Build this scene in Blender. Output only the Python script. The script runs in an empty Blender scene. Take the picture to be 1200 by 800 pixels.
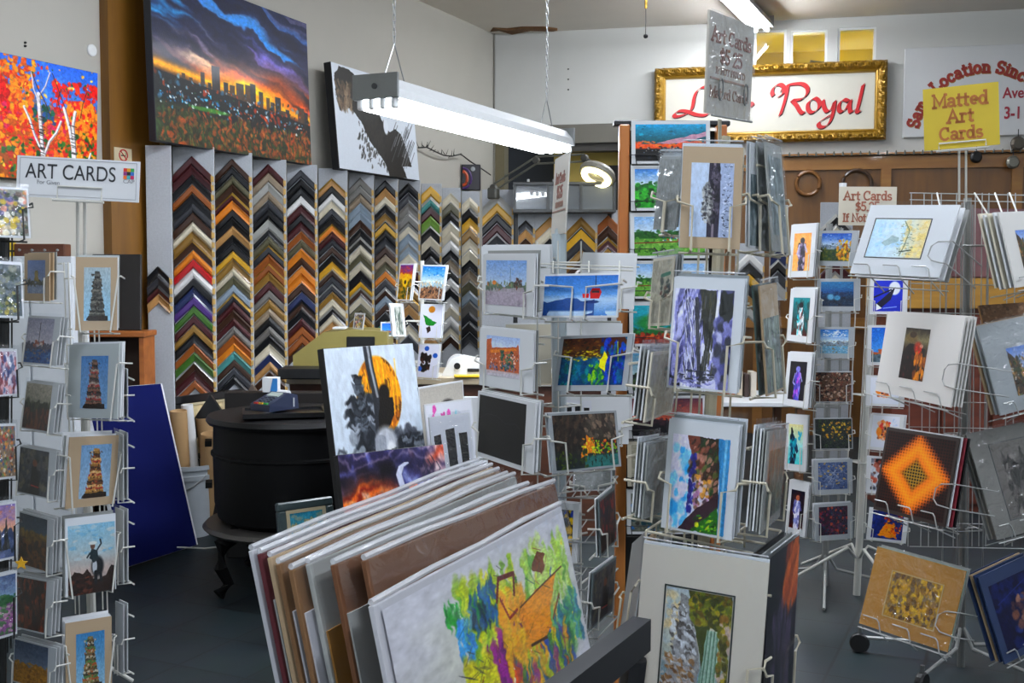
import bpy, math, random
import numpy as np
from mathutils import Vector, Matrix, Euler

scene = bpy.context.scene
COL = scene.collection
PI = math.pi
# ------------------------------------------------------------------ camera frame
FPX = 1300.0                      # focal length in pixels of the 1200 wide frame
CAMH = 1.45
PSI = math.atan(605 / FPX)        # camera turned left of the shop's long axis (+Y)
PITCH = math.atan(83 / FPX)
ROLL = 0.004
Rcam = (Matrix.Rotation(PSI, 3, 'Z') @ Matrix.Rotation(PI / 2 - PITCH, 3, 'X') @ Matrix.Rotation(ROLL, 3, 'Z'))
CPOS = Vector((0, 0, CAMH))
CR, CU, CF = Rcam @ Vector((1, 0, 0)), Rcam @ Vector((0, 1, 0)), Rcam @ Vector((0, 0, -1))
nR, nU, nF, nC = (np.array(v) for v in (CR, CU, CF, CPOS))

def ray(px, py):
    return CF + CR * ((px - 600) / FPX) - CU * ((py - 400) / FPX)
def P(px, py, z):                 # a point seen at (px,py), z metres deep
    return CPOS + ray(px, py) * z
def on_plane(px, py, o, n):
    d = ray(px, py)
    t = (Vector(o) - CPOS).dot(n) / d.dot(n)
    return CPOS + d * t
def on_floor(px, py, h=0.0):
    return on_plane(px, py, (0, 0, h), Vector((0, 0, 1)))
def project(p):
    d = Vector(p) - CPOS
    z = d.dot(CF)
    return 600 + FPX * d.dot(CR) / z, 400 - FPX * d.dot(CU) / z, z

# ------------------------------------------------------------------ colours, materials
def lin(c):
    c = np.asarray(c, dtype=float) / 255.0
    return np.where(c <= 0.04045, c / 12.92, ((c + 0.055) / 1.055) ** 2.4)
def hx(s):
    return tuple(int(s[i:i + 2], 16) for i in (0, 2, 4))
def L4(s):
    return tuple(float(x) for x in lin(hx(s))) + (1.0,)

MATS = {}
def mat(name, col, rough=0.5, metal=0.0, coat=0.0, var=0.06, scale=30.0, bump=0.0, spec=0.5):
    if name in MATS: return MATS[name]
    m = bpy.data.materials.new(name); m.use_nodes = True
    nt = m.node_tree; b = nt.nodes['Principled BSDF']
    b.inputs['Roughness'].default_value = rough
    b.inputs['Metallic'].default_value = metal
    b.inputs['Coat Weight'].default_value = coat
    b.inputs['Coat Roughness'].default_value = 0.08
    b.inputs['Specular IOR Level'].default_value = spec
    tc = nt.nodes.new('ShaderNodeTexCoord'); no = nt.nodes.new('ShaderNodeTexNoise')
    no.inputs['Scale'].default_value = scale; no.inputs['Detail'].default_value = 3
    nt.links.new(tc.outputs['Object'], no.inputs['Vector'])
    mx = nt.nodes.new('ShaderNodeMix'); mx.data_type = 'RGBA'
    c = L4(col)
    mx.inputs[6].default_value = tuple(max(0, x * (1 - var)) for x in c[:3]) + (1,)
    mx.inputs[7].default_value = tuple(min(1, x * (1 + var)) for x in c[:3]) + (1,)
    nt.links.new(no.outputs['Fac'], mx.inputs[0]); nt.links.new(mx.outputs[2], b.inputs['Base Color'])
    if bump:
        bp = nt.nodes.new('ShaderNodeBump'); bp.inputs['Strength'].default_value = bump; bp.inputs['Distance'].default_value = 0.01
        nt.links.new(no.outputs['Fac'], bp.inputs['Height']); nt.links.new(bp.outputs['Normal'], b.inputs['Normal'])
    MATS[name] = m
    return m
def wood(name, c1, c2, scale=6.0, rough=0.45, axis='Z', coat=0.1):
    if name in MATS: return MATS[name]
    m = bpy.data.materials.new(name); m.use_nodes = True
    nt = m.node_tree; b = nt.nodes['Principled BSDF']
    b.inputs['Roughness'].default_value = rough; b.inputs['Coat Weight'].default_value = coat
    tc = nt.nodes.new('ShaderNodeTexCoord'); mp = nt.nodes.new('ShaderNodeMapping')
    s = {'X': (0.12, 1, 1), 'Y': (1, 0.12, 1), 'Z': (1, 1, 0.12)}[axis]
    mp.inputs['Scale'].default_value = tuple(x * scale for x in s)
    no = nt.nodes.new('ShaderNodeTexNoise'); no.inputs['Scale'].default_value = 4; no.inputs['Detail'].default_value = 6; no.inputs['Distortion'].default_value = 0.6
    cr = nt.nodes.new('ShaderNodeValToRGB')
    cr.color_ramp.elements[0].position = 0.3; cr.color_ramp.elements[0].color = L4(c1)
    cr.color_ramp.elements[1].position = 0.7; cr.color_ramp.elements[1].color = L4(c2)
    nt.links.new(tc.outputs['Object'], mp.inputs['Vector']); nt.links.new(mp.outputs['Vector'], no.inputs['Vector'])
    nt.links.new(no.outputs['Fac'], cr.inputs['Fac']); nt.links.new(cr.outputs['Color'], b.inputs['Base Color'])
    MATS[name] = m
    return m
def emit(name, col, strength):
    if name in MATS: return MATS[name]
    m = bpy.data.materials.new(name); m.use_nodes = True
    b = m.node_tree.nodes['Principled BSDF']
    b.inputs['Base Color'].default_value = L4(col)
    b.inputs['Emission Color'].default_value = L4(col); b.inputs['Emission Strength'].default_value = strength
    MATS[name] = m
    return m
def film(name, fac=0.16, rough=0.08, tint='fcfdfe', bump=0.25, scale=22.0, haze=0.0):
    """clear plastic: mostly see-through, with wrinkled glossy reflections and a little haze"""
    if name in MATS: return MATS[name]
    m = bpy.data.materials.new(name); m.use_nodes = True
    nt = m.node_tree; nt.nodes.clear()
    out = nt.nodes.new('ShaderNodeOutputMaterial')
    tr = nt.nodes.new('ShaderNodeBsdfTransparent'); tr.inputs['Color'].default_value = L4(tint)
    gl = nt.nodes.new('ShaderNodeBsdfGlossy'); gl.inputs['Roughness'].default_value = rough
    df = nt.nodes.new('ShaderNodeBsdfDiffuse'); df.inputs['Color'].default_value = (0.8, 0.82, 0.85, 1)
    tc = nt.nodes.new('ShaderNodeTexCoord'); no = nt.nodes.new('ShaderNodeTexNoise')
    no.inputs['Scale'].default_value = scale; no.inputs['Detail'].default_value = 2; no.inputs['Distortion'].default_value = 1.2
    nt.links.new(tc.outputs['Object'], no.inputs['Vector'])
    bp = nt.nodes.new('ShaderNodeBump'); bp.inputs['Strength'].default_value = bump; bp.inputs['Distance'].default_value = 0.02
    nt.links.new(no.outputs['Fac'], bp.inputs['Height']); nt.links.new(bp.outputs['Normal'], gl.inputs['Normal'])
    lw = nt.nodes.new('ShaderNodeLayerWeight'); lw.inputs['Blend'].default_value = .5
    pw_ = nt.nodes.new('ShaderNodeMath'); pw_.operation = 'POWER'; pw_.inputs[1].default_value = 4.0
    nt.links.new(lw.outputs['Facing'], pw_.inputs[0])
    ma = nt.nodes.new('ShaderNodeMath'); ma.operation = 'MULTIPLY_ADD'; ma.use_clamp = True; ma.inputs[1].default_value = .25; ma.inputs[2].default_value = fac
    nt.links.new(pw_.outputs[0], ma.inputs[0])
    m1 = nt.nodes.new('ShaderNodeMixShader'); m1.inputs[0].default_value = haze
    nt.links.new(tr.outputs[0], m1.inputs[1]); nt.links.new(df.outputs[0], m1.inputs[2])
    m2 = nt.nodes.new('ShaderNodeMixShader')
    nt.links.new(ma.outputs[0], m2.inputs[0]); nt.links.new(m1.outputs[0], m2.inputs[1]); nt.links.new(gl.outputs[0], m2.inputs[2])
    nt.links.new(m2.outputs[0], out.inputs['Surface'])
    MATS[name] = m
    return m
def art_mat(name, rough, coat, bump):
    if name in MATS: return MATS[name]
    m = bpy.data.materials.new(name); m.use_nodes = True
    nt = m.node_tree; b = nt.nodes['Principled BSDF']
    at = nt.nodes.new('ShaderNodeAttribute'); at.attribute_name = 'pigment'
    nt.links.new(at.outputs['Color'], b.inputs['Base Color'])
    b.inputs['Roughness'].default_value = rough; b.inputs['Coat Weight'].default_value = coat; b.inputs['Coat Roughness'].default_value = 0.12; b.inputs['Specular IOR Level'].default_value = .3
    if bump:
        tc = nt.nodes.new('ShaderNodeTexCoord'); no = nt.nodes.new('ShaderNodeTexNoise'); no.inputs['Scale'].default_value = 120
        nt.links.new(tc.outputs['Object'], no.inputs['Vector'])
        bp = nt.nodes.new('ShaderNodeBump'); bp.inputs['Strength'].default_value = bump; bp.inputs['Distance'].default_value = 0.002
        nt.links.new(no.outputs['Fac'], bp.inputs['Height']); nt.links.new(bp.outputs['Normal'], b.inputs['Normal'])
    MATS[name] = m
    return m

# ------------------------------------------------------------------ mesh builder
class MB:
    def __init__(s): s.v = []; s.f = []; s.m = []
    def add(s, vs, fs, mi=0):
        b = len(s.v); s.v.extend(tuple(v) for v in vs)
        for f in fs: s.f.append(tuple(b + i for i in f)); s.m.append(mi)
        return s
    def box(s, c, d, R=None, mi=0, bev=0.0):
        c = Vector(c); x, y, z = (k / 2 for k in d)
        if bev:
            b = min(bev, x * .9, y * .9, z * .9); vs = []
            for sz, i in ((-z, 1), (-z + b, 0), (z - b, 0), (z, 1)):
                xx, yy = (x - b, y - b) if i else (x, y)
                vs += [(-xx + (0 if i else b), -yy, sz), (xx - (0 if i else b), -yy, sz), (xx, -yy + (0 if i else b), sz), (xx, yy - (0 if i else b), sz),
                       (xx - (0 if i else b), yy, sz), (-xx + (0 if i else b), yy, sz), (-xx, yy - (0 if i else b), sz), (-xx, -yy + (0 if i else b), sz)]
            fs = [tuple(range(7, -1, -1)), tuple(range(24, 32))]
            for k in range(3):
                for i in range(8):
                    j = (i + 1) % 8; fs.append((k * 8 + i, k * 8 + j, k * 8 + 8 + j, k * 8 + 8 + i))
        else:
            vs = [(sx * x, sy * y, sz * z) for sz in (-1, 1) for sx, sy in ((-1, -1), (1, -1), (1, 1), (-1, 1))]
            fs = [(3, 2, 1, 0), (4, 5, 6, 7), (0, 1, 5, 4), (1, 2, 6, 5), (2, 3, 7, 6), (3, 0, 4, 7)]
        vs = [c + (R @ Vector(v) if R else Vector(v)) for v in vs]
        return s.add(vs, fs, mi)
    def bar(s, a, b, w, h=None, up=(0, 0, 1), mi=0):
        a, b = Vector(a), Vector(b); d = b - a; L = d.length; d.normalize()
        u = Vector(up); u = (u - d * u.dot(d))
        if u.length < 1e-4: u = Vector((1, 0, 0)) - d * d.x
        u.normalize(); r = d.cross(u)
        R = Matrix((r, d, u)).transposed()
        return s.box((a + b) / 2, (w, L, h or w), R, mi)
    def tube(s, pts, r, n=6, mi=0, closed=False, radii=None):
        pts = [Vector(p) for p in pts]; k = len(pts); rings = []
        for i, p in enumerate(pts):
            if closed: d = pts[(i + 1) % k] - pts[i - 1]
            else: d = pts[min(i + 1, k - 1)] - pts[max(i - 1, 0)]
            if d.length < 1e-9: d = Vector((0, 0, 1))
            d.normalize()
            a = Vector((0, 0, 1)) if abs(d.z) < 0.9 else Vector((1, 0, 0))
            u = d.cross(a).normalized(); w = d.cross(u)
            rr = radii[i] if radii else r
            rings.append([p + u * (rr * math.cos(2 * PI * j / n)) + w * (rr * math.sin(2 * PI * j / n)) for j in range(n)])
        vs = [q for R in rings for q in R]; fs = []
        for i in range(k if closed else k - 1):
            i2 = (i + 1) % k
            for j in range(n):
                j2 = (j + 1) % n; fs.append((i * n + j, i * n + j2, i2 * n + j2, i2 * n + j))
        if not closed: fs += [tuple(range(n - 1, -1, -1)), tuple((k - 1) * n + j for j in range(n))]
        return s.add(vs, fs, mi)
    def lathe(s, prof, c=(0, 0, 0), n=24, mi=0, R=None, cap=True):
        c = Vector(c); vs = []
        for r, z in prof:
            for j in range(n):
                v = Vector((r * math.cos(2 * PI * j / n), r * math.sin(2 * PI * j / n), z))
                vs.append(c + (R @ v if R else v))
        fs = []
        for i in range(len(prof) - 1):
            for j in range(n):
                j2 = (j + 1) % n; fs.append((i * n + j, i * n + j2, (i + 1) * n + j2, (i + 1) * n + j))
        if cap: fs += [tuple(range(n - 1, -1, -1)), tuple((len(prof) - 1) * n + j for j in range(n))]
        return s.add(vs, fs, mi)
    def prism(s, poly, y0, y1, mi=0, R=None, o=(0, 0, 0)):
        """polygon in local x,z swept between y0 (front) and y1"""
        n = len(poly); o = Vector(o)
        vs = [Vector((x, y0, z)) for x, z in poly] + [Vector((x, y1, z)) for x, z in poly]
        if R: vs = [R @ v for v in vs]
        vs = [o + v for v in vs]
        fs = [tuple(range(n)), tuple(range(2 * n - 1, n - 1, -1))] + [(i, i + n, (i + 1) % n + n, (i + 1) % n) for i in range(n)]
        return s.add(vs, fs, mi)
    def stroke(s, pts, w, y0=-.001, y1=0.0, mi=0, nib=None):
        """a pen stroke in local x,z: round pen of width w, or a broad nib held at an angle"""
        p = [np.array(q, float) for q in pts]
        if nib is not None:
            n = np.array((math.cos(nib), math.sin(nib))) * w / 2
            Lf = [q - n for q in p]; Rt = [q + n for q in p]
        else:
            Lf, Rt = [], []
            for i, q in enumerate(p):
                d0 = p[i] - p[i - 1] if i else p[1] - p[0]
                d1 = p[i + 1] - p[i] if i < len(p) - 1 else d0
                a = d0 / (np.linalg.norm(d0) + 1e-9); b = d1 / (np.linalg.norm(d1) + 1e-9)
                t = a + b; t /= (np.linalg.norm(t) + 1e-9)
                nn = np.array((-t[1], t[0])); k = 1 / max(0.5, abs(nn @ np.array((-a[1], a[0]))))
                ext = (a * -w * .35 if i == 0 else 0) + (b * w * .35 if i == len(p) - 1 else 0)
                Lf.append(q + nn * w / 2 * k + ext); Rt.append(q - nn * w / 2 * k + ext)
        for i in range(len(p) - 1):
            quad = [Lf[i], Rt[i], Rt[i + 1], Lf[i + 1]]
            s.prism([tuple(q) for q in quad], y0, y1, mi)
        return s
    def mesh(s, name, mats):
        me = bpy.data.meshes.new(name); me.from_pydata(s.v, [], s.f)
        for m in (mats if isinstance(mats, (list, tuple)) else [mats]): me.materials.append(m)
        if any(s.m): me.polygons.foreach_set('material_index', s.m)
        me.update()
        import bmesh
        bm = bmesh.new(); bm.from_mesh(me); bmesh.ops.recalc_face_normals(bm, faces=bm.faces); bm.to_mesh(me); bm.free()
        return me
    def build(s, name, mats, parent=None, M=None, smooth=False):
        me = s.mesh(name, mats)
        if smooth:
            me.polygons.foreach_set('use_smooth', [True] * len(me.polygons))
            try: me.set_sharp_from_angle(angle=math.radians(38))
            except Exception: pass
        o = bpy.data.objects.new(name, me); COL.objects.link(o)
        if parent is not None: o.parent = parent
        if M is not None: o.matrix_local = M
        return o

def tag(o, label, cat=None, group=None, kind=None):
    if label: o['label'] = label
    if cat: o['category'] = cat
    if group: o['group'] = group
    if kind: o['kind'] = kind
    return o
def thing(name, M, label, cat, group=None):
    o = bpy.data.objects.new(name, None); COL.objects.link(o)
    o.empty_display_size = 0.05
    o.matrix_world = M if isinstance(M, Matrix) else Matrix.Translation(M)
    return tag(o, label, cat, group)
def struct(o): o['kind'] = 'structure'; return o

# ------------------------------------------------------------------ pose of a rectangle seen at four corners
def fitrect(c4, z, yaw=None, tilt=8.0, roll=0.0, st=5.0, sr=4.0, asp=None):
    """TL,TR,BR,BL pixels -> rigid upright-ish rectangle whose centre is z metres deep.
    yaw 0 faces the camera, + turns to the right; tilt leans it back; roll turns it in its plane (degrees)"""
    c4 = np.array(c4, float); cen = c4.mean(0)
    w0 = (np.linalg.norm(c4[1] - c4[0]) + np.linalg.norm(c4[2] - c4[3])) / 2 * z / FPX
    h0 = (np.linalg.norm(c4[3] - c4[0]) + np.linalg.norm(c4[2] - c4[1])) / 2 * z / FPX
    def Rm(q):
        return np.array((Matrix.Rotation(PSI + q[4], 3, 'Z') @ Matrix.Rotation(q[6], 3, 'Y') @ Matrix.Rotation(-q[5], 3, 'X')))
    def corners(q):
        c = nC + z * (nF + nR * ((q[0] - 600) / FPX) - nU * ((q[1] - 400) / FPX))
        R = Rm(q); w, h = math.exp(q[2]) / 2, math.exp(q[3]) / 2
        return c, R, [c + R @ np.array(k) for k in ((-w, 0, h), (w, 0, h), (w, 0, -h), (-w, 0, -h))]
    def res(q):
        out = []
        for p, t in zip(corners(q)[2], c4):
            d = p - nC; zz = max(d @ nF, 0.05)
            out += [600 + FPX * (d @ nR) / zz - t[0], 400 - FPX * (d @ nU) / zz - t[1]]
        out += [(q[5] - math.radians(tilt)) / math.radians(st) * 1.5, (q[6] - math.radians(roll)) / math.radians(sr) * 1.5]
        if yaw is not None: out.append((q[4] - math.radians(yaw)) / math.radians(0.3))
        if asp: out.append((q[2] - q[3] - math.log(asp)) * 20)
        return np.array(out)
    best = None
    for y0 in ([yaw] if yaw is not None else [-55, -20, 20, 55]):
        q = np.array([cen[0], cen[1], math.log(w0 / max(.35, math.cos(math.radians(y0)))), math.log(h0), math.radians(y0), math.radians(tilt), math.radians(roll)])
        lam = 1e-2; r = res(q); e = r @ r
        for _ in range(40):
            J = np.stack([(res(q + dq) - r) / 1e-5 for dq in np.eye(7) * 1e-5], 1)
            A = J.T @ J; st_ = np.linalg.solve(A + lam * np.diag(np.diag(A) + 1e-6), -J.T @ r)
            q2 = q + np.clip(st_, -40, 40) * np.array([1, 1, 1, 1, 1, 1, 1]); q2[4] = max(-1.45, min(1.45, q2[4])); q2[2:4] = np.clip(q2[2:4], -5, 2)
            r2 = res(q2); e2 = r2 @ r2
            if e2 < e: q, r, e, lam = q2, r2, e2, lam * .4
            else: lam *= 4
            if lam > 1e6: break
        if best is None or e < best[0]: best = (e, q)
    e, q = best
    c, R, _ = corners(q); w, h = math.exp(q[2]), math.exp(q[3])
    R3 = Matrix(R.tolist()); base = Vector(c) - R3 @ Vector((0, 0, h / 2))
    M = Matrix.Translation(base) @ R3.to_4x4()
    return M, w, h, tuple(math.degrees(k) for k in q[4:7]), math.sqrt(e / 8)
# ------------------------------------------------------------------ painting with numpy (brush work only, no light and shade of the shop)
def vnoise(W, H, sx, sy, seed, octv=3):
    rg = np.random.RandomState(seed); out = np.zeros((H, W)); amp = 1; tot = 0
    for o in range(octv):
        gx, gy = max(2, int(sx * 2 ** o) + 2), max(2, int(sy * 2 ** o) + 2)
        g = rg.rand(gy, gx)
        x = np.linspace(0, gx - 1.001, W); y = np.linspace(0, gy - 1.001, H)
        xi, yi = x.astype(int), y.astype(int); fx, fy = x - xi, y - yi
        fx, fy = fx * fx * (3 - 2 * fx), fy * fy * (3 - 2 * fy)
        a = g[yi][:, xi] * (1 - fx) + g[yi][:, xi + 1] * fx
        b = g[yi + 1][:, xi] * (1 - fx) + g[yi + 1][:, xi + 1] * fx
        out += amp * (a * (1 - fy[:, None]) + b * fy[:, None]); tot += amp; amp *= .55
    return out / tot
class Cv:
    def __init__(s, W, H, asp, seed=1):
        s.W, s.H, s.asp, s.seed, s.vs = W, H, asp, seed, 1.0
        s.U, s.V = np.meshgrid(np.linspace(0, 1, W), np.linspace(0, 1, H))
        s.a = np.ones((H, W, 3)) * 240; s.rg = np.random.RandomState(seed)
        k = .09 if W < 110 else .045; q = 9 if W < 110 else 16; s.Uw = s.U + (vnoise(W, H, q, q, seed + 91, 3) - .5) * k; s.Vw = s.V + (vnoise(W, H, q, q, seed + 92, 3) - .5) * k
    def nz(s, sx, sy, k=0, o=3): return vnoise(s.W, s.H, sx, sy, s.seed * 31 + k, o)
    def put(s, m, col, al=1):
        c = np.array(hx(col) if isinstance(col, str) else col, float); m = (np.clip(m, 0, 1) * al)[..., None]
        s.a = s.a * (1 - m) + c * m; return s
    def grad(s, stops, warp=0, k=3, t=None):
        t = (s.V if t is None else t) + (s.nz(4, 4, k) - .5) * warp
        xs = [q[0] for q in stops]; cs = np.array([hx(q[1]) for q in stops], float)
        s.a = np.stack([np.interp(t, xs, cs[:, i]) for i in range(3)], -1); return s
    def poly(s, pts, col, al=1, wob=0):
        U, V = s.U, s.V
        if wob: U = U + (s.nz(9, 9, 71) - .5) * wob; V = V + (s.nz(9, 9, 72) - .5) * wob
        ins = np.zeros(U.shape, bool); n = len(pts)
        for i in range(n):
            (x0, y0), (x1, y1) = pts[i], pts[(i + 1) % n]
            if y0 == y1: continue
            c = ((y0 > V) != (y1 > V)) & (U < (x1 - x0) * (V - y0) / (y1 - y0) + x0); ins ^= c
        return s.put(ins.astype(float), col, al)
    def ell(s, cx, cy, rx, ry, col, al=1, soft=.15, rot=0, wob=0, warp=False):
        x, y = ((s.Uw if warp else s.U) - cx) * s.asp, (s.Vw if warp else s.V) - cy
        if rot: x, y = x * math.cos(rot) + y * math.sin(rot), -x * math.sin(rot) + y * math.cos(rot)
        d = np.sqrt((x / (rx * s.asp)) ** 2 + (y / ry) ** 2)
        if wob: d = d + (s.nz(8, 8, 77) - .5) * wob
        return s.put((1 + soft - d) / (2 * soft), col, al)
    def line(s, pts, w, col, al=1):
        x, y = s.U * s.asp, s.V; m = np.zeros(x.shape)
        for (x0, y0), (x1, y1) in zip(pts[:-1], pts[1:]):
            x0, x1 = x0 * s.asp, x1 * s.asp; dx, dy = x1 - x0, y1 - y0
            t = np.clip(((x - x0) * dx + (y - y0) * dy) / (dx * dx + dy * dy + 1e-9), 0, 1)
            d = np.hypot(x - x0 - t * dx, y - y0 - t * dy); px = 1.0 / s.H
            m = np.maximum(m, np.clip((w / 2 + px * .6 - d) / (px * 1.2), 0, 1))
        return s.put(m, col, al)
    def dabs(s, n, box, r, cols, al=.85, el=1.0, soft=.22, rot=0):
        k = 2.2 if r > .016 else 1; n = int(n * k); r = r * (.66 if k > 1 else 1); cr, sr = math.cos(rot), math.sin(rot)
        for _ in range(n):
            u = s.rg.uniform(box[0], box[2]); v = s.rg.uniform(box[1], box[3]); q = r * s.rg.uniform(.5, 1.4); col = cols[s.rg.randint(len(cols))]
            m = q * max(1, el) * 1.4 + .05; mu = m / s.asp + .03
            i0, i1 = int(max(0, (v - m) * s.vs * s.H)), int(min(s.H, (v + m) * s.vs * s.H + 1)); j0, j1 = int(max(0, (u - mu) * s.W)), int(min(s.W, (u + mu) * s.W + 1))
            if i1 <= i0 or j1 <= j0: continue
            x, y = (s.Uw[i0:i1, j0:j1] - u) * s.asp, s.Vw[i0:i1, j0:j1] - v
            if rot: x, y = x * cr + y * sr, -x * sr + y * cr
            d = np.sqrt((x / q) ** 2 + (y / (q * el)) ** 2); w_ = (np.clip((1 + soft - d) / (2 * soft), 0, 1) * al)[..., None]
            s.a[i0:i1, j0:j1] = s.a[i0:i1, j0:j1] * (1 - w_) + np.array(hx(col), float) * w_
        return s
    def tex(s, amt, sx=20, sy=20, k=9):
        s.a = s.a * (1 + (s.nz(sx, sy, k)[..., None] - .5) * 2 * amt); return s
    def done(s): return np.clip(s.a, 0, 255)

ART = {}
def art(f): ART[f.__name__] = f; return f

@art
def sunset_city(c):
    W, H = c.W, c.H
    wu = c.U + (vnoise(W, H, 4, 4, 21, 5) - .5) * .22; wv = c.V + (vnoise(W, H, 4, 4, 22, 5) - .5) * .2
    k1 = wv - .42 * wu; n1 = vnoise(W, H, 5, 5, 5, 5)
    # streaky cloud: noise stretched along a line running down to the right
    def streak(seed, fx, fy):
        g = np.random.RandomState(seed).rand(64, 64); a = (wu + .42 * wv) * fx; b = k1 * fy + 20
        xi, yi = np.floor(a).astype(int), np.floor(b).astype(int); fa, fb = a - xi, b - yi; fa = fa * fa * (3 - 2 * fa); fb = fb * fb * (3 - 2 * fb); G = lambda x, y: g[y % 64, x % 64]
        return (G(xi, yi) * (1 - fa) + G(xi + 1, yi) * fa) * (1 - fb) + (G(xi, yi + 1) * (1 - fa) + G(xi + 1, yi + 1) * fa) * fb
    st = streak(3, 2.2, 15) * .6 + streak(4, 4.5, 34) * .4
    c.grad([(0, '27334f'), (.2, '2f3650'), (.36, '45435a'), (.5, '6a5056'), (.62, 'c9642a'), (1, '8a4a2a')], .2)
    c.put(np.clip((.52 - st) * 5, 0, 1), '16223c', .8); c.put(np.clip((st - .62) * 7, 0, 1) * (c.V < .5), '6f6a86', .7)
    c.put(np.clip((st - .6) * 6, 0, 1) * np.clip(1 - abs(k1 + .06) / .13, 0, 1), '4b9ade', .95)
    c.put(np.clip((st - .55) * 6, 0, 1) * np.clip(1 - abs(k1 - .16) / .12, 0, 1) * (c.U < .55), 'd5dbe2', .9)
    c.put(np.clip((st - .5) * 6, 0, 1) * np.clip(1 - abs(k1 - .36) / .09, 0, 1) * (c.U < .5), 'f0dcc0', .9)
    c.put(np.clip((st - .55) * 6, 0, 1) * np.clip(1 - abs(k1 - .03) / .08, 0, 1) * (c.U > .5), '8d80d4', .85)
    c.put(np.clip((st - .58) * 6, 0, 1) * np.clip(1 - abs(k1 + .22) / .09, 0, 1), '3f7fc8', .8)
    c.put(np.clip(1.3 - ((wu - .1) / .16) ** 2 - ((wv - .2) / .12) ** 2, 0, 1) * np.clip((st - .4) * 4, 0, 1), '3fa8e0', .9)
    gl = np.exp(-(((wu - .58 - (wv - .5) * .2) / .27) ** 2 + ((wv - .57) / .13) ** 2))
    c.put(np.clip(gl * (.5 + st), 0, 1), 'f8650f', .95)
    c.put(np.clip(np.exp(-(((wu - .55) / .2) ** 2 + ((wv - .6) / .065) ** 2)) * 1.1, 0, 1), 'ffcf2c', 1)
    hz = .57 + .14 * c.U
    c.put(np.exp(-((c.V - hz + .025) / .028) ** 2), 'ffb31e', .95)
    c.put(np.clip((st - .52) * 6, 0, 1) * np.clip(1 - abs(k1 - .2) / .05, 0, 1) * (c.U > .55), 'e07078', .8)
    rg = np.random.RandomState(4)
    for u, w, h in ((.16, .02, .05), (.2, .02, .04), (.27, .022, .1), (.31, .02, .05), (.35, .05, .17), (.41, .03, .09), (.45, .03, .09), (.5, .05, .12), (.55, .035, .13), (.585, .04, .15),
                    (.64, .03, .12), (.69, .025, .1), (.72, .03, .08), (.76, .04, .13), (.83, .03, .07), (.93, .05, .12), (.97, .03, .1), (.79, .05, .05), (.47, .2, .04)):
        y = .57 + .14 * u + .03
        c.poly([(u - w / 2, y - h), (u + w / 2, y - h), (u + w / 2, y + .04), (u - w / 2, y + .04)], ['3b3d45', '4b4647', '55483f'][rg.randint(3)], .95)
    c.put((c.V > hz + .015).astype(float), '2b2f30', 1)
    tl = c.V - .14 * c.U
    c.dabs(150, (0, .6, 1, .8), .011, ['36454c', '4b6f86', '6a3a24', '2b3a34', '7f9cab', '94491e', '23302e'], .85)
    c.dabs(70, (.02, .66, .5, .77), .008, ['5fb6dc', '3f86b8', 'dcecf2', '2f5a44', '24586a'], .9)
    c.ell(.3, .765, .12, .014, '4f8a3c', .8, .3)
    c.dabs(16, (.18, .66, 1, .84), .02, ['c85f24', 'a8460f', '8a3a12'], .85)
    c.put(np.clip((tl - .735) / .03, 0, 1), '3a3f2e', .9)
    c.dabs(900, (0, .79, 1, 1.0), .009, ['98501f', '50582a', '36462a', '6e4222', 'a85a2a', '2c3322', '66643a', '42583a', '7c542c', '3a4a38'], .7, 1.7)
    c.dabs(150, (.3, .8, 1, 1), .011, ['b85e2a', 'a0501f', 'c07840', '8a4a22'], .6, 1.3)
    c.dabs(90, (0, .64, 1, .8), .006, ['e0e8ea', '5a94b4', 'b05a28', '1f2a2a'], .85)
    return c.tex(.12, 40, 40)
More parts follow.
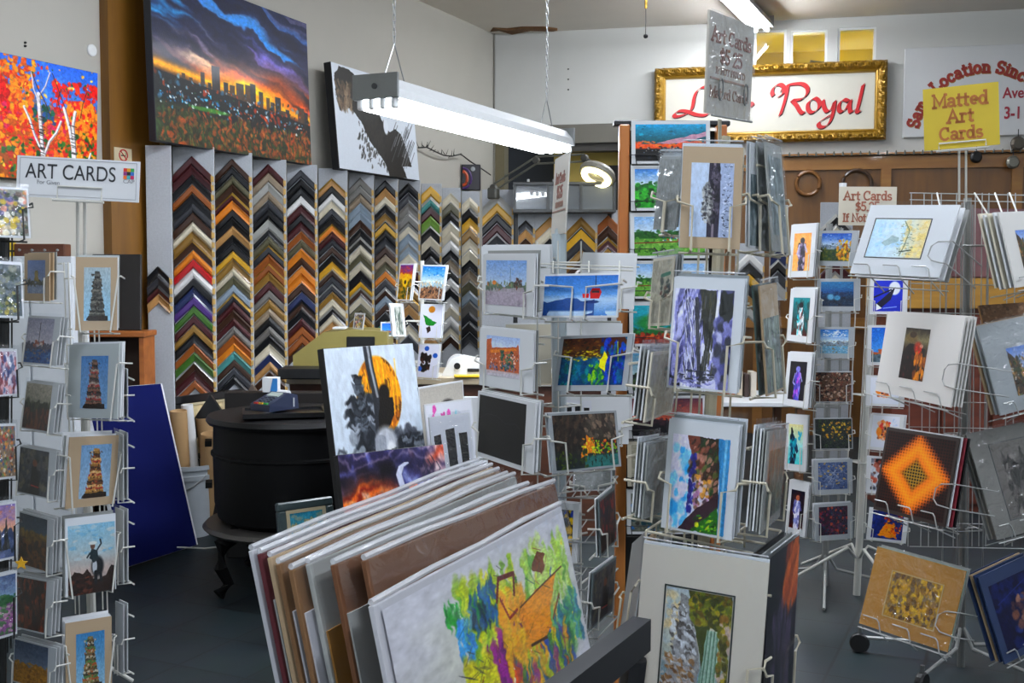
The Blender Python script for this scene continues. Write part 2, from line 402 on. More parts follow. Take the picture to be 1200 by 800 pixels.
@art
def autumn_birches(c):
    c.grad([(0, '3f76d8'), (.3, '5a80c0'), (.45, 'c8691e'), (1, '8a5420')])
    for n, box, r, cols in ((120, (0, 0, .42, .5), .035, ['e8951a', 'f0b020', 'd8620f', 'e88020', 'c2480f']), (40, (0, .18, .2, .5), .035, ['c81a12', 'e03018', 'a8140f']), (90, (.6, .12, 1, .55), .035, ['d8200f', 'e83418', 'b01810', 'e84a18']), (40, (.7, .3, 1, .55), .03, ['f0a020', 'e89018']),
                            (150, (0, .38, .7, .78), .03, ['e8851a', 'd22a14', 'e8a428', 'b0560f', 'd84a1a', 'c83a6a']), (120, (0, .66, 1, 1), .032, ['1f5a38', '2b6a3c', 'e89a24', 'c83016', 'd87a1c', '3a7a34', 'b8421c']), (40, (.78, .55, 1, .9), .03, ['1f5a2c', 'e8a01c', 'd0301a']), (26, (.42, .36, .6, .5), .03, ['2a6a54', '3a5a8a', '1f5040']),
                            (30, (.46, .02, .7, .36), .02, ['3f7ae8', '5a90ea']), (160, (0, 0, 1, 1), .012, ['f0b83a', 'c8241a', 'e8761c', '2f6a3a', 'f0d060'])):
        c.dabs(n, box, r, cols, .88)
    for pts, w in (([(.1, 0), (.07, .12), (.05, .22), (-.02, .36)], .04), ([(.46, .28), (.475, .45), (.49, .6), (.5, .74), (.505, 1)], .042), ([(.515, .78), (.56, .66), (.62, .58), (.66, .48)], .026), ([(.49, .74), (.43, .62), (.39, .5), (.34, .4)], .026),
                   ([(.69, .36), (.74, .52), (.77, .68), (.79, 1)], .036), ([(.8, .9), (.785, .66), (.77, .5), (.79, .38)], .036), ([(.86, 1), (.9, .84), (.94, .72)], .02), ([(.02, .72), (-.01, .9)], .03), ([(.475, .36), (.42, .24), (.4, .1)], .014), ([(.46, .3), (.52, .2), (.56, .08)], .012)):
        c.line(pts, w, 'e2dede'); c.line([(x + w * .3, y) for x, y in pts], w * .3, '6a6268', .8)
    for k in range(60):
        u = c.rg.choice([.48, .49, .5, .755, .775, .785, .6, .4]); v = c.rg.uniform(.4, .98); c.line([(u - .02, v), (u + .02, v + .008)], .006, '3a3236')
    for pts in ([(.4, .1), (.45, .22), (.5, .3), (.55, .4)], [(.58, .08), (.64, .22), (.7, .36)], [(.1, .3), (.14, .42), (.13, .5)], [(.9, .18), (.86, .3), (.84, .42)], [(.66, .2), (.63, .3), (.66, .4)]): c.line(pts, .008, '46302a')
    return c.tex(.12, 40, 40)
@art
def dark_bird(c):
    c.grad([(0, 'cdd2d8'), (1, 'c3c9d0')])
    c.poly([(.02, .1), (.08, .02), (.2, .03), (.32, .1), (.36, .2), (.38, .3), (.5, .33), (.58, .48), (.64, .55), (.72, .5), (.8, .55), (.86, .7), (.9, .86), (.78, .88), (.82, 1.0),
            (.6, 1.0), (.56, .88), (.4, .7), (.3, .5), (.2, .42), (.12, .38), (.06, .45), (.04, .3)], '2e2c28', 1, .04)
    c.dabs(40, (.03, .15, .2, .42), .03, ['8a7a68', '4a4238', '6a5a4a'], .6, 1.8)
    c.dabs(50, (.25, .45, .6, .95), .02, ['1f1e1c', '35322e'], .7, 2.2, rot=.5)
    for k in range(40):
        u = c.rg.uniform(.72, .98); v = c.rg.uniform(.4, .75); c.line([(u, v), (u - .08, v + .16)], .008, ['3a3a3c', '6a6c70', '9a9ca0', '2a2a2a'][k % 4], .85)
    return c.ell(.6, .5, .03, .08, 'cfd4da', 1)
@art
def moon_figure(c):
    c.vs = .6; c.V = c.V / c.vs; c.Vw = c.Vw / c.vs
    c.grad([(0, 'ccd5de'), (1, 'c4ced8')], .05); n = c.nz(12, 12, 1)
    c.ell(.54, .3, .25, .24, 'd8960e', 1, .03)
    m = np.clip(1 - (((c.U - .54) / .25) ** 2 + ((c.V - .3) / .24) ** 2), 0, 1) > 0
    c.put(m * (n > .52), 'a8690a', .9); c.put(m * (c.nz(22, 22, 5) > .6), '5a3c10', .8)
    for k in range(9): c.line([(.36 + .05 * k, .08 + c.rg.rand() * .2), (.42 + .04 * k, .28 + c.rg.rand() * .2)], .006, 'f0c050', .7)
    c.dabs(90, (.2, .3, .52, .62), .03, ['26282c', '34373c', '4c5056', '9aa0a8'], .85)
    c.dabs(60, (.28, .15, .36, .5), .018, ['2a2c30', '4a4e54', '6a7078'], .9)
    c.line([(.46, -.02), (.47, .12), (.51, .3), (.5, .5), (.46, .75)], .035, '3a3c40'); c.line([(.47, .0), (.48, .12), (.52, .3)], .01, '9a9ea4')
    c.ell(.6, .28, .06, .05, '2a2622'); c.poly([(.54, .3), (.68, .3), (.68, .42), (.6, .5), (.5, .5)], '2c2824', 1, .05)
    c.dabs(120, (.3, .52, .9, 1.0), .04, ['2e3136', '3c4046', '1e2024', '54585f'], .85)
    c.dabs(80, (.05, .6, .3, 1.0), .03, ['2e3136', '62676e', 'b0b8c0'], .7)
    c.dabs(60, (.7, .55, 1, .85), .03, ['24262a', '3c4046', '8a9098'], .8, .7, rot=-.4)
    for k in range(30): c.line([(.6 + .012 * k, .55 + .006 * k), (.7 + .014 * k, .5 + .008 * k + c.rg.rand() * .06)], .004, '33363a', .7)
    c.ell(.56, .58, .12, .1, 'b8bcc2', 1, .2); c.ell(.61, .63, .05, .06, 'd8dadd', 1, .2); c.line([(.5, .55), (.48, .7), (.52, .85)], .05, '9a9ea6')
    c.line([(.54, .62), (.6, .625)], .008, '26282c'); c.line([(.62, .62), (.66, .615)], .008, '26282c')
    c.ell(.46, .66, .035, .025, 'e0a81c', 1); c.ell(.78, .72, .04, .006, 'd8a420', .9)
    c.ell(.52, .82, .14, .1, '9a9ea6', .9, .3)
    return c.tex(.08, 30, 30)
@art
def storm_horse(c):
    c.vs = .36; c.V = c.V / c.vs; c.Vw = c.Vw / c.vs
    W, H = c.W, c.H; n = vnoise(W, H, 4, 4, 51, 5); m = vnoise(W, H, 4, 4, 52, 5)
    wu, wv = c.U + (n - .5) * .5, c.V + (m - .5) * .5
    rib = np.sin(wv * 30 + wu * 9 + n * 9) * .5 + .5; rib2 = np.sin(wu * 22 - wv * 14 + m * 11) * .5 + .5
    c.grad([(0, '3b3758'), (.25, '2a2433'), (.45, '59403e'), (.6, 'b05a30'), (.8, 'd8a890'), (1, 'b86a3c')], .0, t=np.clip(wv, 0, 1))
    left = np.clip(1.15 - wu * 1.5, 0, 1)
    c.put(rib ** 2 * np.clip((wv - .42) * 5, 0, 1) * left, 'e87a28', .9); c.put(rib2 ** 4 * np.clip((wv - .5) * 4, 0, 1) * left, 'f2e4da', .9); c.put((1 - rib) ** 3 * np.clip((wv - .35) * 4, 0, 1) * left, '7a2412', .8)
    c.put(rib2 ** 3 * np.clip(.5 - wv, 0, 1) * 2 * left, '7f84c0', .85); c.put(rib ** 4 * np.clip(.42 - wv, 0, 1) * 2, 'b8a8b8', .6)
    c.put(np.exp(-(((wu - .42) / .2) ** 2 + ((wv - .3) / .22) ** 2)), '1c1822', .95)
    body = np.exp(-(((wu - .63) / .12) ** 2 + ((wv - .55) / .34) ** 2)); c.put(np.clip(body * 1.3, 0, 1), '50568c', .9); c.put(body * rib2 ** 2, 'a8b0d4', .8); c.put(body * (1 - rib2) ** 4, '23233c', .8)
    c.line([(.56, .5), (.54, .34), (.57, .24), (.62, .2)], .03, 'c8ccdc'); c.line([(.66, .5), (.69, .66), (.73, .78)], .05, 'e0783c', .9)
    rt = np.clip((wu - .74) * 6, 0, 1); c.put(rt, 'c0a8b4', .9); c.put(rt * rib ** 3, 'efe6e6', .9); c.put(rt * (1 - rib2) ** 3, '4a4664', .8); c.put(rt * np.exp(-((wv - .12) / .1) ** 2), 'c85a3c', .8)
    for k in range(14): u = .76 + .24 * c.rg.rand(); v = c.rg.rand() * .8; c.line([(u, v), (u + .03, v + .1), (u - .01, v + .2)], .006, '3a3a4c', .8)
    return c.tex(.1, 30, 30)
@art
def splash_teapot(c):
    c.grad([(0, 'c9c9cf'), (1, 'c2c1c8')], .05)
    c.ell(.56, .55, .46, .4, 'd4d6c0', .5, .4, wob=.5)
    for box, cols, r, n in (((.24, .16, .4, .3), ['2f9a3c', '3aa84a', '1f7a3a'], .035, 14), ((.32, .12, .62, .62), ['a8b828', 'c8cc30', '8ab030', 'd8d43c', '6a9a2c'], .07, 46), ((.28, .28, .36, .5), ['3c86c8', '5aa8d8'], .04, 9),
                            ((.4, .5, .54, .95), ['8a2a86', 'a03a98', '6a1f70'], .06, 22), ((.36, .18, .5, .4), ['2f6aa8', '2a5a8a', '1f3a4a', '3a8a5a'], .04, 16), ((.5, .3, .62, .85), ['d8b020', 'e0a018', 'c8921a'], .06, 26),
                            ((.62, .38, .82, .7), ['d8941a', 'e0a428', 'c07a14'], .07, 30), ((.68, .12, .96, .5), ['9ac060', 'c4d890', '6aa048', 'b8d060'], .06, 30), ((.8, .55, .98, .85), ['3a8a6a', '5aa0a8', '2a6a8a', '7ab070'], .05, 26),
                            ((.5, .72, .9, 1.0), ['d8a82a', '3a7a48', 'c8562a', '3050a0', '8a3a86', 'a8b83a'], .055, 40), ((.28, .55, .42, 1.0), ['c8cc30', 'b0a828', 'd8d048'], .06, 22)):
        c.dabs(n * 2, box, r * .8, cols, .75, 2.2)
    c.dabs(34, (.3, .14, .96, .98), .012, ['2a6a3a', 'c8281c', '3a5ab0', 'e8d040', '7a2a7a', 'd86a1c', '1f3a3a', 'e8e8d8'], .85, 1.6)
    c.line([(.5, .3), (.53, .18), (.62, .2), (.6, .32)], .03, '6a1a2c'); c.line([(.52, .3), (.55, .44), (.6, .42)], .02, '8a2434')
    c.poly([(.62, .42), (.72, .38), (.88, .36), (.84, .44), (.8, .5), (.79, .64), (.7, .7), (.63, .66)], 'd8921c', .95, .04)
    c.line([(.62, .42), (.74, .385), (.92, .34)], .012, '5a3a1a'); c.line([(.8, .62), (.87, .5)], .02, '7a4a20'); c.line([(.64, .68), (.74, .7)], .02, '4a3020')
    c.poly([(.72, .24), (.8, .14), (.84, .2), (.78, .3)], '6a3a1e', .9, .06)
    for k in range(46):
        u, v = c.rg.uniform(.3, .95), c.rg.uniform(.1, .95); c.line([(u, v), (u + c.rg.uniform(-.05, .05), v + c.rg.uniform(.02, .09))], .006, ['3a3a3c', '5a4a3a', '2a4a6a', '7a2a3a'][k % 4], .7)
    for k in range(16): c.line([(.25 + .01 * k, .55 + .012 * (k % 7)), (.3 + .008 * k, .6 + .01 * (k % 5))], .004, '4a4a54', .8)
    return c.tex(.1, 26, 26)
def scenic(sky, far, near, extra=None, hor=.5, n=60, r=.05, el=1.0, tx=.12, wob=.12):
    def f(c):
        c.grad([(0, sky[0]), (hor, sky[-1]), (1, near[0])], .08)
        c.dabs(12, (0, 0, 1, hor * .7), .07, sky, .55, .5)
        y = hor - .08 + (c.nz(5, 2, 11)) * .22
        c.put((c.V > y).astype(float), far[0], 1); c.dabs(n // 2, (0, hor - .02, 1, hor + .2), r, far, .8, el)
        c.put(np.clip((c.V - hor - .16) / .05, 0, 1), near[0], 1); c.dabs(n, (0, hor + .14, 1, 1), r, near, .8, el)
        if extra: extra(c)
        return c.tex(tx, 24, 24)
    return f
def blobs(base, cols, n=90, r=.07, el=1.0, extra=None, rot=0, box=(0, 0, 1, 1), tx=.15):
    def f(c):
        c.grad([(0, base), (1, base)]); c.dabs(n, box, r, cols, .8, el, rot=rot)
        if extra: extra(c)
        return c.tex(tx, 22, 22)
    return f
def figure(bg, cols, head='2a2430', shape=0):
    def f(c):
        c.grad([(0, bg[0]), (1, bg[-1])], .1); c.dabs(18, (0, 0, 1, 1), .12, bg, .4)
        c.ell(.5, .2, .13, .08, head); c.poly([(.4, .26), (.6, .26), (.7, .5), (.66, 1), (.34, 1), (.3, .5)], cols[0], 1, .08)
        c.dabs(26, (.32, .3, .68, .95), .05, cols, .85, 2.0); c.line([(.34, .32), (.24, .55), (.36, .6)], .05, cols[-1]); c.line([(.66, .32), (.78, .5)], .05, cols[-1])
        return c.tex(.15, 20, 20)
    return f
def tower(sky, cols, base='3a3026'):
    def f(c):
        c.grad([(0, sky[0]), (1, sky[-1])], .15)
        for k in range(22):
            v = .08 + k * .042; w = .07 + .012 * k + .06 * c.rg.rand(); c.poly([(.5 - w, v), (.5 + w * .9, v), (.5 + w, v + .05), (.5 - w * .9, v + .05)], cols[k % len(cols)], .95, .05)
        c.dabs(60, (.3, .1, .68, .95), .02, cols + [base], .85, 1.2); c.poly([(.15, .92), (.88, .9), (.92, 1), (.1, 1)], base, 1, .06)
        return c.tex(.14, 26, 26)
    return f
ART['street_trees'] = scenic(['86a8d8', 'b8cbe4'], ['6a7a6a', '8a9a7a', '4a5a54', 'b07a4a'], ['a8a0ac', '9a8c98', 'b8b4bc', '8a8490'], lambda c: (c.poly([(0, .85), (.45, .62), (.95, .58), (1, .75), (.6, 1), (0, 1)], 'b0a8b4', .8, .04), c.line([(.62, .18), (.62, .52)], .02, '54606a'), c.dabs(10, (.72, .4, .95, .6), .05, ['5a4a44', '7a4a3a', '4a4440'], .9), c.ell(.22, .5, .05, .05, 'd08a4a')), .5, 50, .05, 1.3)
def _cable(c):
    c.grad([(0, '3f74b4'), (.45, '6a98cc'), (.62, 'b4cce4'), (1, '5a88c0')], .12)
    c.put((c.V > .62 + (c.nz(4, 3, 2) - .5) * .3) * (c.U < .7), '2a4a80', .85); c.put(np.clip((c.V - .86) / .05, 0, 1) * (c.nz(5, 4, 4) > .4), 'c8dcee', .9)
    c.line([(.7, .0), (.705, .3)], .02, '2a2c34'); c.poly([(.63, .42), (.66, .32), (.76, .32), (.79, .42), (.76, .58), (.64, .58)], 'b02428'); c.poly([(.66, .38), (.76, .38), (.76, .44), (.66, .44)], '3a2c34')
    c.line([(.6, .36), (.6, .44)], .012, '2a2c34'); c.poly([(.53, .46), (.62, .45), (.62, .56), (.54, .56)], 'c8383a'); c.ell(.66, .66, .1, .04, '1f3a68', .9)
    return c.tex(.07, 14, 14)
ART['cable_car'] = _cable
def _brick(c):
    c.grad([(0, 'a8bce0'), (.3, 'd8e0ee'), (1, 'c0b4b8')], .15); c.poly([(0, .1), (.14, .06), (.16, .3), (.9, .22), (.96, .14), (1, .5), (1, .9), (0, .95)], 'b4694a', .95, .04)
    c.poly([(.1, .36), (.86, .26), (.92, .3), (.14, .44)], 'd8904a', .9); c.dabs(40, (.1, .42, .95, .75), .035, ['e8c8b0', '7a4a44', '54606c', 'c88a6a', 'f0e0d8'], .85); c.dabs(34, (.45, .35, .8, .8), .05, ['4a6a5a', '6a8a6a', '3a5a58'], .85)
    c.dabs(24, (.05, .68, .9, .84), .035, ['3a4a6c', '5a6a8c', '8a90a8'], .85); c.put(np.clip((c.V - .84) / .04, 0, 1), 'c8c4cc', .9); return c.tex(.12, 26, 26)
ART['brick_street'] = _brick
def _lagoon(c):
    c.grad([(0, '4a2c1e'), (.35, '5a4020'), (.42, '1f5a78'), (1, '1f4a70')], .2); c.dabs(40, (0, 0, .6, .4), .06, ['3a2418', '5a3a20', '7a5a24', '2a2c28'], .8, .6)
    c.dabs(26, (.05, .25, .62, .48), .05, ['a8a428', 'c8b82a', '8a7a20'], .85, .35); c.dabs(40, (0, .5, .6, 1), .06, ['1f6a80', '2a8a88', '1f4a6a', '186060'], .8, 1.6); c.dabs(34, (.62, 0, 1, 1), .05, ['1f3a9a', '2a54b8', '1a6a88', '24307a'], .85, 2)
    c.dabs(20, (.45, .55, .7, 1), .04, ['5a9a3a', '8ab82c', '2a7a4a'], .85, 1.8); c.poly([(.6, .6), (.68, .28), (.73, .42), (.7, .72)], 'e8d820', 1, .05); c.line([(.86, .1), (.9, .5)], .02, '9ab83a'); return c.tex(.15, 14, 14)
ART['lagoon'] = _lagoon
def _night(c):
    c.grad([(0, '0c0c0f'), (1, '08080a')])
    c.line([(.0, .42), (.2, .3), (.4, .3), (.6, .4), (.8, .36), (1, .5)], .012, '44464c', .8); c.line([(.2, .35), (.5, .42), (.9, .5)], .008, '3a3c40', .7); c.dabs(20, (0, .4, 1, .8), .08, ['0e0e12', '121216'], .7); return c
ART['night_peak'] = _night
def _cave(c):
    c.grad([(0, '4a403c'), (.5, '3a342e'), (1, '24343a')], .2); c.dabs(60, (0, 0, .6, .7), .07, ['2c2826', '46403a', '5a4a40', '34302c'], .8, 1.6, rot=.5); c.dabs(30, (.5, 0, 1, .5), .06, ['6a6258', '5a5450', '8a7a6c', '4a4640'], .8, 1.6, rot=-.6)
    c.poly([(.38, .8), (.52, .4), (.6, .5), (.62, .72)], 'd88a20', .95, .06); c.dabs(20, (.42, .45, .62, .78), .03, ['f0b428', 'e0761a', 'd8d838'], .9); c.dabs(40, (.55, .5, 1, .75), .04, ['8ab82a', 'b8d030', 'e0a828', 'd8622a', '5a9a30'], .85, .7); c.put(np.clip((c.V - .76) / .04, 0, 1) * (c.U > .45), '3a7a78', .9)
    c.dabs(24, (0, .68, .5, 1), .05, ['2a3a1e', '5a6a24', '3a4a20', '1f2a1e'], .85); c.dabs(12, (.5, .72, .95, .95), .02, ['1f2a24', '2a3a30'], .9, 3); return c.tex(.14, 20, 20)
ART['cave_lake'] = _cave
def _birch(c):
    c.grad([(0, 'c4cfdf'), (1, 'b8c6da')]); c.line([(.6, 0), (.58, .4), (.58, 1)], .2, '3c3644'); c.line([(.83, 0), (.86, .5), (.84, 1)], .18, 'a8b2c8'); c.line([(.55, 0), (.55, .5), (.54, 1)], .03, '8a8088')
    c.dabs(60, (.5, .05, .66, .8), .03, ['28242c', '4a4450', '6a6470', '1c1a20'], .8, 1.4); c.dabs(50, (.76, 0, .96, 1), .02, ['3a3c48', '5a6070', 'd8dde8'], .8, .5)
    c.poly([(.42, .2), (.5, .35), (.52, .6), (.5, .88), (.36, .72), (.22, .66), (.3, .55), (.28, .35)], '8a8a86', .75, .1); c.dabs(40, (.28, .3, .52, .8), .025, ['54545a', '9a9a98', 'c8c8c4', '3a383c'], .8); return c.tex(.08, 22, 22)
ART['birch_trunks'] = _birch
def _ice(c):
    c.grad([(0, '9a9acc'), (1, 'a8a8d8')]); n = vnoise(c.W, c.H, 7, 2, 3, 4)
    c.put((n > .5), 'dcdcf0', .9); c.put((n < .36), '4a4a68', .8); c.dabs(60, (.1, 0, .5, 1), .03, ['e8e8f8', '8a8ac0', '5a5a88', 'c0c0e4', '3a3a50'], .8, 3.5, rot=.25)
    for k in range(110):
        t = c.rg.rand(); u = .1 + .3 * c.rg.rand() + .12 * t; v = t; c.line([(u, v), (u + .02 + .03 * c.rg.rand(), v + .1), (u + .05, v + .2)], .007, ['eaeafa', '5a5a80', 'b8b8e0', '2c2c3c', 'f4f4ff', '7a7ab4'][k % 6], .85)
    c.line([(.38, .1), (.42, .4), (.48, .7), (.52, 1)], .04, '3c3c40', .85); c.poly([(.42, 0), (.72, 0), (.7, .4), (.62, .8), (.5, .95), (.56, .6), (.5, .25)], '3a3a2e', .95, .06)
    c.poly([(.8, .02), (1, .02), (1, .2), (.88, .4), (.78, .6), (.74, .4)], '26281f', .95, .1); c.line([(.75, 0), (.73, .35), (.66, .7)], .03, 'e4e4f4'); c.dabs(30, (.72, .3, 1, .9), .05, ['8a8abc', 'c8c8e4', '5a5a90', '30303c'], .85, 1.8)
    for k in range(50):
        u, v = c.rg.uniform(.45, .72), c.rg.uniform(0, .8); c.line([(u, v), (u - .01, v + .12)], .01, ['4a4a34', '2c2c22', '5a563c', '6a6a70', '1f1f1a'][k % 5], .8)
    c.dabs(24, (.05, .82, .75, .98), .05, ['2a2a30', '7a7ab0', 'c0c0e0', '3a3a48'], .85, .35); return c.tex(.12, 24, 24)
ART['frozen_falls'] = _ice
def _cliff(c):
    c.grad([(0, 'e0dbe8'), (1, 'd8dcec')], .1); c.dabs(26, (0, .1, .34, .95), .07, ['5ab4ea', '3aa0e0', 'e4def0', 'dcd8ea', '8accf0'], .85, 1.4); c.poly([(.26, 0), (.88, 0), (.84, .5), (.92, .72), (.6, .6), (.46, .4)], '33301f', 1, .05)
    c.poly([(.26, 0), (.48, 0), (.55, .2), (.68, .42), (.82, .6), (.76, .7), (.6, .55), (.4, .3)], '7a4a3c', .95, .06); c.dabs(60, (.35, .05, .8, .6), .035, ['8a5a4c', '3a2c24', '5a6a3a', '2f4a2c', 'b88a7c', '46341f'], .8, 1.8, rot=.6)
    c.dabs(14, (.34, .2, .44, .78), .03, ['3a3c8a', '4a4aa0', '2f3074'], .9, 1.6); c.dabs(26, (.44, .4, .7, .76), .035, ['d8a050', 'b88ab0', '8a6a5a', 'd8c8d0', '5a4a4c'], .85); c.poly([(.2, 1), (.4, .82), (.86, .56), (.92, .68), (.6, .92), (.5, 1)], '44303a', .95, .04)
    c.poly([(.4, 1), (.6, .88), (.86, .7), (.9, 1)], '2f6a24', .95, .05); c.dabs(18, (.48, .8, .88, 1), .03, ['8ac02c', '3a8a2a', '1f4a1c', 'd0d838'], .85, .5, rot=-.5); c.poly([(.8, 0), (1, 0), (1, 1), (.88, 1), (.86, .5)], '3a88b8', .9, .03); c.line([(.93, 0), (.92, 1)], .03, '8ac0dc', .8); return c.tex(.12, 26, 26)
ART['cliff_sky'] = _cliff
def _falls(c):
    c.grad([(0, 'a8b4bc'), (.4, 'c8c0a8'), (1, '5a7a90')], .2); c.dabs(16, (0, .05, .3, .5), .09, ['c8b48a', 'd8c8a0', '9ab0c0'], .6); c.poly([(.22, .04), (.4, .1), (.5, .4), (.58, .7), (.56, 1), (.0, 1), (.05, .86), (.14, .66), (.2, .4)], '8c8c8c', 1, .06)
    c.dabs(90, (.12, .15, .5, .7), .035, ['b0b2b6', '6a6a6c', '9a9a9c', 'd0d4d8', '54504c'], .8, .7, rot=.7); c.dabs(60, (.02, .62, .5, 1), .04, ['9a7a54', '6a5034', 'b8b4b0', '8a6a48', 'a8a4a4'], .8, .6, rot=.5); c.poly([(.34, 0), (1, 0), (1, .3), (.9, .36), (.7, .3), (.64, .55), (.6, .7), (.52, .45)], '4a5220', 1, .06)
    c.dabs(90, (.38, 0, 1, .3), .04, ['6a7420', '3a4218', '8a8a28', '4a4a1c', 'a89a30', '6a5a20'], .8); c.poly([(.66, .34), (.86, .34), (.82, 1), (.56, 1), (.6, .7)], '7a9484', 1, .04)
    for k in range(12): c.line([(.66 + .016 * k, .34), (.6 + .02 * k, 1)], .012, ['9ab4a4', '54705f', 'b4c8bc'][k % 3], .7)
    c.dabs(50, (.84, .2, 1, 1), .035, ['a89a28', '6a6a24', '8a6a3a', '4a4a20', 'b8a8a0'], .85, 1.4); return c.tex(.14, 34, 34)
ART['gorge_falls'] = _falls
ART['violet_rock'] = blobs('2c2836', ['221f2c', '36303f', '453a48', '2a2634', '1c1a24'], 90, .09, 3.0, lambda c: (c.dabs(26, (.6, .02, 1, .3), .05, ['b8653a', '8a4a34', 'd07a44'], .7, 2.5, rot=.5), c.dabs(14, (.2, .3, .8, .9), .03, ['6a5a74', '54505f'], .6, 4)))
ART['red_sunset'] = scenic(['1fa0c8', '2a7a8a', '38bcd8', '1f5a60'], ['d8622a', 'e88a3a', 'e07868'], ['17181c', '22242a', '0f1014', '2c3440'], lambda c: (c.poly([(.3, .5), (1, .22), (1, .34), (.5, .55)], 'd8a0b0', .85, .05), c.dabs(40, (.1, .62, 1, .78), .012, ['d8d8c0', 'e0a868', '8a9aa8'], .8)), .48, 50, .06, .6)
ART['green_bush'] = scenic(['4a80c0', '9ac0e0', 'd0e0ec'], ['2a6a34', '1f5028', '3a8a3a'], ['3f9a3c', '2a7a34', '54b04a', '1f4a24'], None, .36, 80, .06)
ART['farm_field'] = scenic(['8ab0d8', 'c4d4e4'], ['2a5a2c', '1f4a2a', '3a6a30'], ['6a9a4a', '8ab060', '3f6a30'], lambda c: (c.line([(0, .68), (1, .62)], .03, '7a3a2c'), c.dabs(8, (.4, .5, .7, .62), .03, ['e8e8ec', '3a5ab0', 'c03a30'], .9), c.line([(.28, .8), (.34, .92), (.42, .82), (.48, .92)], .03, '2a2a2c')), .38, 70, .05)
ART['teal_tree'] = scenic(['1f9aa8', '2ab0b8', '158a9a'], ['2a6a3c', '1f5a34', '3a8a4a'], ['8a3424', 'a84a28', 'c86a30', '6a2a20'], lambda c: c.ell(.25, .45, .2, .2, '2a7a3c', .9, .3, wob=.6), .6, 60, .06)
ART['park_trees'] = scenic(['6a9ab8', 'a8c0c8'], ['1f2f2a', '2a3a30', '3a4a34'], ['3f5a3a', '54603c', '2a3a2c'], lambda c: (c.dabs(16, (.1, .2, .4, .65), .06, ['1a2824', '24342c'], .9), c.line([(.25, .5), (.25, .9)], .03, '1c1a18')), .52, 50, .06)
ART['ember_dusk'] = scenic(['5a3a4c', '8a4a44', 'b86048'], ['3a2c34', '4a343a'], ['1f1c24', '2a242c', '3a3038'], None, .55, 40, .08)
ART['teal_line'] = blobs('a8a494', ['9a988c', 'b4b0a0', 'a09c90'], 40, .1, 1, lambda c: (c.line([(.5, .25), (.9, .22)], .06, '2a6a5a'), c.dabs(12, (.5, .3, .95, .6), .05, ['3a4a44', '5a3a30', '2f3a38'], .8)))
ART['blue_bloom'] = blobs('6a6e68', ['3a7ac0', '4a8ad0', '2a4a54', '3a3a38', '8a8a7c', '55604f'], 50, .09)
ART['dark_figures'] = blobs('1f1a18', ['3a2a20', '5a3a24', '14110f', '6a4a30', '8a2a20', '2a3030'], 60, .07, 1.5)
ART['yellow_blue'] = blobs('1c1f24', ['d8b020', '1f4ab0', '14161a', '2a2c30', 'e0c030'], 40, .09, 1.3)
ART['orange_woman'] = figure(['e8a05a', 'e09048', 'f0b878'], ['3a3040', '5a4a68', '241f2a', '8a7a98', 'b8b0c4'])
ART['teal_woman'] = figure(['1f8a90', '187a84', '5a2a24'], ['e8e8ea', '2aa8b0', '6a2a24', '3ac0c8', '1f5a60'])
ART['violet_dancers'] = figure(['1a1c28', '24222e'], ['5a5ab8', '8a4ac0', 'c060d0', '3a3a70', 'a8a8d8'], '8a8ac8')
def _horse(c):
    c.grad([(0, 'd8cf9a'), (.5, 'a8d4d0'), (1, '5ac4c8')], .1); c.poly([(.2, 1), (.16, .4), (.24, .16), (.4, .3), (.6, .48), (.7, .66), (.6, .74), (.5, .66), (.5, 1)], '1f3a54', 1, .06); c.dabs(24, (.16, .3, .5, 1), .05, ['14202c', '2a8aa0', '1f5a74', '2aa8b0'], .85, 1.8); c.line([(.22, .3), (.2, .1), (.3, .2)], .04, '14202c'); c.dabs(6, (.7, .2, .9, .36), .04, ['3aa0b8'], .8, 1.6); return c.tex(.1, 18, 18)
ART['teal_horse'] = _horse
ART['white_woman'] = figure(['1c2034', '2a2434', '5a2c28'], ['d8d8ea', 'b0b8d8', '8a90c0', 'e8e8f4', '6a6aa0'], 'a86a54')
ART['golden_peak'] = scenic(['2a5ab0', '4a80cc', 'c8d8ea'], ['8a98a8', '5a6a74', 'b0b8c0'], ['4a5a3a', '3a4a44', '6a6a3c'], lambda c: c.dabs(36, (.55, .25, 1, .95), .05, ['d8a020', 'c8861a', 'e0b838', '9a5a1a'], .85, 1.5), .4, 50, .06)
ART['blue_bears'] = scenic(['4a88b0', '2f6a98', '2a5a88'], ['1f4464', '24506f', '1a3a54'], ['24384c', '1a2a3c', '2c465c'], lambda c: (c.ell(.3, .62, .1, .12, '7ab0cc', .9, .3), c.ell(.5, .66, .1, .1, '5a98b8', .9, .3)), .45, 40, .08)
ART['lake_peaks'] = scenic(['3a7ac0', '6aa0d8', 'dce8f2'], ['8a98a4', '7a6a54', '6a5a48'], ['7aa8c0', '8a7a5a', 'b0c8d4'], lambda c: c.dabs(18, (.1, .05, .9, .3), .06, ['f0f4f8', 'dce8f0'], .8, .5), .5, 50, .05, .5)
ART['crowd'] = blobs('6a5446', ['8a6a54', '3a2c26', 'b89a84', '5a3a30', '2a2220', 'c8b0a0', '7a4a3c'], 150, .045)
ART['sunflowers'] = blobs('26302c', ['1c2624', '3a4a2c', '24302e', '2f3a34'], 40, .1, 1, lambda c: c.dabs(30, (.2, .1, 1, .75), .05, ['d8a81c', 'c08a18', 'e8c030', '6a5a1c'], .85))
ART['blue_lines'] = blobs('5a6a8c', ['4a5a80', '7a8aa8', '3a4a6c', '8a90a4', 'c8a860'], 60, .07, .7, lambda c: [c.line([(c.rg.rand(), c.rg.rand()), (c.rg.rand(), c.rg.rand())], .012, 'b0b8c8', .7) for _ in range(14)])
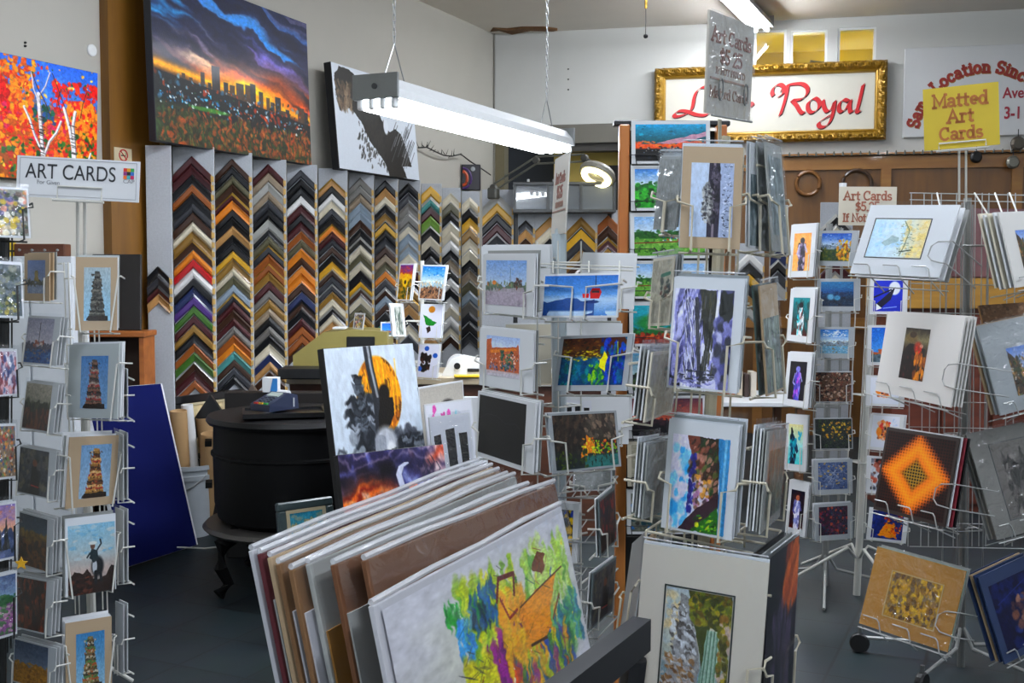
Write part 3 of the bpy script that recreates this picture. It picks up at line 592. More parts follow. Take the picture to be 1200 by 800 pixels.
ART['red_mosaic'] = blobs('3a2038', ['a02c34', '2a2c54', '5a2440', 'c05a3a', '241c30', '6a3a5a', '2a4a5a'], 90, .07)
def _skier(c):
    c.grad([(0, '2340b0'), (1, '1f3aa8')]); c.ell(.72, .25, .2, .22, 'e0e4f0', 1, .1); c.poly([(.05, .8), (.35, .55), (.75, .2), (.6, .62), (.2, .95)], '141a3c', 1); c.line([(.0, .55), (.6, .3)], .05, '141a3c'); c.poly([(.1, .75), (.3, .9), (.1, .97)], 'e8ecf4'); c.line([(.35, .9), (.8, .85)], .03, '8aa0d8'); return c
ART['blue_skier'] = _skier
ART['blue_street'] = scenic(['2a70c8', '5a98dc'], ['b06a4a', '5a7a8a'], ['6a7a84', '4a5a64'], None, .65, 30, .07)
def _dog(c):
    c.grad([(0, 'dfe2ea'), (1, 'd4d8e2')]); c.dabs(40, (.25, .2, .65, .75), .08, ['d87a3a', 'e0a060', 'c86a50', 'e8c8b0', '8a5a4a', 'd0504a'], .8); c.ell(.5, .4, .03, .04, '2a2224'); c.ell(.4, .6, .04, .03, '5a2a34'); c.ell(.28, .5, .1, .14, 'e09038', .9); c.dabs(8, (.7, .1, .9, .5), .05, ['b8c8e0', 'c8d4ea'], .6); return c
ART['orange_dog'] = _dog
ART['porch'] = blobs('c8ccd4', ['3a3c44', '5a3a30', 'd8dce4', '8a8e9a', '24242c', 'a85a48'], 40, .1)
ART['orange_robe'] = blobs('2f3a6a', ['2a3a7a', '3a4a8a', '24305a'], 30, .1, 1, lambda c: (c.poly([(.2, .9), (.45, .4), (.7, .5), (.85, .95)], 'e0901c', .95, .1), c.dabs(20, (.4, .1, .95, .8), .06, ['c0502a', 'e0781c', '7a2c30', 'e8a828'], .8)))
def _tree(c):
    c.grad([(0, 'c4dcea'), (.55, 'd4e2e6'), (1, 'e0cfa0')], .1, t=c.U); c.dabs(30, (.1, .1, .6, .8), .08, ['bcd8ea', 'd4e4ec', 'a8d0ea', 'dce6ea'], .6); c.dabs(22, (.62, .05, 1, 1), .09, ['e4d090', 'e8d8a8', 'd8c488'], .6); c.line([(.55, .05), (.68, .3), (.66, .7), (.62, .95)], .03, '5a6a54', .6)
    c.dabs(60, (.5, .1, .82, .95), .04, ['9aa890', '7a8a80', 'a8b4a0', '6a7a70', 'b8b898'], .6, .4); c.poly([(.22, .62), (.4, .44), (.52, .5), (.5, .62), (.3, .7)], 'a0b4b4', .8, .08); c.line([(.6, .85), (.8, .8)], .03, '46544a'); return c.tex(.06, 20, 20)
ART['pale_pine'] = _tree
def _port(c):
    c.grad([(0, '2a2420'), (.2, '8a8468'), (.4, '4a4034'), (1, '1c1614')], .15); c.ell(.3, .2, .24, .09, '7a6a48', 1, .3); c.ell(.34, .13, .14, .06, '4a3c2c'); c.poly([(.0, .5), (.2, .32), (.5, .3), (.9, .4), (1, .7), (1, 1), (0, 1)], '241b1c', 1, .06); c.ell(.6, .36, .16, .1, 'a84a34', .9, .3); c.ell(.74, .34, .07, .04, 'c89a8a', .9); c.dabs(10, (.5, .36, .75, .5), .04, ['c8301f', 'a02a1c'], .8)
    c.dabs(26, (.55, .5, 1, 1), .06, ['c8861c', 'a8661a', '7a4a18', 'd89a2c'], .75, 1.8); c.dabs(20, (0, .55, .5, .95), .07, ['2a1c20', '3a262a', '14100f', '5a2c2c'], .8); return c.tex(.12, 24, 24)
ART['cowboy'] = _port
def _grid(c):
    u, v = c.U - .5, c.V - .5; d = np.abs(u) + np.abs(v); ring = np.clip(np.abs(d - .34) / .26, 0, 1)
    c.grad([(0, 'f0a008'), (.55, 'd87a08'), (1, '3a2208')], .1, t=ring); c.put(np.clip(1 - d / .22, 0, 1) * 1.3, '2a1a10', .9); n = 26
    lat = np.maximum(np.abs(np.sin(c.U * PI * n)), np.abs(np.sin(c.V * PI * n * 1.05))) ; hole = (np.abs(np.sin(c.U * PI * n)) * np.abs(np.sin(c.V * PI * n))) > .45
    k = np.clip((d - .4) / .15, 0, 1) + np.clip((.24 - d) / .1, 0, 1)
    c.put(hole * k, '1c130c', .85); c.put((~hole) * np.clip((.24 - d) / .1, 0, 1), 'b89a50', .8); c.put(hole * (1 - k), 'c8780a', .5); return c
ART['orange_lattice'] = _grid
ART['gold_abstract'] = blobs('a8861c', ['b8961c', '8a6a18', 'd0b030', '6a5418', '5a4430', 'c8a020', '7a6a5a'], 110, .06, 1.6)
def _alp(c):
    c.grad([(0, '6a88c0'), (.3, 'a8b4d0'), (1, '5a6a34')], .15); c.poly([(.3, .5), (.55, .12), (.75, .3), (1, .15), (1, .6), (.3, .6)], '8a9ab8', 1, .08); c.dabs(30, (.3, .15, 1, .45), .05, ['dce0ea', '5a6480', '7a6a80'], .8); c.poly([(0, .05), (.16, .2), (.34, .5), (.42, .9), (0, 1)], '4a3a28', 1, .06)
    c.dabs(50, (0, .2, .4, 1), .05, ['5a4630', '8a6a40', '2a2c20', 'b89468', '3a4a28'], .8, 1.3); c.dabs(50, (.3, .5, 1, 1), .06, ['5a7a2c', '8a9a34', 'a8342c', '3a5a28', 'd8a83a'], .8); return c.tex(.12, 26, 26)
ART['alpine_slope'] = _alp
def _gdog(c):
    c.grad([(0, '77736f'), (1, '6a6663')], .08); c.poly([(.25, .1), (.36, .3), (.6, .26), (.76, .05), (.86, .4), (.84, .75), (.7, .95), (.45, .9), (.22, .6)], '33312f', .9, .08); c.dabs(80, (.24, .2, .84, .95), .05, ['4a4745', '24221f', '5f5b58', '8a8682', '1c1a1a'], .7, 1.8, rot=.3); c.ell(.46, .46, .04, .03, '141312'); c.ell(.68, .44, .04, .03, '141312'); return c
ART['grey_dog'] = _gdog
ART['blue_dancer'] = blobs('1c2444', ['161c38', '24305a', '1a2140', '2c3a68'], 40, .12, 1, lambda c: (c.dabs(16, (.4, .3, .9, .9), .08, ['7a5a4c', '9a7a68', '5a4448', '3a4a78'], .8), c.line([(.1, .3), (.9, .1)], .02, '2f3c6a')))
def _rider(c):
    c.grad([(0, '8ab4c8'), (.35, 'a8b8bc'), (.7, 'b8a8a0'), (1, '6a7478')], .15); c.dabs(16, (0, 0, 1, .5), .08, ['b4c4c8', '7aaac4', 'c4c4c0', '9ab8c8'], .7, .4); c.poly([(0, .78), (.12, .66), (.3, .7), (.4, .64), (.5, .78), (.6, .8), (.8, .76), (.92, .62), (1, .64), (1, 1), (0, 1)], '3a2c24', 1, .05); c.dabs(30, (.0, .75, .5, 1), .05, ['6a4434', '4a342a', '2a221f'], .8, .6)
    c.ell(.62, .62, .13, .14, '23262a', 1, .2); c.ell(.56, .62, .05, .1, 'b8bcc0', 1); c.line([(.58, .7), (.58, .86)], .05, '23262a'); c.line([(.68, .7), (.7, .84)], .04, '2a2c30'); c.poly([(.44, .5), (.5, .36), (.62, .38), (.66, .52), (.52, .56)], '2f3c40', 1, .04); c.ell(.52, .32, .05, .05, '6a5448'); c.ell(.52, .28, .09, .025, 'c8ccc8'); c.line([(.6, .4), (.7, .3), (.68, .24)], .025, '3a4448'); c.line([(.46, .42), (.4, .48)], .025, '3a4448'); return c.tex(.06, 20, 20)
ART['bronco_rider'] = _rider
ART['signpost_tower'] = tower(['5a84b0', '8aa8c4'], ['6a5a4c', '8a6a58', '3a3430', '5a4a48', 'a8988a', 'a04a44'])
ART['dead_tree'] = tower(['a8b4b8', '9ac0d4'], ['4a4844', '6a6862', '33322f', '7a766c', '54524c'])
ART['cabin_tower'] = tower(['7a98b4', '9ab0c0'], ['b08a54', '8a6a3c', '4a3a30', '6a4a34', 'c8a878', '9a4a3c'])
ART['totem_pile'] = tower(['4a80a8', '9ab8c8'], ['8a7a54', '6a5a40', 'b8b09c', '4a4a3c', '5a7a4a', '9a5a3a'])
ART['small_barn'] = scenic(['6a7a9c', '8a94ac'], ['5a5a54', '6a6a5c'], ['8a94a8', '9aa4b4'], lambda c: c.poly([(.4, .62), (.42, .3), (.6, .3), (.62, .62)], '8a7a48', .9, .08), .62, 30, .06)
ART['boats'] = scenic(['8a8a98', 'a8a4ac'], ['5a5a64', '4a4a54'], ['3a5a84', '54708f', '7a6a64', '2a4468'], lambda c: (c.line([(.5, .1), (.5, .6)], .02, '3a3434'), c.dabs(10, (.3, .5, .7, .65), .04, ['8a5a4c', 'b8a8a0'], .9)), .55, 40, .06, .5)
ART['forest_red'] = scenic(['9a9488', '7a786c'], ['3a3c30', '4a4a38', '2a2c24'], ['5a3a2a', '6a4a34', '3a2a20'], None, .45, 60, .07, 1.8)
ART['dark_person'] = blobs('4a4c50', ['3a3c40', '5a5854', '6a6658', '2a2c30'], 30, .12, 1, lambda c: (c.poly([(.45, .4), (.6, .36), (.7, .6), (.75, 1), (.4, 1)], '24201f', .95, .05), c.ell(.54, .3, .08, .08, '6a4a3a'), c.line([(.45, .8), (.7, .82)], .03, '8a3a34')))
ART['golden_ridge'] = scenic(['34404a', '4a545c'], ['5a4a24', '7a6430'], ['6a4c20', '4a3820', '3a2c1c'], None, .35, 60, .08)
ART['amber_wood'] = blobs('4a3020', ['6a3c1c', '8a4a1e', '3a281c', '5a3a2a', '2a2018'], 70, .07, 1.8)
ART['wheat_hill'] = scenic(['4a5464', '6a7484'], ['8a6a34', 'a8803c'], ['a07a38', '7a5a2c', '8a6a34'], None, .5, 50, .07, .6)
ART['flower_box'] = blobs('8a8c84', ['c8b898', '5a5a8c', 'd89a8a', '3a4a3a', 'e8e4dc', 'c8b040', '6a5a54'], 70, .08)
ART['mist_leaves'] = blobs('5a646a', ['6a747a', '4a565c', '8a8c7c', '7a8288', '3a4a40'], 60, .09, 1, lambda c: c.dabs(18, (.1, .55, .9, 1), .05, ['a89a4a', '5a6a44', 'c0b878'], .7))
ART['pink_sculpt'] = blobs('c8c0cc', ['8a5a6c', '3a4a7a', 'd8a8a8', '5a6a8c', 'e0dce4', '7a3a3c'], 60, .09, 1.4)
ART['patchwork'] = blobs('8a7a6a', ['c8a848', 'a84a3c', '3a5a8a', 'e0d8c8', '3a3a3c', '6a8a5a', 'd08a4a'], 110, .05)
ART['dusk_pines'] = scenic(['8a7ab0', 'd8906a', 'e8b088'], ['4a5a7a', '3a4a64'], ['5a6a8a', '7a84a8', '2a3a4a'], lambda c: [c.poly([(u, .2), (u + .1, .85), (u - .1, .85)], '24302f', .95, .05) for u in (.2, .5, .72)], .5, 30, .07)
ART['meadow_stream'] = scenic(['5a6a8a', '8aa0b8'], ['3a6a44', '2a5a3c'], ['8a5a8a', 'a87a9a', '4a7a4a', 'c8a8b8'], None, .35, 70, .07, .5)
ART['sunflower_sky'] = scenic(['6a3a8a', 'c0583a'], ['e8b820', 'd8a418'], ['b08a18', '3a4a1c', '6a5a1a'], lambda c: (c.ell(.5, .5, .2, .14, 'f0c020'), c.ell(.5, .5, .09, .06, '3a2414')), .3, 50, .07)
ART['beach_rocks'] = scenic(['1f7ac0', '5aa8dc', 'e0e4dc'], ['9ab8c8', 'c8b89a'], ['8a6a54', '5a4438', 'b08a6a', '3a302c'], None, .5, 90, .05)
ART['grey_reeds'] = blobs('9a9c98', ['6a706c', 'b8bab4', '54605a', 'c8c8c0'], 60, .06, 4)
def _bfly(c):
    c.grad([(0, 'd4d6e2'), (1, 'd0d2de')]); c.ell(.52, .15, .15, .1, 'b07a1c', 1, .1); c.poly([(.12, .3), (.4, .42), (.8, .55), (.66, .62), (.45, .66), (.28, .6)], '1f7a34', 1, .06); c.poly([(.28, .7), (.45, .66), (.55, .8), (.38, .88)], '3a2a24', 1, .06); return c
ART['butterfly'] = _bfly
def _dots(c):
    c.grad([(0, 'd8dae6'), (1, 'd4d6e2')]); c.dabs(26, (.15, .3, .6, .8), .09, ['1f1c1c', '2c2624', '4a3226', '14120f'], .95)
    for u, v in ((.4, .12), (.85, .33), (.12, .75)): c.ell(u, v, .12, .075, '3a6ab8', 1, .1)
    return c
ART['blue_dots'] = _dots
ART['teal_beach'] = scenic(['3a98b8', '5ab4c8', 'c0b090'], ['2a8aa8', '3aa0b0'], ['1f7a90', '2a6a74', '8a9a7a'], lambda c: (c.dabs(10, (.1, .1, .9, .3), .06, ['d8c8a0', 'c8b488'], .8, .5), c.dabs(5, (.3, .42, .6, .55), .02, ['1c2c34'], .9, 2)), .5, 40, .07, .5)
ART['car_wheel'] = lambda c: (c.grad([(0, 'b8b4ac'), (1, 'c4c0b8')]), c.ell(.62, .8, .42, .62, '2c2a2a', 1, .04), c.ell(.62, .85, .26, .38, '8a8884', 1, .06), [c.line([(.62, .85), (.62 + .25 * math.cos(k * PI / 5), .85 + .36 * math.sin(k * PI / 5))], .05, 'd0ceca') for k in range(10)], c)[-1]
ART['pink_spray'] = lambda c: (c.grad([(0, 'd8dae0'), (1, 'd4d6dc')]), c.dabs(5, (.1, .05, .5, .3), .05, ['d060a8', 'c84a98'], .9, 2), c.dabs(4, (.6, .1, .8, .4), .05, ['8ac8d0', 'c8ccd4'], .8, 2), c)[-1]
ART['black_bars'] = lambda c: (c.grad([(0, 'd0d2d8'), (1, 'c8cad0')]), c.poly([(.06, .3), (.24, .28), (.26, 1), (.08, 1)], '1c1c20'), c.poly([(.36, .22), (.6, .2), (.62, 1), (.4, 1)], '2a2a2e'), c.poly([(.7, .3), (.92, .3), (.92, 1), (.74, 1)], '141416'), c)[-1]
ART['plain_grey'] = blobs('8c8e8c', ['868886', '929492'], 10, .2)
ART['streaked_ice'] = blobs('7c8688', ['6a7678', '8a9496', '5a666a', '9aa4a6'], 50, .05, 5)
ART['green_river'] = blobs('4a5a50', ['3a4a44', '5a6a58', '6a7a6c', '2f3f3c', '8a948a'], 60, .06, 4)
ART['brown_marble'] = blobs('6a5646', ['5a4838', '7a6656', '8a7666', '4f4034'], 30, .14, .7)

def picture(name, artname, w, h, parent, M, res=None, canvas=False, seed=3):
    """a sheet of pigment: a fine grid whose points carry the paint colour"""
    d = (M.translation if parent is None else (parent.matrix_world @ M).translation) - CPOS
    z = max(.5, d.dot(CF)); k = res or 1.5
    W = int(min(240, max(10, w * FPX / z * k))); H = int(min(260, max(10, h * FPX / z * k)))
    c = ART[artname](Cv(W, H, w / h, seed))
    a = c.a if isinstance(c, Cv) else c
    g = (vnoise(W, H, W / 2.6, H / 2.6, seed + 7, 2) - .5)[..., None]               # brush grain
    mu = a.mean(-1, keepdims=True); a = mu + (a - mu) * 1.15; a = (a - 120) * 1.24 + 112
    a = a * (1 + g * np.clip((215 - a.min(-1, keepdims=True)) / 90, .08, 1) * (.34 if artname not in ('plain_grey', 'cream_mat', 'brown_marble', 'streaked_ice', 'green_river', 'teal_line', 'black_bars', 'orange_lattice') else .04))
    rgb = lin(np.clip(a, 0, 255))
    X, Z = np.meshgrid(np.linspace(-w / 2, w / 2, W), np.linspace(h, 0, H))
    co = np.zeros((H, W, 3)); co[..., 0] = X; co[..., 2] = Z
    i = np.arange(W * H).reshape(H, W)
    q = np.stack([i[:-1, :-1], i[1:, :-1], i[1:, 1:], i[:-1, 1:]], -1).reshape(-1, 4)
    me = bpy.data.meshes.new(name)
    me.vertices.add(W * H); me.vertices.foreach_set('co', co.ravel())
    me.loops.add(q.size); me.loops.foreach_set('vertex_index', q.ravel().astype(np.int32))
    me.polygons.add(len(q)); me.polygons.foreach_set('loop_start', np.arange(0, q.size, 4, dtype=np.int32))
    at = me.color_attributes.new('pigment', 'FLOAT_COLOR', 'POINT')
    at.data.foreach_set('color', np.concatenate([rgb, np.ones((H, W, 1))], -1).ravel().astype(np.float32))
    me.update(calc_edges=True); me.validate()
    me.materials.append(art_mat('oil_on_canvas', .5, .06, .5) if canvas else art_mat('printed_picture', .4, .12, 0))
    o = bpy.data.objects.new(name, me); COL.objects.link(o)
    if parent is not None: o.parent = parent
    o.matrix_local = M
    return o
# ------------------------------------------------------------------ the shop
WX = -4.6                                             # left wall
NX, NZ = Vector((1, 0, 0)), Vector((0, 0, 1))
corner = on_plane(578, 318, (WX, 0, 0), NX)
CEIL = on_plane(579, 40, (WX, 0, 0), NX).z
_d = -ray(-4800, 318); BXV = Vector((_d.x, _d.y, 0)).normalized()     # along the back wall, to the right
BN = Vector((BXV.y, -BXV.x, 0))                                         # its normal, towards the shop
def BW(px, py, off=0.0):
    return on_plane(px, py, corner + BN * off, BN)
def bcoord(p):
    d = Vector(p) - corner; return d.dot(BXV), p.z
def LW(px, py, off=0.0):
    return on_plane(px, py, (WX + off, 0, 0), NX)
def Mback(p):                                          # frame on the back wall: x right, z up, front towards the shop
    R = Matrix((BXV, -BN, Vector((0, 0, 1)))).transposed()
    return Matrix.Translation(p) @ R.to_4x4()
def Mleft(p):
    return Matrix.Translation(p) @ Matrix.Rotation(PI / 2, 4, 'Z')
def holes_panel(mb, x0, x1, z0, z1, holes, y0, y1, mi=0):
    xs = sorted({x0, x1} | {h[0] for h in holes} | {h[1] for h in holes}); zs = sorted({z0, z1} | {h[2] for h in holes} | {h[3] for h in holes})
    for a, b in zip(xs[:-1], xs[1:]):
        for c, d in zip(zs[:-1], zs[1:]):
            mx, mz = (a + b) / 2, (c + d) / 2
            if any(h[0] < mx < h[1] and h[2] < mz < h[3] for h in holes): continue
            mb.box(((a + b) / 2, (y0 + y1) / 2, (c + d) / 2), (b - a, y1 - y0, d - c), mi=mi)

m_wall = mat('wall_paint', 'c9cac6', .7, var=.035, scale=5, bump=.12)
m_ceil = mat('ceiling_paint', 'e4ded4', .85, var=.05, scale=3, bump=.1)
m_white = mat('white_enamel', 'e4e6e6', .35)
m_wire = mat('white_wire', 'cfcfc8', .35, var=.02)
m_wire2 = mat('cream_wire', 'c2bba6', .4, var=.02)
m_gwire = mat('grey_wire', '8e908e', .38, .3, var=.02)
m_kwire = mat('black_wire', '1b1d1c', .4)
m_black = mat('black_paint', '0d0e10', .45)
m_blackw = mat('black_lacquer', '111113', .3, coat=.3)
m_metal = mat('galvanised_steel', '8d9090', .35, .8)
m_paper = mat('white_card', 'dcdfe2', .6, var=.015)
m_cream = mat('cream_card', 'd6cfbb', .6, var=.02)
m_kraft = mat('kraft_board', '8a6238', .7, var=.08)
m_kraftd = mat('brown_backing_board', '6d4528', .65, var=.08)
m_tan = mat('tan_mat_board', 'b89e7c', .65, var=.04)
m_greymat = mat('grey_mat_board', 'b9c0be', .65, var=.03)
m_greystock = mat('grey_card_stock', '8f928f', .6, var=.05)
m_oakpost = wood('orange_oak', 'b4652a', 'cf883e', 5)
m_oak = wood('brown_oak', '5c390a', '744a10', 3.5)
m_pillar = wood('pillar_oak', '6a4410', '805616', 3)
m_film = film('clear_sleeve', .012, .06, bump=.25, scale=16, haze=.008)
m_film2 = film('clear_wrap', .045, .1, bump=1.0, scale=20, haze=.012)
m_acry = film('clear_acrylic', .012, .05, bump=.05, scale=4, haze=.008)
m_edge = film('wrap_edge', .1, .12, bump=.8, scale=30, haze=.4)
m_rwire = mat('light_grey_wire', 'a6a8a6', .35, .2, var=.02)
m_glass = film('window_glass', .03, .02, bump=0, haze=.02)
m_red = mat('red_paint', 'b51c1c', .45)

# floor: slate tiles
def floor_mat():
    m = bpy.data.materials.new('slate_tile'); m.use_nodes = True; nt = m.node_tree; b = nt.nodes['Principled BSDF']
    tc = nt.nodes.new('ShaderNodeTexCoord'); br = nt.nodes.new('ShaderNodeTexBrick')
    br.offset = 0.0; br.inputs['Scale'].default_value = 1.0; br.inputs['Brick Width'].default_value = .31; br.inputs['Row Height'].default_value = .31; br.inputs['Mortar Size'].default_value = .006
    br.inputs['Color1'].default_value = L4('17252a'); br.inputs['Color2'].default_value = L4('121d21'); br.inputs['Mortar'].default_value = L4('0d1113')
    no = nt.nodes.new('ShaderNodeTexNoise'); no.inputs['Scale'].default_value = 7; no.inputs['Detail'].default_value = 6
    mx = nt.nodes.new('ShaderNodeMix'); mx.data_type = 'RGBA'; mx.blend_type = 'OVERLAY'; mx.inputs[0].default_value = .35
    nt.links.new(tc.outputs['Object'], br.inputs['Vector']); nt.links.new(tc.outputs['Object'], no.inputs['Vector'])
    nt.links.new(br.outputs['Color'], mx.inputs[6]); nt.links.new(no.outputs['Color'], mx.inputs[7]); nt.links.new(mx.outputs[2], b.inputs['Base Color'])
    bp = nt.nodes.new('ShaderNodeBump'); bp.inputs['Strength'].default_value = .25; bp.inputs['Distance'].default_value = .01
    nt.links.new(br.outputs['Fac'], bp.inputs['Height']); bp.invert = True; nt.links.new(bp.outputs['Normal'], b.inputs['Normal'])
    b.inputs['Roughness'].default_value = .5
    return m
X0, X1, Y0, Y1 = WX - .15, 5.6, -3.2, 13.5
struct(MB().box(((X0 + X1) / 2, (Y0 + Y1) / 2, -.05), (X1 - X0, Y1 - Y0, .1)).build('floor', floor_mat()))
struct(MB().box(((X0 + X1) / 2, (Y0 + Y1) / 2, CEIL + .05), (X1 - X0, Y1 - Y0, .1)).build('ceiling', m_ceil))
struct(MB().box((WX - .075, (Y0 + corner.y + .3) / 2, CEIL / 2), (.15, corner.y + .3 - Y0, CEIL)).build('wall_left', mat('wall_paint_beige', 'b3b0a6', .75, var=.03, scale=5, bump=.1)))
struct(MB().box((X1 + .075, (Y0 + Y1) / 2, CEIL / 2), (.15, Y1 - Y0, CEIL)).build('wall_right', m_wall))
w = MB(); holes_panel(w, X0, X1, 0, CEIL, [(-3.2, 1.0, .5, 2.6), (1.4, 4.8, .5, 2.6)], Y0 - .1, Y0); struct(w.build('wall_front', m_wall))
# back wall, in its own frame
_, HEADZ = bcoord(BW(660, 147)); OX0 = 0.02; OX1 = bcoord(BW(738, 300))[0]
def hole(px0, py0, px1, py1):
    a, b = bcoord(BW(px0, py0)), bcoord(BW(px1, py1)); return (a[0], b[0], b[1], a[1])
win = [hole(884, 36, 921, 82), hole(927, 36, 969, 82), hole(982, 33, 1026, 82)]
BL_ = (BW(1300, 300) - corner).dot(BXV) + .6
wb = MB(); holes_panel(wb, -.2, BL_, 0, CEIL, win + [(OX0, OX1, 0, HEADZ)], 0, .12)
struct(wb.build('wall_back', m_wall, M=Mback(Vector((corner.x, corner.y, 0)))))
MBK = Mback(Vector((corner.x, corner.y, 0)))
def bbox_(name, x0, x1, y0, y1, z0, z1, m, parent=None):
    return MB().box(((x0 + x1) / 2, (y0 + y1) / 2, (z0 + z1) / 2), (x1 - x0, y1 - y0, z1 - z0)).build(name, m, parent, None if parent else MBK)
# corner joint in the wall
# back room seen through the opening: dark recess and olive hanging
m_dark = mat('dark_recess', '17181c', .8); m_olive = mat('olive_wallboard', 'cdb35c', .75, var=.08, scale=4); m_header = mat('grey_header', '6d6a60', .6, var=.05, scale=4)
xm = bcoord(BW(641, 200))[0]
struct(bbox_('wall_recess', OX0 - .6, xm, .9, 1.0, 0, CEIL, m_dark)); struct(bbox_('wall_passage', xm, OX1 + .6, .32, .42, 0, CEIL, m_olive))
struct(bbox_('trim_1', xm + .0, OX1, -.06, .14, HEADZ - .17, HEADZ, m_header)); struct(bbox_('trim_2', xm, OX1, -.02, .14, HEADZ - .24, HEADZ - .17, mat('dark_header', '3f3d38', .6)))
struct(bbox_('trim_3', OX0, OX0 + .09, -.02, .14, 0, HEADZ, mat('door_jamb', '6a6248', .6)))
xj = bcoord(BW(653, 200))[0]; struct(bbox_('trim_4', xj, xj + .045, .28, .32, 0, HEADZ, mat('olive_batten', '74622c', .7)))
xd0, xd1 = bcoord(BW(688, 200))[0], bcoord(BW(722, 200))[0]; zd = BW(700, 193).z
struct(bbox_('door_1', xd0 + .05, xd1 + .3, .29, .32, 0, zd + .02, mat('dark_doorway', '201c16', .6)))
# transom windows onto a yellow lit room
m_yel = mat('yellow_wall', 'bfae22', .7, var=.06, scale=3)
for k, h in enumerate(win):
    f = MB()
    for a, b, c, d in ((h[0], h[1], h[2], h[2] + .02), (h[0], h[1], h[3] - .02, h[3]), (h[0], h[0] + .02, h[2], h[3]), (h[1] - .02, h[1], h[2], h[3])): f.box(((a + b) / 2, .06, (c + d) / 2), (b - a, .1, d - c))
    o = f.build('window_%d' % (k + 1), m_white, None, MBK); struct(o)
    MB().box(((h[0] + h[1]) / 2, .06, (h[2] + h[3]) / 2), (h[1] - h[0] - .03, .006, h[3] - h[2] - .03)).build('pane', m_glass, o)
yb = MB(); ya, yb1, zl, zh = win[0][0] - .5, win[2][1] + .5, win[0][2] - .4, CEIL + .05
yb.box(((ya + yb1) / 2, 1.5, (zl + zh) / 2), (yb1 - ya, .05, zh - zl)); yb.box((ya, .83, (zl + zh) / 2), (.05, 1.4, zh - zl)); yb.box((yb1, .83, (zl + zh) / 2), (.05, 1.4, zh - zl))
yb.box(((ya + yb1) / 2, .83, zh), (yb1 - ya, 1.4, .05)); yb.box(((ya + yb1) / 2, .83, zl), (yb1 - ya, 1.4, .05))
struct(yb.build('wall_beyond', m_yel, None, MBK))
# oak panelling on the back wall
pz = bcoord(BW(1050, 182))[1]; px0 = OX1 + .02; pan = MB(); pan.box(((px0 + BL_) / 2, -.02, pz / 2), (BL_ - px0, .04, pz))
rail = MB(); rh = .12
rail.box(((px0 + BL_) / 2, -.05, pz - rh / 2), (BL_ - px0, .03, rh)); rail.box(((px0 + BL_) / 2, -.06, pz + .01), (BL_ - px0, .06, .02)); rail.box(((px0 + BL_) / 2, -.05, 1.0), (BL_ - px0, .03, .1))
xs = bcoord(BW(1037, 230))[0]
for k in range(-3, 4):
    x = xs + k * 1.05
    if px0 < x < BL_: rail.box((x, -.05, pz / 2), (.085, .028, pz))
po = pan.build('trim_5', m_oak, None, MBK); struct(po); rail.build('rail', wood('oak_rail', '80511a', '9a6a28', 3, axis='X'), po)
# left pillar
a, b = LW(120, 200), LW(178, 200)
struct(MB().box((WX + .03, (a.y + b.y) / 2, CEIL / 2), (.06, b.y - a.y, CEIL)).build('pillar', m_pillar))
struct(MB().box((WX + .04, b.y + .012, CEIL / 2), (.08, .02, CEIL)).build('trim_6', mat('cream_edge', 'c0a878', .6)))
# seam in the corner and an edge crack
struct(MB().tube([corner + Vector((.012, -.012, -corner.z + .0)), Vector((corner.x + .012, corner.y - .012, CEIL))], .008).build('trim_7', mat('corner_seam', '8a8880', .8)))

# ------------------------------------------------------------------ lights
m_tube = emit('lit_fluorescent_tube', 'f4f8ff', 26.0); m_tubeb = emit('lit_ceiling_tube', 'f4f8ff', 60.0)
def fixture(name, A, B, label, wid=.22, drop=None, hgt=.085, chains=True, group=None, ntube=4, mtube=None):
    """a strip light from A to B (bottom-centre line), tubes below a pan"""
    A, B = Vector(A), Vector(B); d = (B - A); L = d.length; d.normalize()
    side = Vector((d.y, -d.x, 0)).normalized()
    R = Matrix((side, d, Vector((0, 0, 1)))).transposed()
    M = Matrix.Translation((A + B) / 2) @ R.to_4x4()
    t = thing(name, M, label, 'ceiling light', group)
    body = MB(); body.prism([(-wid / 2, .0), (-wid / 2 + .01, .04), (-.06, hgt), (.06, hgt), (wid / 2 - .01, .04), (wid / 2, .0), (wid / 2 - .012, .0), (.0, .03), (-wid / 2 + .012, .0)], -L / 2, L / 2)
    body.build('reflector', mat('shop_pan', 'a4a7a8', .4), t)
    for s in (-1, 1):
        e = MB().box((0, s * (L / 2 + .006), hgt / 2 + .008), (wid, .012, hgt + .016), bev=.002); eo = e.build('end_plate', m_metal, t)
        MB().lathe([(.012, 0), (.012, .006)], (0, s * (L / 2 + .012), .05), 12, R=Matrix.Rotation(-s * PI / 2, 3, 'X')).build('knockout', mat('dark_steel', '4a4c4e', .4, .6), eo)
        for k in range(ntube):
            x = (k - (ntube - 1) / 2) * wid / ntube
            MB().box((x, s * (L / 2 - .012), -.018), (.026, .03, .044), bev=.006).build('lamp_holder', m_white, t)
    for k in range(ntube):
        x = (k - (ntube - 1) / 2) * wid / ntube
        MB().tube([(x, -L / 2 + .03, -.022), (x, L / 2 - .03, -.022)], .0165, 10).build('tube', mtube or m_tube, t)
    if chains:
        top = CEIL - M.translation.z
        for s in (-.34 * L * 1.25, .34 * L * 1.25):
            c = MB(); z0 = hgt + .16
            for q in (-.09, .09): c.tube([(0, s + q, hgt), (0, s, z0)], .003, 5)
            c.build('chain_bridle', m_metal, t)
            n = int((top - z0) / .03); lk = MB()
            for k in range(n):
                cz = z0 + .015 + k * .03; ax = k % 2
                pts = [((.007 * math.cos(u) if ax else 0), s + (0 if ax else .007 * math.cos(u)), cz + .02 * math.sin(u)) for u in [2 * PI * i / 8 for i in range(8)]]
                lk.tube(pts, .002, 4, closed=True)
            lk.build('chain', m_metal, t)
    return t
A = P(441, 116, 4.5); B = on_plane(652, 172, A, NZ)
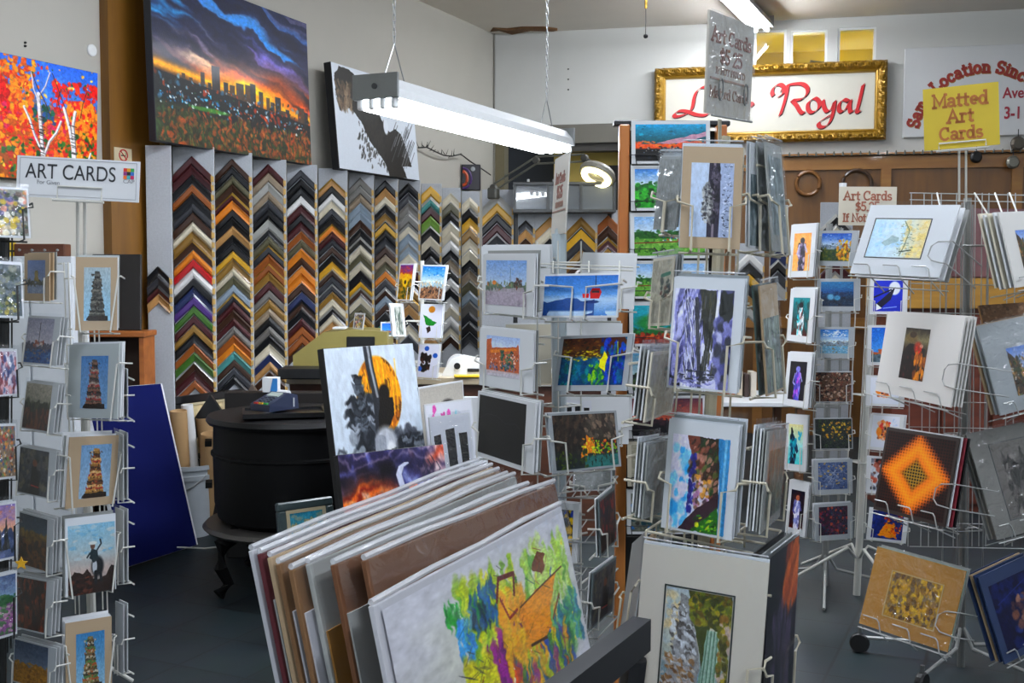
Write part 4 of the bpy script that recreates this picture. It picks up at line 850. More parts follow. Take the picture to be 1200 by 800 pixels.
fixture('hanging_shop_light', A, B, 'long four-tube fluorescent shop light hanging on two chains', .215)
zc = CEIL - .106
A2 = on_plane(893, 33, (0, 0, zc), NZ); B2 = on_plane(835, -26, (0, 0, zc), NZ)
d2 = (A2 - B2).normalized()
fixture('strip_light', A2, A2 - d2 * 2.4, 'fluorescent strip light on the ceiling above the gold framed sign', .2, chains=False, ntube=2, mtube=m_tubeb)
# unseen strip lights added above and behind the viewer to brighten the front
m_tube2 = emit('added_front_tube', 'eef4ff', 80.0)
for k, (x, y) in enumerate(((-1.1, 3.2), (1.7, 3.6), (-1.3, -.6), (1.8, -.8))):
    fixture('strip_light', (x, y, zc), (x, y + 2.4, zc), ['strip light on the ceiling over the shop floor, left row', 'strip light on the ceiling over the wire racks, right row', 'strip light on the ceiling near the shop front, left row', 'strip light on the ceiling near the shop front, right row'][k], .2, chains=False, ntube=2, mtube=m_tube2)
# lamp in the yellow room
fx = MBK @ Vector(((win[0][0] + win[1][1]) / 2, 1.05, win[0][2] + .1)); fy = MBK @ Vector(((win[1][0] + win[1][1]) / 2 + .1, .75, win[0][2] + .1))
fixture('room_light', fx, fy, 'lit fluorescent lamp in the yellow room behind the transom windows', .2, chains=False, ntube=3, mtube=emit('lit_warm_tube', 'fff2c8', 75.0))

wld = bpy.data.worlds.new('daylight'); scene.world = wld; wld.use_nodes = True
bg = wld.node_tree.nodes['Background']; bg.inputs['Color'].default_value = (.75, .87, 1, 1); bg.inputs['Strength'].default_value = .9

# ------------------------------------------------------------------ lettering: a hand-cut slab alphabet and broad-nib script
def arc(cx, cy, rx, ry, a0, a1, n=10):
    return [(cx + rx * math.cos(math.radians(a0 + (a1 - a0) * i / n)), cy + ry * math.sin(math.radians(a0 + (a1 - a0) * i / n))) for i in range(n + 1)]
GL = {  # advance, strokes (x,z) on a unit cap height, slab serifs included
 'A': (.86, [[(.05, 0), (.4, 1), (.75, 0)], [(.18, .36), (.62, .36)], [(-.04, 0), (.2, 0)], [(.62, 0), (.86, 0)]]),
 'C': (.8, [arc(.4, .5, .36, .5, 50, 310), [(.64, .72), (.64, .98)]]), 'L': (.7, [[(.14, 1), (.14, 0), (.62, 0), (.62, .22)], [(0, 1), (.3, 1)], [(0, 0), (.2, 0)]]),
 'S': (.66, [arc(.32, .75, .25, .25, 35, 270), arc(.32, .25, .27, .25, 90, -145), [(.56, .78), (.56, .98)], [(.06, .02), (.06, .24)]]),
 'M': (1.02, [[(.12, 0), (.12, 1), (.5, .2), (.88, 1), (.88, 0)], [(0, 0), (.26, 0)], [(.74, 0), (1.0, 0)], [(0, 1), (.14, 1)], [(.86, 1), (1.0, 1)]]),
 'N': (.86, [[(.12, 0), (.12, 1), (.7, 0), (.7, 1)], [(0, 0), (.26, 0)], [(.58, 1), (.84, 1)]]), 'I': (.4, [[(.18, 0), (.18, 1)], [(.04, 0), (.32, 0)], [(.04, 1), (.32, 1)]]),
 'F': (.66, [[(.14, 0), (.14, 1), (.6, 1), (.6, .8)], [(.14, .52), (.44, .52)], [(0, 0), (.3, 0)]]), 'P': (.7, [[(.14, 0), (.14, 1), (.4, 1)] + arc(.4, .75, .22, .25, 90, -90, 6) + [(.14, .5)], [(0, 0), (.3, 0)]]),
 'O': (.84, [arc(.4, .5, .36, .5, 0, 360, 16)]), 'T': (.76, [[(.37, 0), (.37, 1)], [(.03, .8), (.03, 1), (.71, 1), (.71, .8)], [(.22, 0), (.52, 0)]]),
 'R': (.82, [[(.14, 0), (.14, 1), (.42, 1)] + arc(.42, .76, .22, .24, 90, -90, 6) + [(.14, .52)], [(.4, .52), (.72, 0), (.8, 0)], [(0, 0), (.3, 0)]]),
 'E': (.68, [[(.6, .8), (.6, 1), (.14, 1), (.14, 0), (.62, 0), (.62, .2)], [(.14, .52), (.46, .52)]]), 'D': (.82, [[(.14, 0), (.14, 1), (.36, 1)] + arc(.36, .5, .36, .5, 90, -90, 8) + [(.14, 0)]]),
 'G': (.84, [arc(.4, .5, .36, .5, 50, 340), [(.5, .42), (.78, .42)], [(.74, .42), (.74, .1)]]),
 'a': (.62, [arc(.27, .46, .2, .2, 150, 0, 6) + [(.47, .08), (.56, 0)], arc(.25, .18, .2, .17, 60, 340, 10)]), 'c': (.58, [arc(.29, .33, .24, .33, 40, 320)]),
 'd': (.68, [arc(.27, .33, .22, .33, 0, 360, 12), [(.38, 1), (.51, 1), (.51, 0), (.62, 0)]]), 'e': (.6, [[(.07, .36), (.51, .36)] + arc(.29, .36, .22, .3, 0, 300, 10)]),
 'i': (.36, [[(.06, .64), (.18, .64), (.18, 0)], [(.04, 0), (.32, 0)], [(.16, .86), (.2, .9)]]), 'm': (.98, [[(.02, .64), (.14, .64), (.14, 0)], arc(.3, .44, .16, .2, 180, 0, 6) + [(.46, 0)], arc(.62, .44, .16, .2, 180, 0, 6) + [(.78, 0)], [(.03, 0), (.25, 0)], [(.36, 0), (.56, 0)], [(.68, 0), (.9, 0)]]),
 'n': (.7, [[(.02, .64), (.14, .64), (.14, 0)], arc(.33, .44, .19, .2, 180, 0, 6) + [(.52, 0)], [(.03, 0), (.26, 0)], [(.41, 0), (.63, 0)]]), 'o': (.64, [arc(.3, .33, .25, .33, 0, 360, 14)]),
 'r': (.54, [[(.02, .64), (.15, .64), (.15, 0)], arc(.32, .44, .17, .2, 180, 45, 6), [(.03, 0), (.3, 0)]]), 's': (.5, [arc(.24, .48, .18, .16, 40, 270, 8), arc(.24, .16, .19, .16, 90, -140, 8)]),
 't': (.46, [[(.18, .92), (.18, .14)] + arc(.3, .14, .12, .14, 180, 300, 5), [(.04, .64), (.38, .64)]]), 'v': (.6, [[(.06, .64), (.29, 0), (.52, .64)]]), 'f': (.46, [[(.18, 0), (.18, .8)] + arc(.32, .8, .14, .18, 180, 60, 5), [(.04, .6), (.36, .6)], [(.06, 0), (.32, 0)]]),
 '$': (.62, [arc(.3, .7, .22, .2, 35, 270), arc(.3, .29, .24, .21, 90, -145), [(.3, 1.05), (.3, -.06)]]), '5': (.6, [[(.5, 1), (.12, 1), (.1, .58)] + arc(.26, .32, .24, .3, 110, -140, 9)]),
 '2': (.6, [arc(.28, .74, .22, .24, 170, -20, 7) + [(.06, 0), (.52, 0), (.52, .14)]]), '.': (.26, [[(.1, 0), (.14, .06)]]), '3': (.6, [arc(.26, .76, .22, .24, 150, -90, 7), arc(.26, .28, .25, .27, 90, -150, 8)]),
 '-': (.4, [[(.06, .42), (.32, .42)]]), '1': (.46, [[(.06, .82), (.22, 1), (.22, 0)], [(.06, 0), (.38, 0)]]), ' ': (.36, []),
}
def slab_text(mb, text, x, z, h, sw=.13, y=-.0015, center=True, sx=1.0, mi=0, ang=0.0, sp=1.0):
    wd = sum(GL[c][0] * sx * sp for c in text) * h
    cx = x - wd / 2 if center else x
    ca, sa = math.cos(ang), math.sin(ang)
    for c in text:
        for st in GL[c][1]:
            pts = [((cx - x) + px * sx * h, pz_ * h) for px, pz_ in st]
            mb.stroke([(x + a * ca - b * sa, z + a * sa + b * ca) for a, b in pts], sw * h, y, 0, mi)
        cx += GL[c][0] * sx * sp * h
    return wd
def arc_text(mb, text, cx, cz, r, a0, h, sw, y=-.0015, sx=1.0, step=1.0):
    a = a0
    for c in text:
        adv = GL[c][0] * sx * h * step
        am = a - adv / 2 / r
        u = (math.cos(am), math.sin(am)); rot = am - PI / 2
        for st in GL[c][1]:
            pts = []
            for px, pz_ in st:
                lx, lz = (px * sx * h - adv / 2), pz_ * h
                pts.append((cx + u[0] * r + lx * math.cos(rot) - lz * math.sin(rot), cz + u[1] * r + lx * math.sin(rot) + lz * math.cos(rot)))
            mb.stroke(pts, sw * h, y, 0)
        a -= adv / r
    return a
def sans(text, h, name, m, parent, M, bold=0.0, sx=1.0, center=True, fitw=None):
    cu = bpy.data.curves.new(name, 'FONT'); cu.body = text; cu.size = h * 1.38; cu.offset = bold; cu.extrude = .0006; cu.align_x = 'CENTER' if center else 'LEFT'
    t = bpy.data.objects.new(name, cu); COL.objects.link(t); bpy.context.view_layer.update()
    me = bpy.data.meshes.new_from_object(t.evaluated_get(bpy.context.evaluated_depsgraph_get())); bpy.data.objects.remove(t); bpy.data.curves.remove(cu)
    xs_ = [v.co.x for v in me.vertices]; ys_ = [v.co.y for v in me.vertices if v.co.y > 0]
    if fitw: sx = fitw / (max(xs_) - min(xs_))
    me.transform(Matrix.Diagonal((sx, h / max(ys_), 1, 1))); me.transform(Matrix.Rotation(PI / 2, 4, 'X')); me.materials.clear(); me.materials.append(m); me.name = name
    o = bpy.data.objects.new(name, me); COL.objects.link(o); o.parent = parent; o.matrix_local = M
    return o
T = Matrix.Translation

# broken plaster at the ceiling corner
q = corner.copy(); fl = MB(); pts = [(-.28, -.1), (-.1, -.16), (.0, -.02), (.3, -.05), (.62, -.03), (.74, -.1), (.6, -.2), (.3, -.24), (.05, -.2), (-.12, -.26)]
fl.add([(q.x + .02 + BXV.x * (x + .28) * .62, q.y - .02 + BXV.y * (x + .28) * .62 + y, CEIL - .005 - .009 * (i % 3)) for i, (x, y) in enumerate(pts)] + [(q.x + .02 + BXV.x * (x + .28) * .62, q.y - .02 + BXV.y * (x + .28) * .62 + y, CEIL) for x, y in pts], [tuple(range(10)), tuple(range(19, 9, -1))] + [(i, (i + 1) % 10, (i + 1) % 10 + 10, i + 10) for i in range(10)])
struct(fl.build('trim_8', mat('broken_plaster', '6a4a2c', .9, var=.4, scale=20)))
# ------------------------------------------------------------------ moulding sample wall
PAL = {'k': ('black', '17181b'), 'c': ('charcoal', '34363b'), 'g': ('grey', '716e69'), 's': ('silver', 'a6a7a3'), 'w': ('white', 'e8e8e6'), 'i': ('ivory', 'd9d0b8'), 'b': ('navy', '27325a'),
       'l': ('pale blue', '8b9cab'), 'n': ('dark brown', '3d261a'), 'm': ('mahogany', '471d20'), 'r': ('red', 'bd151c'), 'o': ('reddish wood', '93501f'), 'y': ('yellow gold', 'd8a528'), 'd': ('old gold', '8f6b2d'),
       't': ('tan wood', 'ba8c55'), 'u': ('green', '3f6a26'), 'p': ('purple', '4b3078'), 'v': ('olive bronze', '5c5943'), 'q': ('teal', '4d9490'), 'f': ('taupe', '94846f'), 'G': ('bright green', '6f9a3a'), 'O': ('bright orange', 'df8222')}
ORD = ['topmost', 'second', 'third', 'fourth', 'fifth', 'sixth', 'seventh', 'eighth', 'ninth', 'tenth', 'eleventh', 'twelfth', 'thirteenth', 'fourteenth', 'fifteenth', 'sixteenth', 'seventeenth', 'eighteenth', 'nineteenth', 'twentieth',
       'twenty-first', 'twenty-second', 'twenty-third', 'twenty-fourth', 'twenty-fifth', 'twenty-sixth', 'twenty-seventh']
m_board = mat('speckled_board', 'b4b9bf', .7, var=.18, scale=90)
m_raw = mat('raw_wood_end', 'cda860', .7, var=.1, scale=60)
m_lipg = mat('gilt_lip', 'b08a3a', .35, .5); m_lips = mat('silver_lip', 'b4b4b0', .3, .5); m_lipd = mat('dark_lip', '1c1a1a', .4)
rgm = random.Random(11)
PROF = [[0, .016, .16, .021, .55, .013, 1, .007], [0, .012, .2, .02, .8, .018, 1, .006], [0, .02, .3, .012, .7, .009, 1, .012], [0, .009, .35, .02, .7, .016, 1, .004]]
def chevron(w, t, drop, key, lip):
    """one mitred corner: two legs meeting at the top, face profile stepped from outer to inner edge"""
    pr = rgm.choice(PROF); mb = MB(); offs = [(0, 0)] + [(pr[i], pr[i + 1]) for i in range(0, 8, 2)] + [(1, 0)]
    h = w / 2; sl = drop / h
    rows = [[(-h, -y, -o * t - sl * h), (0, -y, -o * t), (h, -y, -o * t - sl * h)] for o, y in offs]
    vs = [p for r in rows for p in r]; n = len(rows); fs, mi = [], []
    for i in range(n - 1):
        for j in range(2):
            mb.add([rows[i][j], rows[i][j + 1], rows[i + 1][j + 1], rows[i + 1][j]], [(0, 1, 2, 3)], 1 if (lip == 1 and i in (0, 1)) or (lip == 2 and i >= n - 2) else 0)
    for j in (0, 2): mb.add([rows[i][j] for i in range(n)], [tuple(range(n))], 2)
    mb.add([rows[0][0], rows[0][1], rows[0][2], rows[-1][2], rows[-1][1], rows[-1][0]], [(0, 1, 2, 3, 4, 5)], 0)
    return mb
def sample_panel(rack, xl, xr, yt, yb, z, colname, codes, y0, y1, strip=5, floor=False, deep=.2, off=0.0):
    wpx = xr - xl; w = wpx * z / FPX; p = P(xl, yt, z); zb = 0.0 if floor else P(xl, yb, z).z
    M = T(p) @ Matrix.Rotation(PSI, 4, 'Z')
    H = p.z - zb
    Mi = rack.matrix_world.inverted() @ M
    b = MB().box((w / 2, .006, -H / 2), (w, .012, H), bev=.002); rd = (P(xr, yt, z + 1) - P(xr, yt, z)); rd = (M.to_3x3().inverted() @ rd); rd.z = 0; rd.normalize(); b.bar(Vector((w - .006, .013, -H / 2)), Vector((w - .006, .013, -H / 2)) + rd * deep, .008, H)
    b.build('backing_board', m_board, rack, Mi)
    n = len(codes); pit = (y1 - y0) / n
    for k, c in enumerate(codes):
        nm, hexc = PAL[c]; wc = w - .018; drop = wc * .5 * rgm.uniform(.94, 1.02); t = pit * z / FPX * rgm.uniform(.86, 1.0)
        lip = rgm.choice([0, 0, 1, 2, 0]); lm = rgm.choice([m_lipg, m_lips, m_lipd]) if c not in 'wikr' else m_lips
        mb = chevron(wc, t, drop, c, lip)
        if strip: mb.box((wc / 2 + .008, -.0085, -drop - t * .45), (.013, .014, t * .62), mi=2)
        me = mb.mesh('moulding_sample', [mat('moulding_' + nm.replace(' ', '_'), hexc, .32, .0, .35, var=.12, scale=40), lm, m_raw])
        o = bpy.data.objects.new('moulding_sample', me); COL.objects.link(o)
        zz = P(xl + wpx / 2, y0 + pit * k, z).z - p.z
        o.matrix_world = M @ T((w / 2 - .006 + off, -.002, zz))
        tag(o, '%s %s frame corner sample in the %s' % (ORD[k], nm, colname), 'frame sample', 'frame corner samples on the ' + ('wall rack' if rack.name == 'moulding_rack' else 'far racks'))
def zleft(px, off=.05): return project(LW(px, 318, off))[2]
rack = thing('moulding_rack', LW(202, 460, .05), 'wall rack of stepped speckled boards hung with picture frame corner samples', 'display rack')
COLS = [(202, 250.5, 172, 462, 'first full column of the wall rack', 'mmkokcnidnOrwkbpumdkounmo', 183, 458),
        (251.5, 295, 179, 459, 'second full column of the wall rack', 'nkvnmOkktkkydivlcmnmgoOqnck', 186, 452),
        (296, 335, 187, 452, 'third full column of the wall rack', 'mfsfckskvcoodmgdfkgkibtn', 192, 446),
        (336, 371.5, 193, 440, 'fourth full column of the wall rack', 'ckkwmkmovOnOOnbnkmoon', 199, 414),
        (373, 407, 197, 425, 'fifth full column of the wall rack', 'tkwickOmcnkynccdikitnn', 209, 404),
        (408.5, 438, 201, 410, 'sixth full column of the wall rack', 'ggfllnkkivikynivdyO', 208, 396),
        (439, 466, 206, 410, 'seventh full column of the wall rack', 'ktikdykcnfvOcnlnkqnk', 211, 405),
        (467, 492.5, 210, 410, 'eighth full column of the wall rack', 'kcggillimkdftkic', 214, 405),
        (493.5, 517.5, 215, 412, 'ninth full column of the wall rack', 'yqmGkikcnyfkwiit', 218, 405),
        (518, 540, 220, 415, 'tenth full column of the wall rack', 'ivkiiwkfkwkwiwin', 226, 404),
        (541, 562, 224, 418, 'eleventh full column of the wall rack', 'ikydiikfvlgckc', 231, 402)]
for xl, xr, yt, yb, nm, codes, y0, y1 in COLS:
    zc_ = zleft(xl); sample_panel(rack, xl, xr, yt, yb, zc_, nm, codes, y0, y1, floor=True)
sample_panel(rack, 170, 200, 170, 470, zleft(170, .12), 'narrow column beside the pillar', 'kcmt', 312, 356, floor=True)
# far rack in front of the back wall opening
zf = 8.15
rack2 = thing('moulding_rack', P(565, 470, zf + .2), 'second rack of frame corner samples under the grey glass case by the doorway', 'display rack')
for xl, xr, yt, nm, codes, y0, y1 in ((565, 602, 222, 'first column of the far rack', 'sykmcnvd', 226, 322), (607, 627, 250, 'second column of the far rack', 'ctnkoc', 258, 322), (627, 664, 246, 'third column of the far rack', 'tikcck', 254, 330),
                                      (664, 700, 246, 'fourth column of the far rack', 'dycdnk', 254, 330), (700, 727, 246, 'fifth column of the far rack', 'onmdkk', 252, 330)):
    sample_panel(rack2, xl, xr, yt, 330, zf, nm, codes, y0, y1, floor=True, deep=.12)
zr = 8.3
rack3 = thing('moulding_rack', P(930, 470, zr), 'third rack of frame corner samples standing against the brown oak panelling', 'display rack')
for xl, xr, yt, nm, codes, y0, y1 in ((862, 896, 285, 'first column before the oak panelling', 'wkykds', 295, 372), (903, 924, 240, 'second column before the oak panelling', 'kwkbkcs', 250, 345), (962, 1000, 237, 'third column before the oak panelling', 'kikdmik', 250, 345)):
    sample_panel(rack3, xl, xr, yt, 352, zr, nm, codes, y0, y1, floor=xl > 960, deep=.1)

# ------------------------------------------------------------------ paintings
def canvas(name, label, c4, z, artn, yaw=None, tilt=4, roll=0, depth=.035, side='1a1a1c', cat='painting', frame=None, st=4, sr=3, res=1.25, group=None):
    M, w, h, ang, err = fitrect(c4, z, yaw, tilt, roll, st, sr)
    mb = MB()
    if frame:
        fw, fd, fm = frame
        mb.box((0, depth / 2, h / 2), (w - .01, depth * .6, h - .01))
        o = mb.build(name, mat('edge_' + side, side, .6), None, M)
        fr = MB()
        for a, b in ((0, fw / 2), (0, h - fw / 2)): fr.box((0, depth / 2 - .01, b), (w, depth, fw), bev=.006)
        for s in (-1, 1): fr.box((s * (w / 2 - fw / 2), depth / 2 - .0105, h / 2), (fw, depth, h - 2 * fw + .004), bev=.006)
        fr.build('frame', fm, o)
        sl = MB(); q = fw
        for b in (q + .006, h - q - .006): sl.box((0, -.002, b), (w - 2 * q, .01, .014))
        for s in (-1, 1): sl.box((s * (w / 2 - q - .006), -.0022, h / 2), (.014, .01, h - 2 * q))
        sl.build('slip', mat('cream_slip', 'c8bb98', .5), o)
        picture('picture', artn, w - 2 * fw, h - 2 * fw, o, T((0, -.001, fw)), canvas=True, res=res)
    else:
        mb.box((0, depth / 2, h / 2), (w, depth, h), bev=.003); o = mb.build(name, mat('edge_' + side, side, .6), None, M)
        picture('picture', artn, w - .004, h - .004, o, T((0, -.0012, .002)), canvas=True, res=res)
    return tag(o, label, cat, group), w, h, ang, err
YL = 90 - math.degrees(PSI)
def zl(px, off): return project(LW(px, 318, off))[2]
canvas('canvas_painting', 'large canvas of a glowing sunset over a city skyline and autumn river valley', [(176, -43), (357, 28), (367, 193), (181.5, 165)], zl(271, .2), 'sunset_city', None, 3, 0, .05, '20242c', sr=2)
canvas('canvas_painting', 'square canvas of white birch trunks among red and orange autumn leaves', [(-22, 57), (115, 85), (113, 219), (-22, 205)], zl(48, .08), 'autumn_birches', YL, 0, 0, .04, '3a3430', sr=1)
canvas('canvas_painting', 'white canvas with a dark spread-winged bird, black edged, behind the hanging light', [(386, 72), (484, 101), (490, 212), (399, 197)], zl(438, .2), 'dark_bird', None, 6, 0, .06, '121214', sr=3)

# round white plate on the wall, nails, no smoking notice
p = LW(107, 59, .0); MB().lathe([(.032, 0), (.032, .008), (.026, .012)], n=20, R=Matrix.Rotation(PI / 2, 3, 'Y')).build('wall_blank_plate', m_white, None, T(p))
o = bpy.data.objects['wall_blank_plate']; tag(o, 'small round white blanking plate on the wall left of the oak pillar', 'wall plate')
for k, (x, y) in enumerate(((29, 50), (29, 54))):
    o = MB().lathe([(.006, 0), (.006, .006), (.003, .012)], n=8, R=Matrix.Rotation(PI / 2, 3, 'Y')).build('wall_nail', m_black, None, T(LW(x, y, 0))); tag(o, ['upper black nail in the wall above the birch canvas', 'lower black nail in the wall above the birch canvas'][k], 'nail')
for k, (x, y) in enumerate(((666, 81), (666, 93), (666, 105))):
    o = MB().lathe([(.007, 0), (.007, .006), (.003, .014)], n=8, R=Matrix.Rotation(PI / 2, 3, 'X')).build('wall_nail', m_black, None, Mback(BW(x, y, 0))); tag(o, ['topmost of three nails in the back wall beside the shop light chain', 'middle of three nails in the back wall beside the shop light chain', 'lowest of three nails in the back wall beside the shop light chain'][k], 'nail')
p = LW(144, 181.5, .065); M = Mleft(p); q = project(p)[2] / FPX
sg = MB().box((0, .0, 0), (.13, .006, .075), bev=.001).build('no_smoking_sign', mat('notice_card', 'c3b493', .6), None, M); tag(sg, 'small no smoking notice stuck on the oak pillar', 'sign')
r_ = MB(); r_.tube([(.03 * math.cos(a), -.004, .03 * math.sin(a) - .002) for a in [2 * PI * i / 20 for i in range(20)]], .0042, 6, closed=True); r_.bar((-.02, -.005, .018), (.02, -.005, -.022), .007, .003); r_.build('prohibition_ring', m_red, sg)
c_ = MB(); c_.bar((-.018, -.0042, -.004), (.014, -.0042, -.004), .004, .006); c_.tube([(.016, -.0042, 0), (.02, -.0042, .006), (.014, -.0042, .012)], .0015, 4); c_.build('cigarette', m_black, sg)

# ------------------------------------------------------------------ gold framed shop sign
tl, br = BW(767, 81.5, .03), BW(1037.5, 165.5, .03); bl, tr = BW(767, 169, .03), BW(1037.5, 71, .03)
(xa, _), (xb, _) = bcoord(bl), bcoord(br); z0, z1 = (bl.z + br.z) / 2, (tl.z + tr.z) / 2
W_, H_ = xb - xa, z1 - z0; M = MBK @ T(((xa + xb) / 2, -.03, z0))
gs = thing('shop_sign', M, 'wide gold framed white sign with red script lettering on the back wall', 'sign')
m_gold = mat('ornate_gilt', '94701e', .36, .4, var=.55, scale=34, bump=1.0); m_gold2 = mat('plain_gilt', 'a67f26', .34, .4, var=.15, scale=20)
fw = .1; f = MB()
for sgn, L, hor in ((0, W_, 1), (1, W_, 1), (0, H_, 0), (1, H_, 0)):
    pr = [(0, 0), (0, .05), (.02, .075), (.05, .07), (.075, .045), (.08, .05), (.088, .045), (fw, .015), (fw, 0)]
    n = 70 if hor else 24; vs = []
    for i in range(n + 1):
        u = i / n
        for j, (q, d) in enumerate(pr):
            x = q + u * (L - 2 * q)                           # mitred ends
            dd = d + (.012 * math.sin(i * 2.1 + (j * 1.3)) * math.sin(i * .7) if 1 <= j <= 3 else 0)
            if hor: vs.append((x - W_ / 2, -dd, q if not sgn else H_ - q))
            else: vs.append((q - W_ / 2 if not sgn else W_ / 2 - q, -dd, x))
    k = len(pr); fs = [(i * k + j, (i + 1) * k + j, (i + 1) * k + j + 1, i * k + j + 1) for i in range(n) for j in range(k - 1)]
    for fc in fs: f.add([vs[i] for i in fc], [(0, 1, 2, 3)], 0 if (fs.index(fc) % (k - 1)) < 4 else 1)
f.build('frame', [m_gold, m_gold2], gs)
leaf = MB()
for i in range(46):
    for zz in (.035, H_ - .035):
        x = -W_ / 2 + .05 + i * (W_ - .1) / 45; s = 1 if i % 2 else -1
        leaf.tube([(x - .018, -.07, zz - .018 * s), (x - .006, -.084, zz + .012 * s), (x + .01, -.084, zz + .014 * s), (x + .016, -.072, zz - .012 * s)], .006, 5, radii=[.003, .008, .007, .002])
for i in range(13):
    for xx in (-W_ / 2 + .035, W_ / 2 - .035):
        z = .07 + i * (H_ - .14) / 12; s = 1 if i % 2 else -1
        leaf.tube([(xx - .018 * s, -.07, z - .016), (xx + .012 * s, -.084, z - .004), (xx + .012 * s, -.084, z + .01), (xx - .012 * s, -.072, z + .016)], .006, 5, radii=[.003, .008, .007, .002])
leaf.build('carved_leaves', m_gold2, gs)
MB().box((0, -.012, H_ / 2), (W_ - 2 * fw + .02, .012, H_ - 2 * fw + .02)).build('sign_board', mat('sign_white', 'd9d6c8', .5, var=.02), gs)
def S(px, py):                                        # photo pixel -> sign coordinates
    q = M.inverted() @ BW(px, py, .05); return (q.x, q.z)
lt, ltd = MB(), MB(); nb = math.radians(38); z5 = lambda pts: [S(900 + x * .25, y * .25) for x, y in pts]
z4 = lambda pts: [S(640 + x * .25, y * .25) for x, y in pts]
def curve(pts, n=6):
    out = []; m = len(pts)
    for i in range(m - 1):
        p0, p1, p2, p3 = [np.array(pts[max(0, min(m - 1, i + k))], float) for k in (-1, 0, 1, 2)]
        for j in range(n):
            t = j / n; out.append(tuple(.5 * ((2 * p1) + (-p0 + p2) * t + (2 * p0 - 5 * p1 + 4 * p2 - p3) * t * t + (-p0 + 3 * p1 - 3 * p2 + p3) * t ** 3)))
    return out + [tuple(pts[-1])]
nw = .04
for conv, strokes in ((z5, ([(24, 448), (18, 430), (30, 405), (55, 395), (75, 410), (70, 440), (52, 450)], [(92, 402), (84, 450), (70, 500), (56, 540)], [(62, 425), (84, 402), (120, 393), (160, 393), (184, 412), (182, 440), (158, 464), (112, 470)], [(112, 470), (132, 492), (152, 524), (168, 530)],
                            [(212, 462), (190, 478), (186, 506), (200, 526), (222, 522), (240, 500), (238, 474), (220, 460), (206, 466)], [(256, 470), (262, 500), (276, 522), (298, 510), (312, 474)], [(312, 474), (306, 520), (292, 566), (270, 592), (244, 594), (236, 576), (262, 556), (300, 536)],
                            [(376, 474), (354, 466), (334, 486), (332, 514), (346, 524), (366, 508), (384, 474)], [(386, 470), (382, 500), (386, 524), (402, 518)], [(446, 396), (436, 440), (424, 490), (416, 522), (430, 524)])),
                      (z4, ([(760, 412), (735, 408), (708, 424), (694, 456), (688, 490), (676, 520), (640, 540), (606, 546), (600, 534), (622, 520), (660, 522), (700, 536), (744, 540), (768, 528)],
                            [(800, 520), (826, 508), (836, 488), (822, 478), (806, 494), (806, 522), (830, 536), (852, 522)], [(880, 490), (890, 484), (886, 500)], [(946, 486), (962, 484), (966, 496), (952, 508)]))):
    for grp in ((0, 1, 2, 3), (4,), (5, 6), (7, 8), (9,)) if conv is z5 else ((0,), (1,), (2,), (3,)):
        lt, ltd = MB(), MB()
        for gi in grp:
            q = curve(conv(strokes[gi])); lt.stroke(q, nw, -.026, -.018, nib=nb); ltd.stroke([(x + .007, z - .009) for x, z in q], nw, -.0195, -.0175, nib=nb)
        lo = lt.build('script_letter', mat('sign_red', 'c4151c', .45), gs); ltd.build('letter_shadow_line', mat('sign_dark_red', '4a1014', .5), lo)

# ------------------------------------------------------------------ big white sign with curved slab lettering
a, b = BW(1060, 57, .02), BW(1262, 157, .02); xa, z1 = bcoord(a); xb, z0 = bcoord(b)
M = MBK @ T(((xa + xb) / 2, -.02, z0)); W2, H2 = xb - xa, z1 - z0
s2 = MB().box((0, .0, H2 / 2), (W2, .03, H2), bev=.006).build('shop_sign', mat('sign_panel', 'cfd1d2', .5, var=.02), None, M)
tag(s2, 'white wall sign with an arch of brown slab letters beside the gold framed sign', 'sign')
def S2(px, py):
    q = M.inverted() @ BW(px, py, .035); return (q.x, q.z)
c0 = S2(1152, 158); r0 = (Vector(S2(1148, 82)) - Vector(c0)).length - .02
sh_ = math.hypot(*(np.array(S2(1100, 90)) - np.array(S2(1100, 103))))
for mbn, dx, m_, dy in (('arch_lettering', 0, mat('sign_brown', '9a2a1c', .5), -.018), ('arch_lettering_edge', .006, mat('sign_ochre', 'a0742a', .5), -.0165)):
    aa = math.radians(172)
    for word in ('Same', 'Location', 'Since'):
        t = MB(); aa = arc_text(t, word, c0[0] + dx, c0[1] - dx, r0, aa, sh_, .24, dy, 1.0, 1.08) - .36 * sh_ * 1.08 / r0; t.build(mbn, m_, s2)
hh = abs(S2(1175, 101)[1] - S2(1175, 115)[1])
sans("Ave.", hh * .9, 'street_lettering', mat('sign_crimson', '9c1f34', .5), s2, T((S2(1175, 115)[0], -.017, S2(1173, 115)[1])), .0025, .85, False)
sans('3-112', hh, 'phone_lettering', mat('sign_crimson', '9c1f34', .5), s2, T((S2(1176, 139)[0], -.017, S2(1172, 139)[1])), .0035, .78, False)

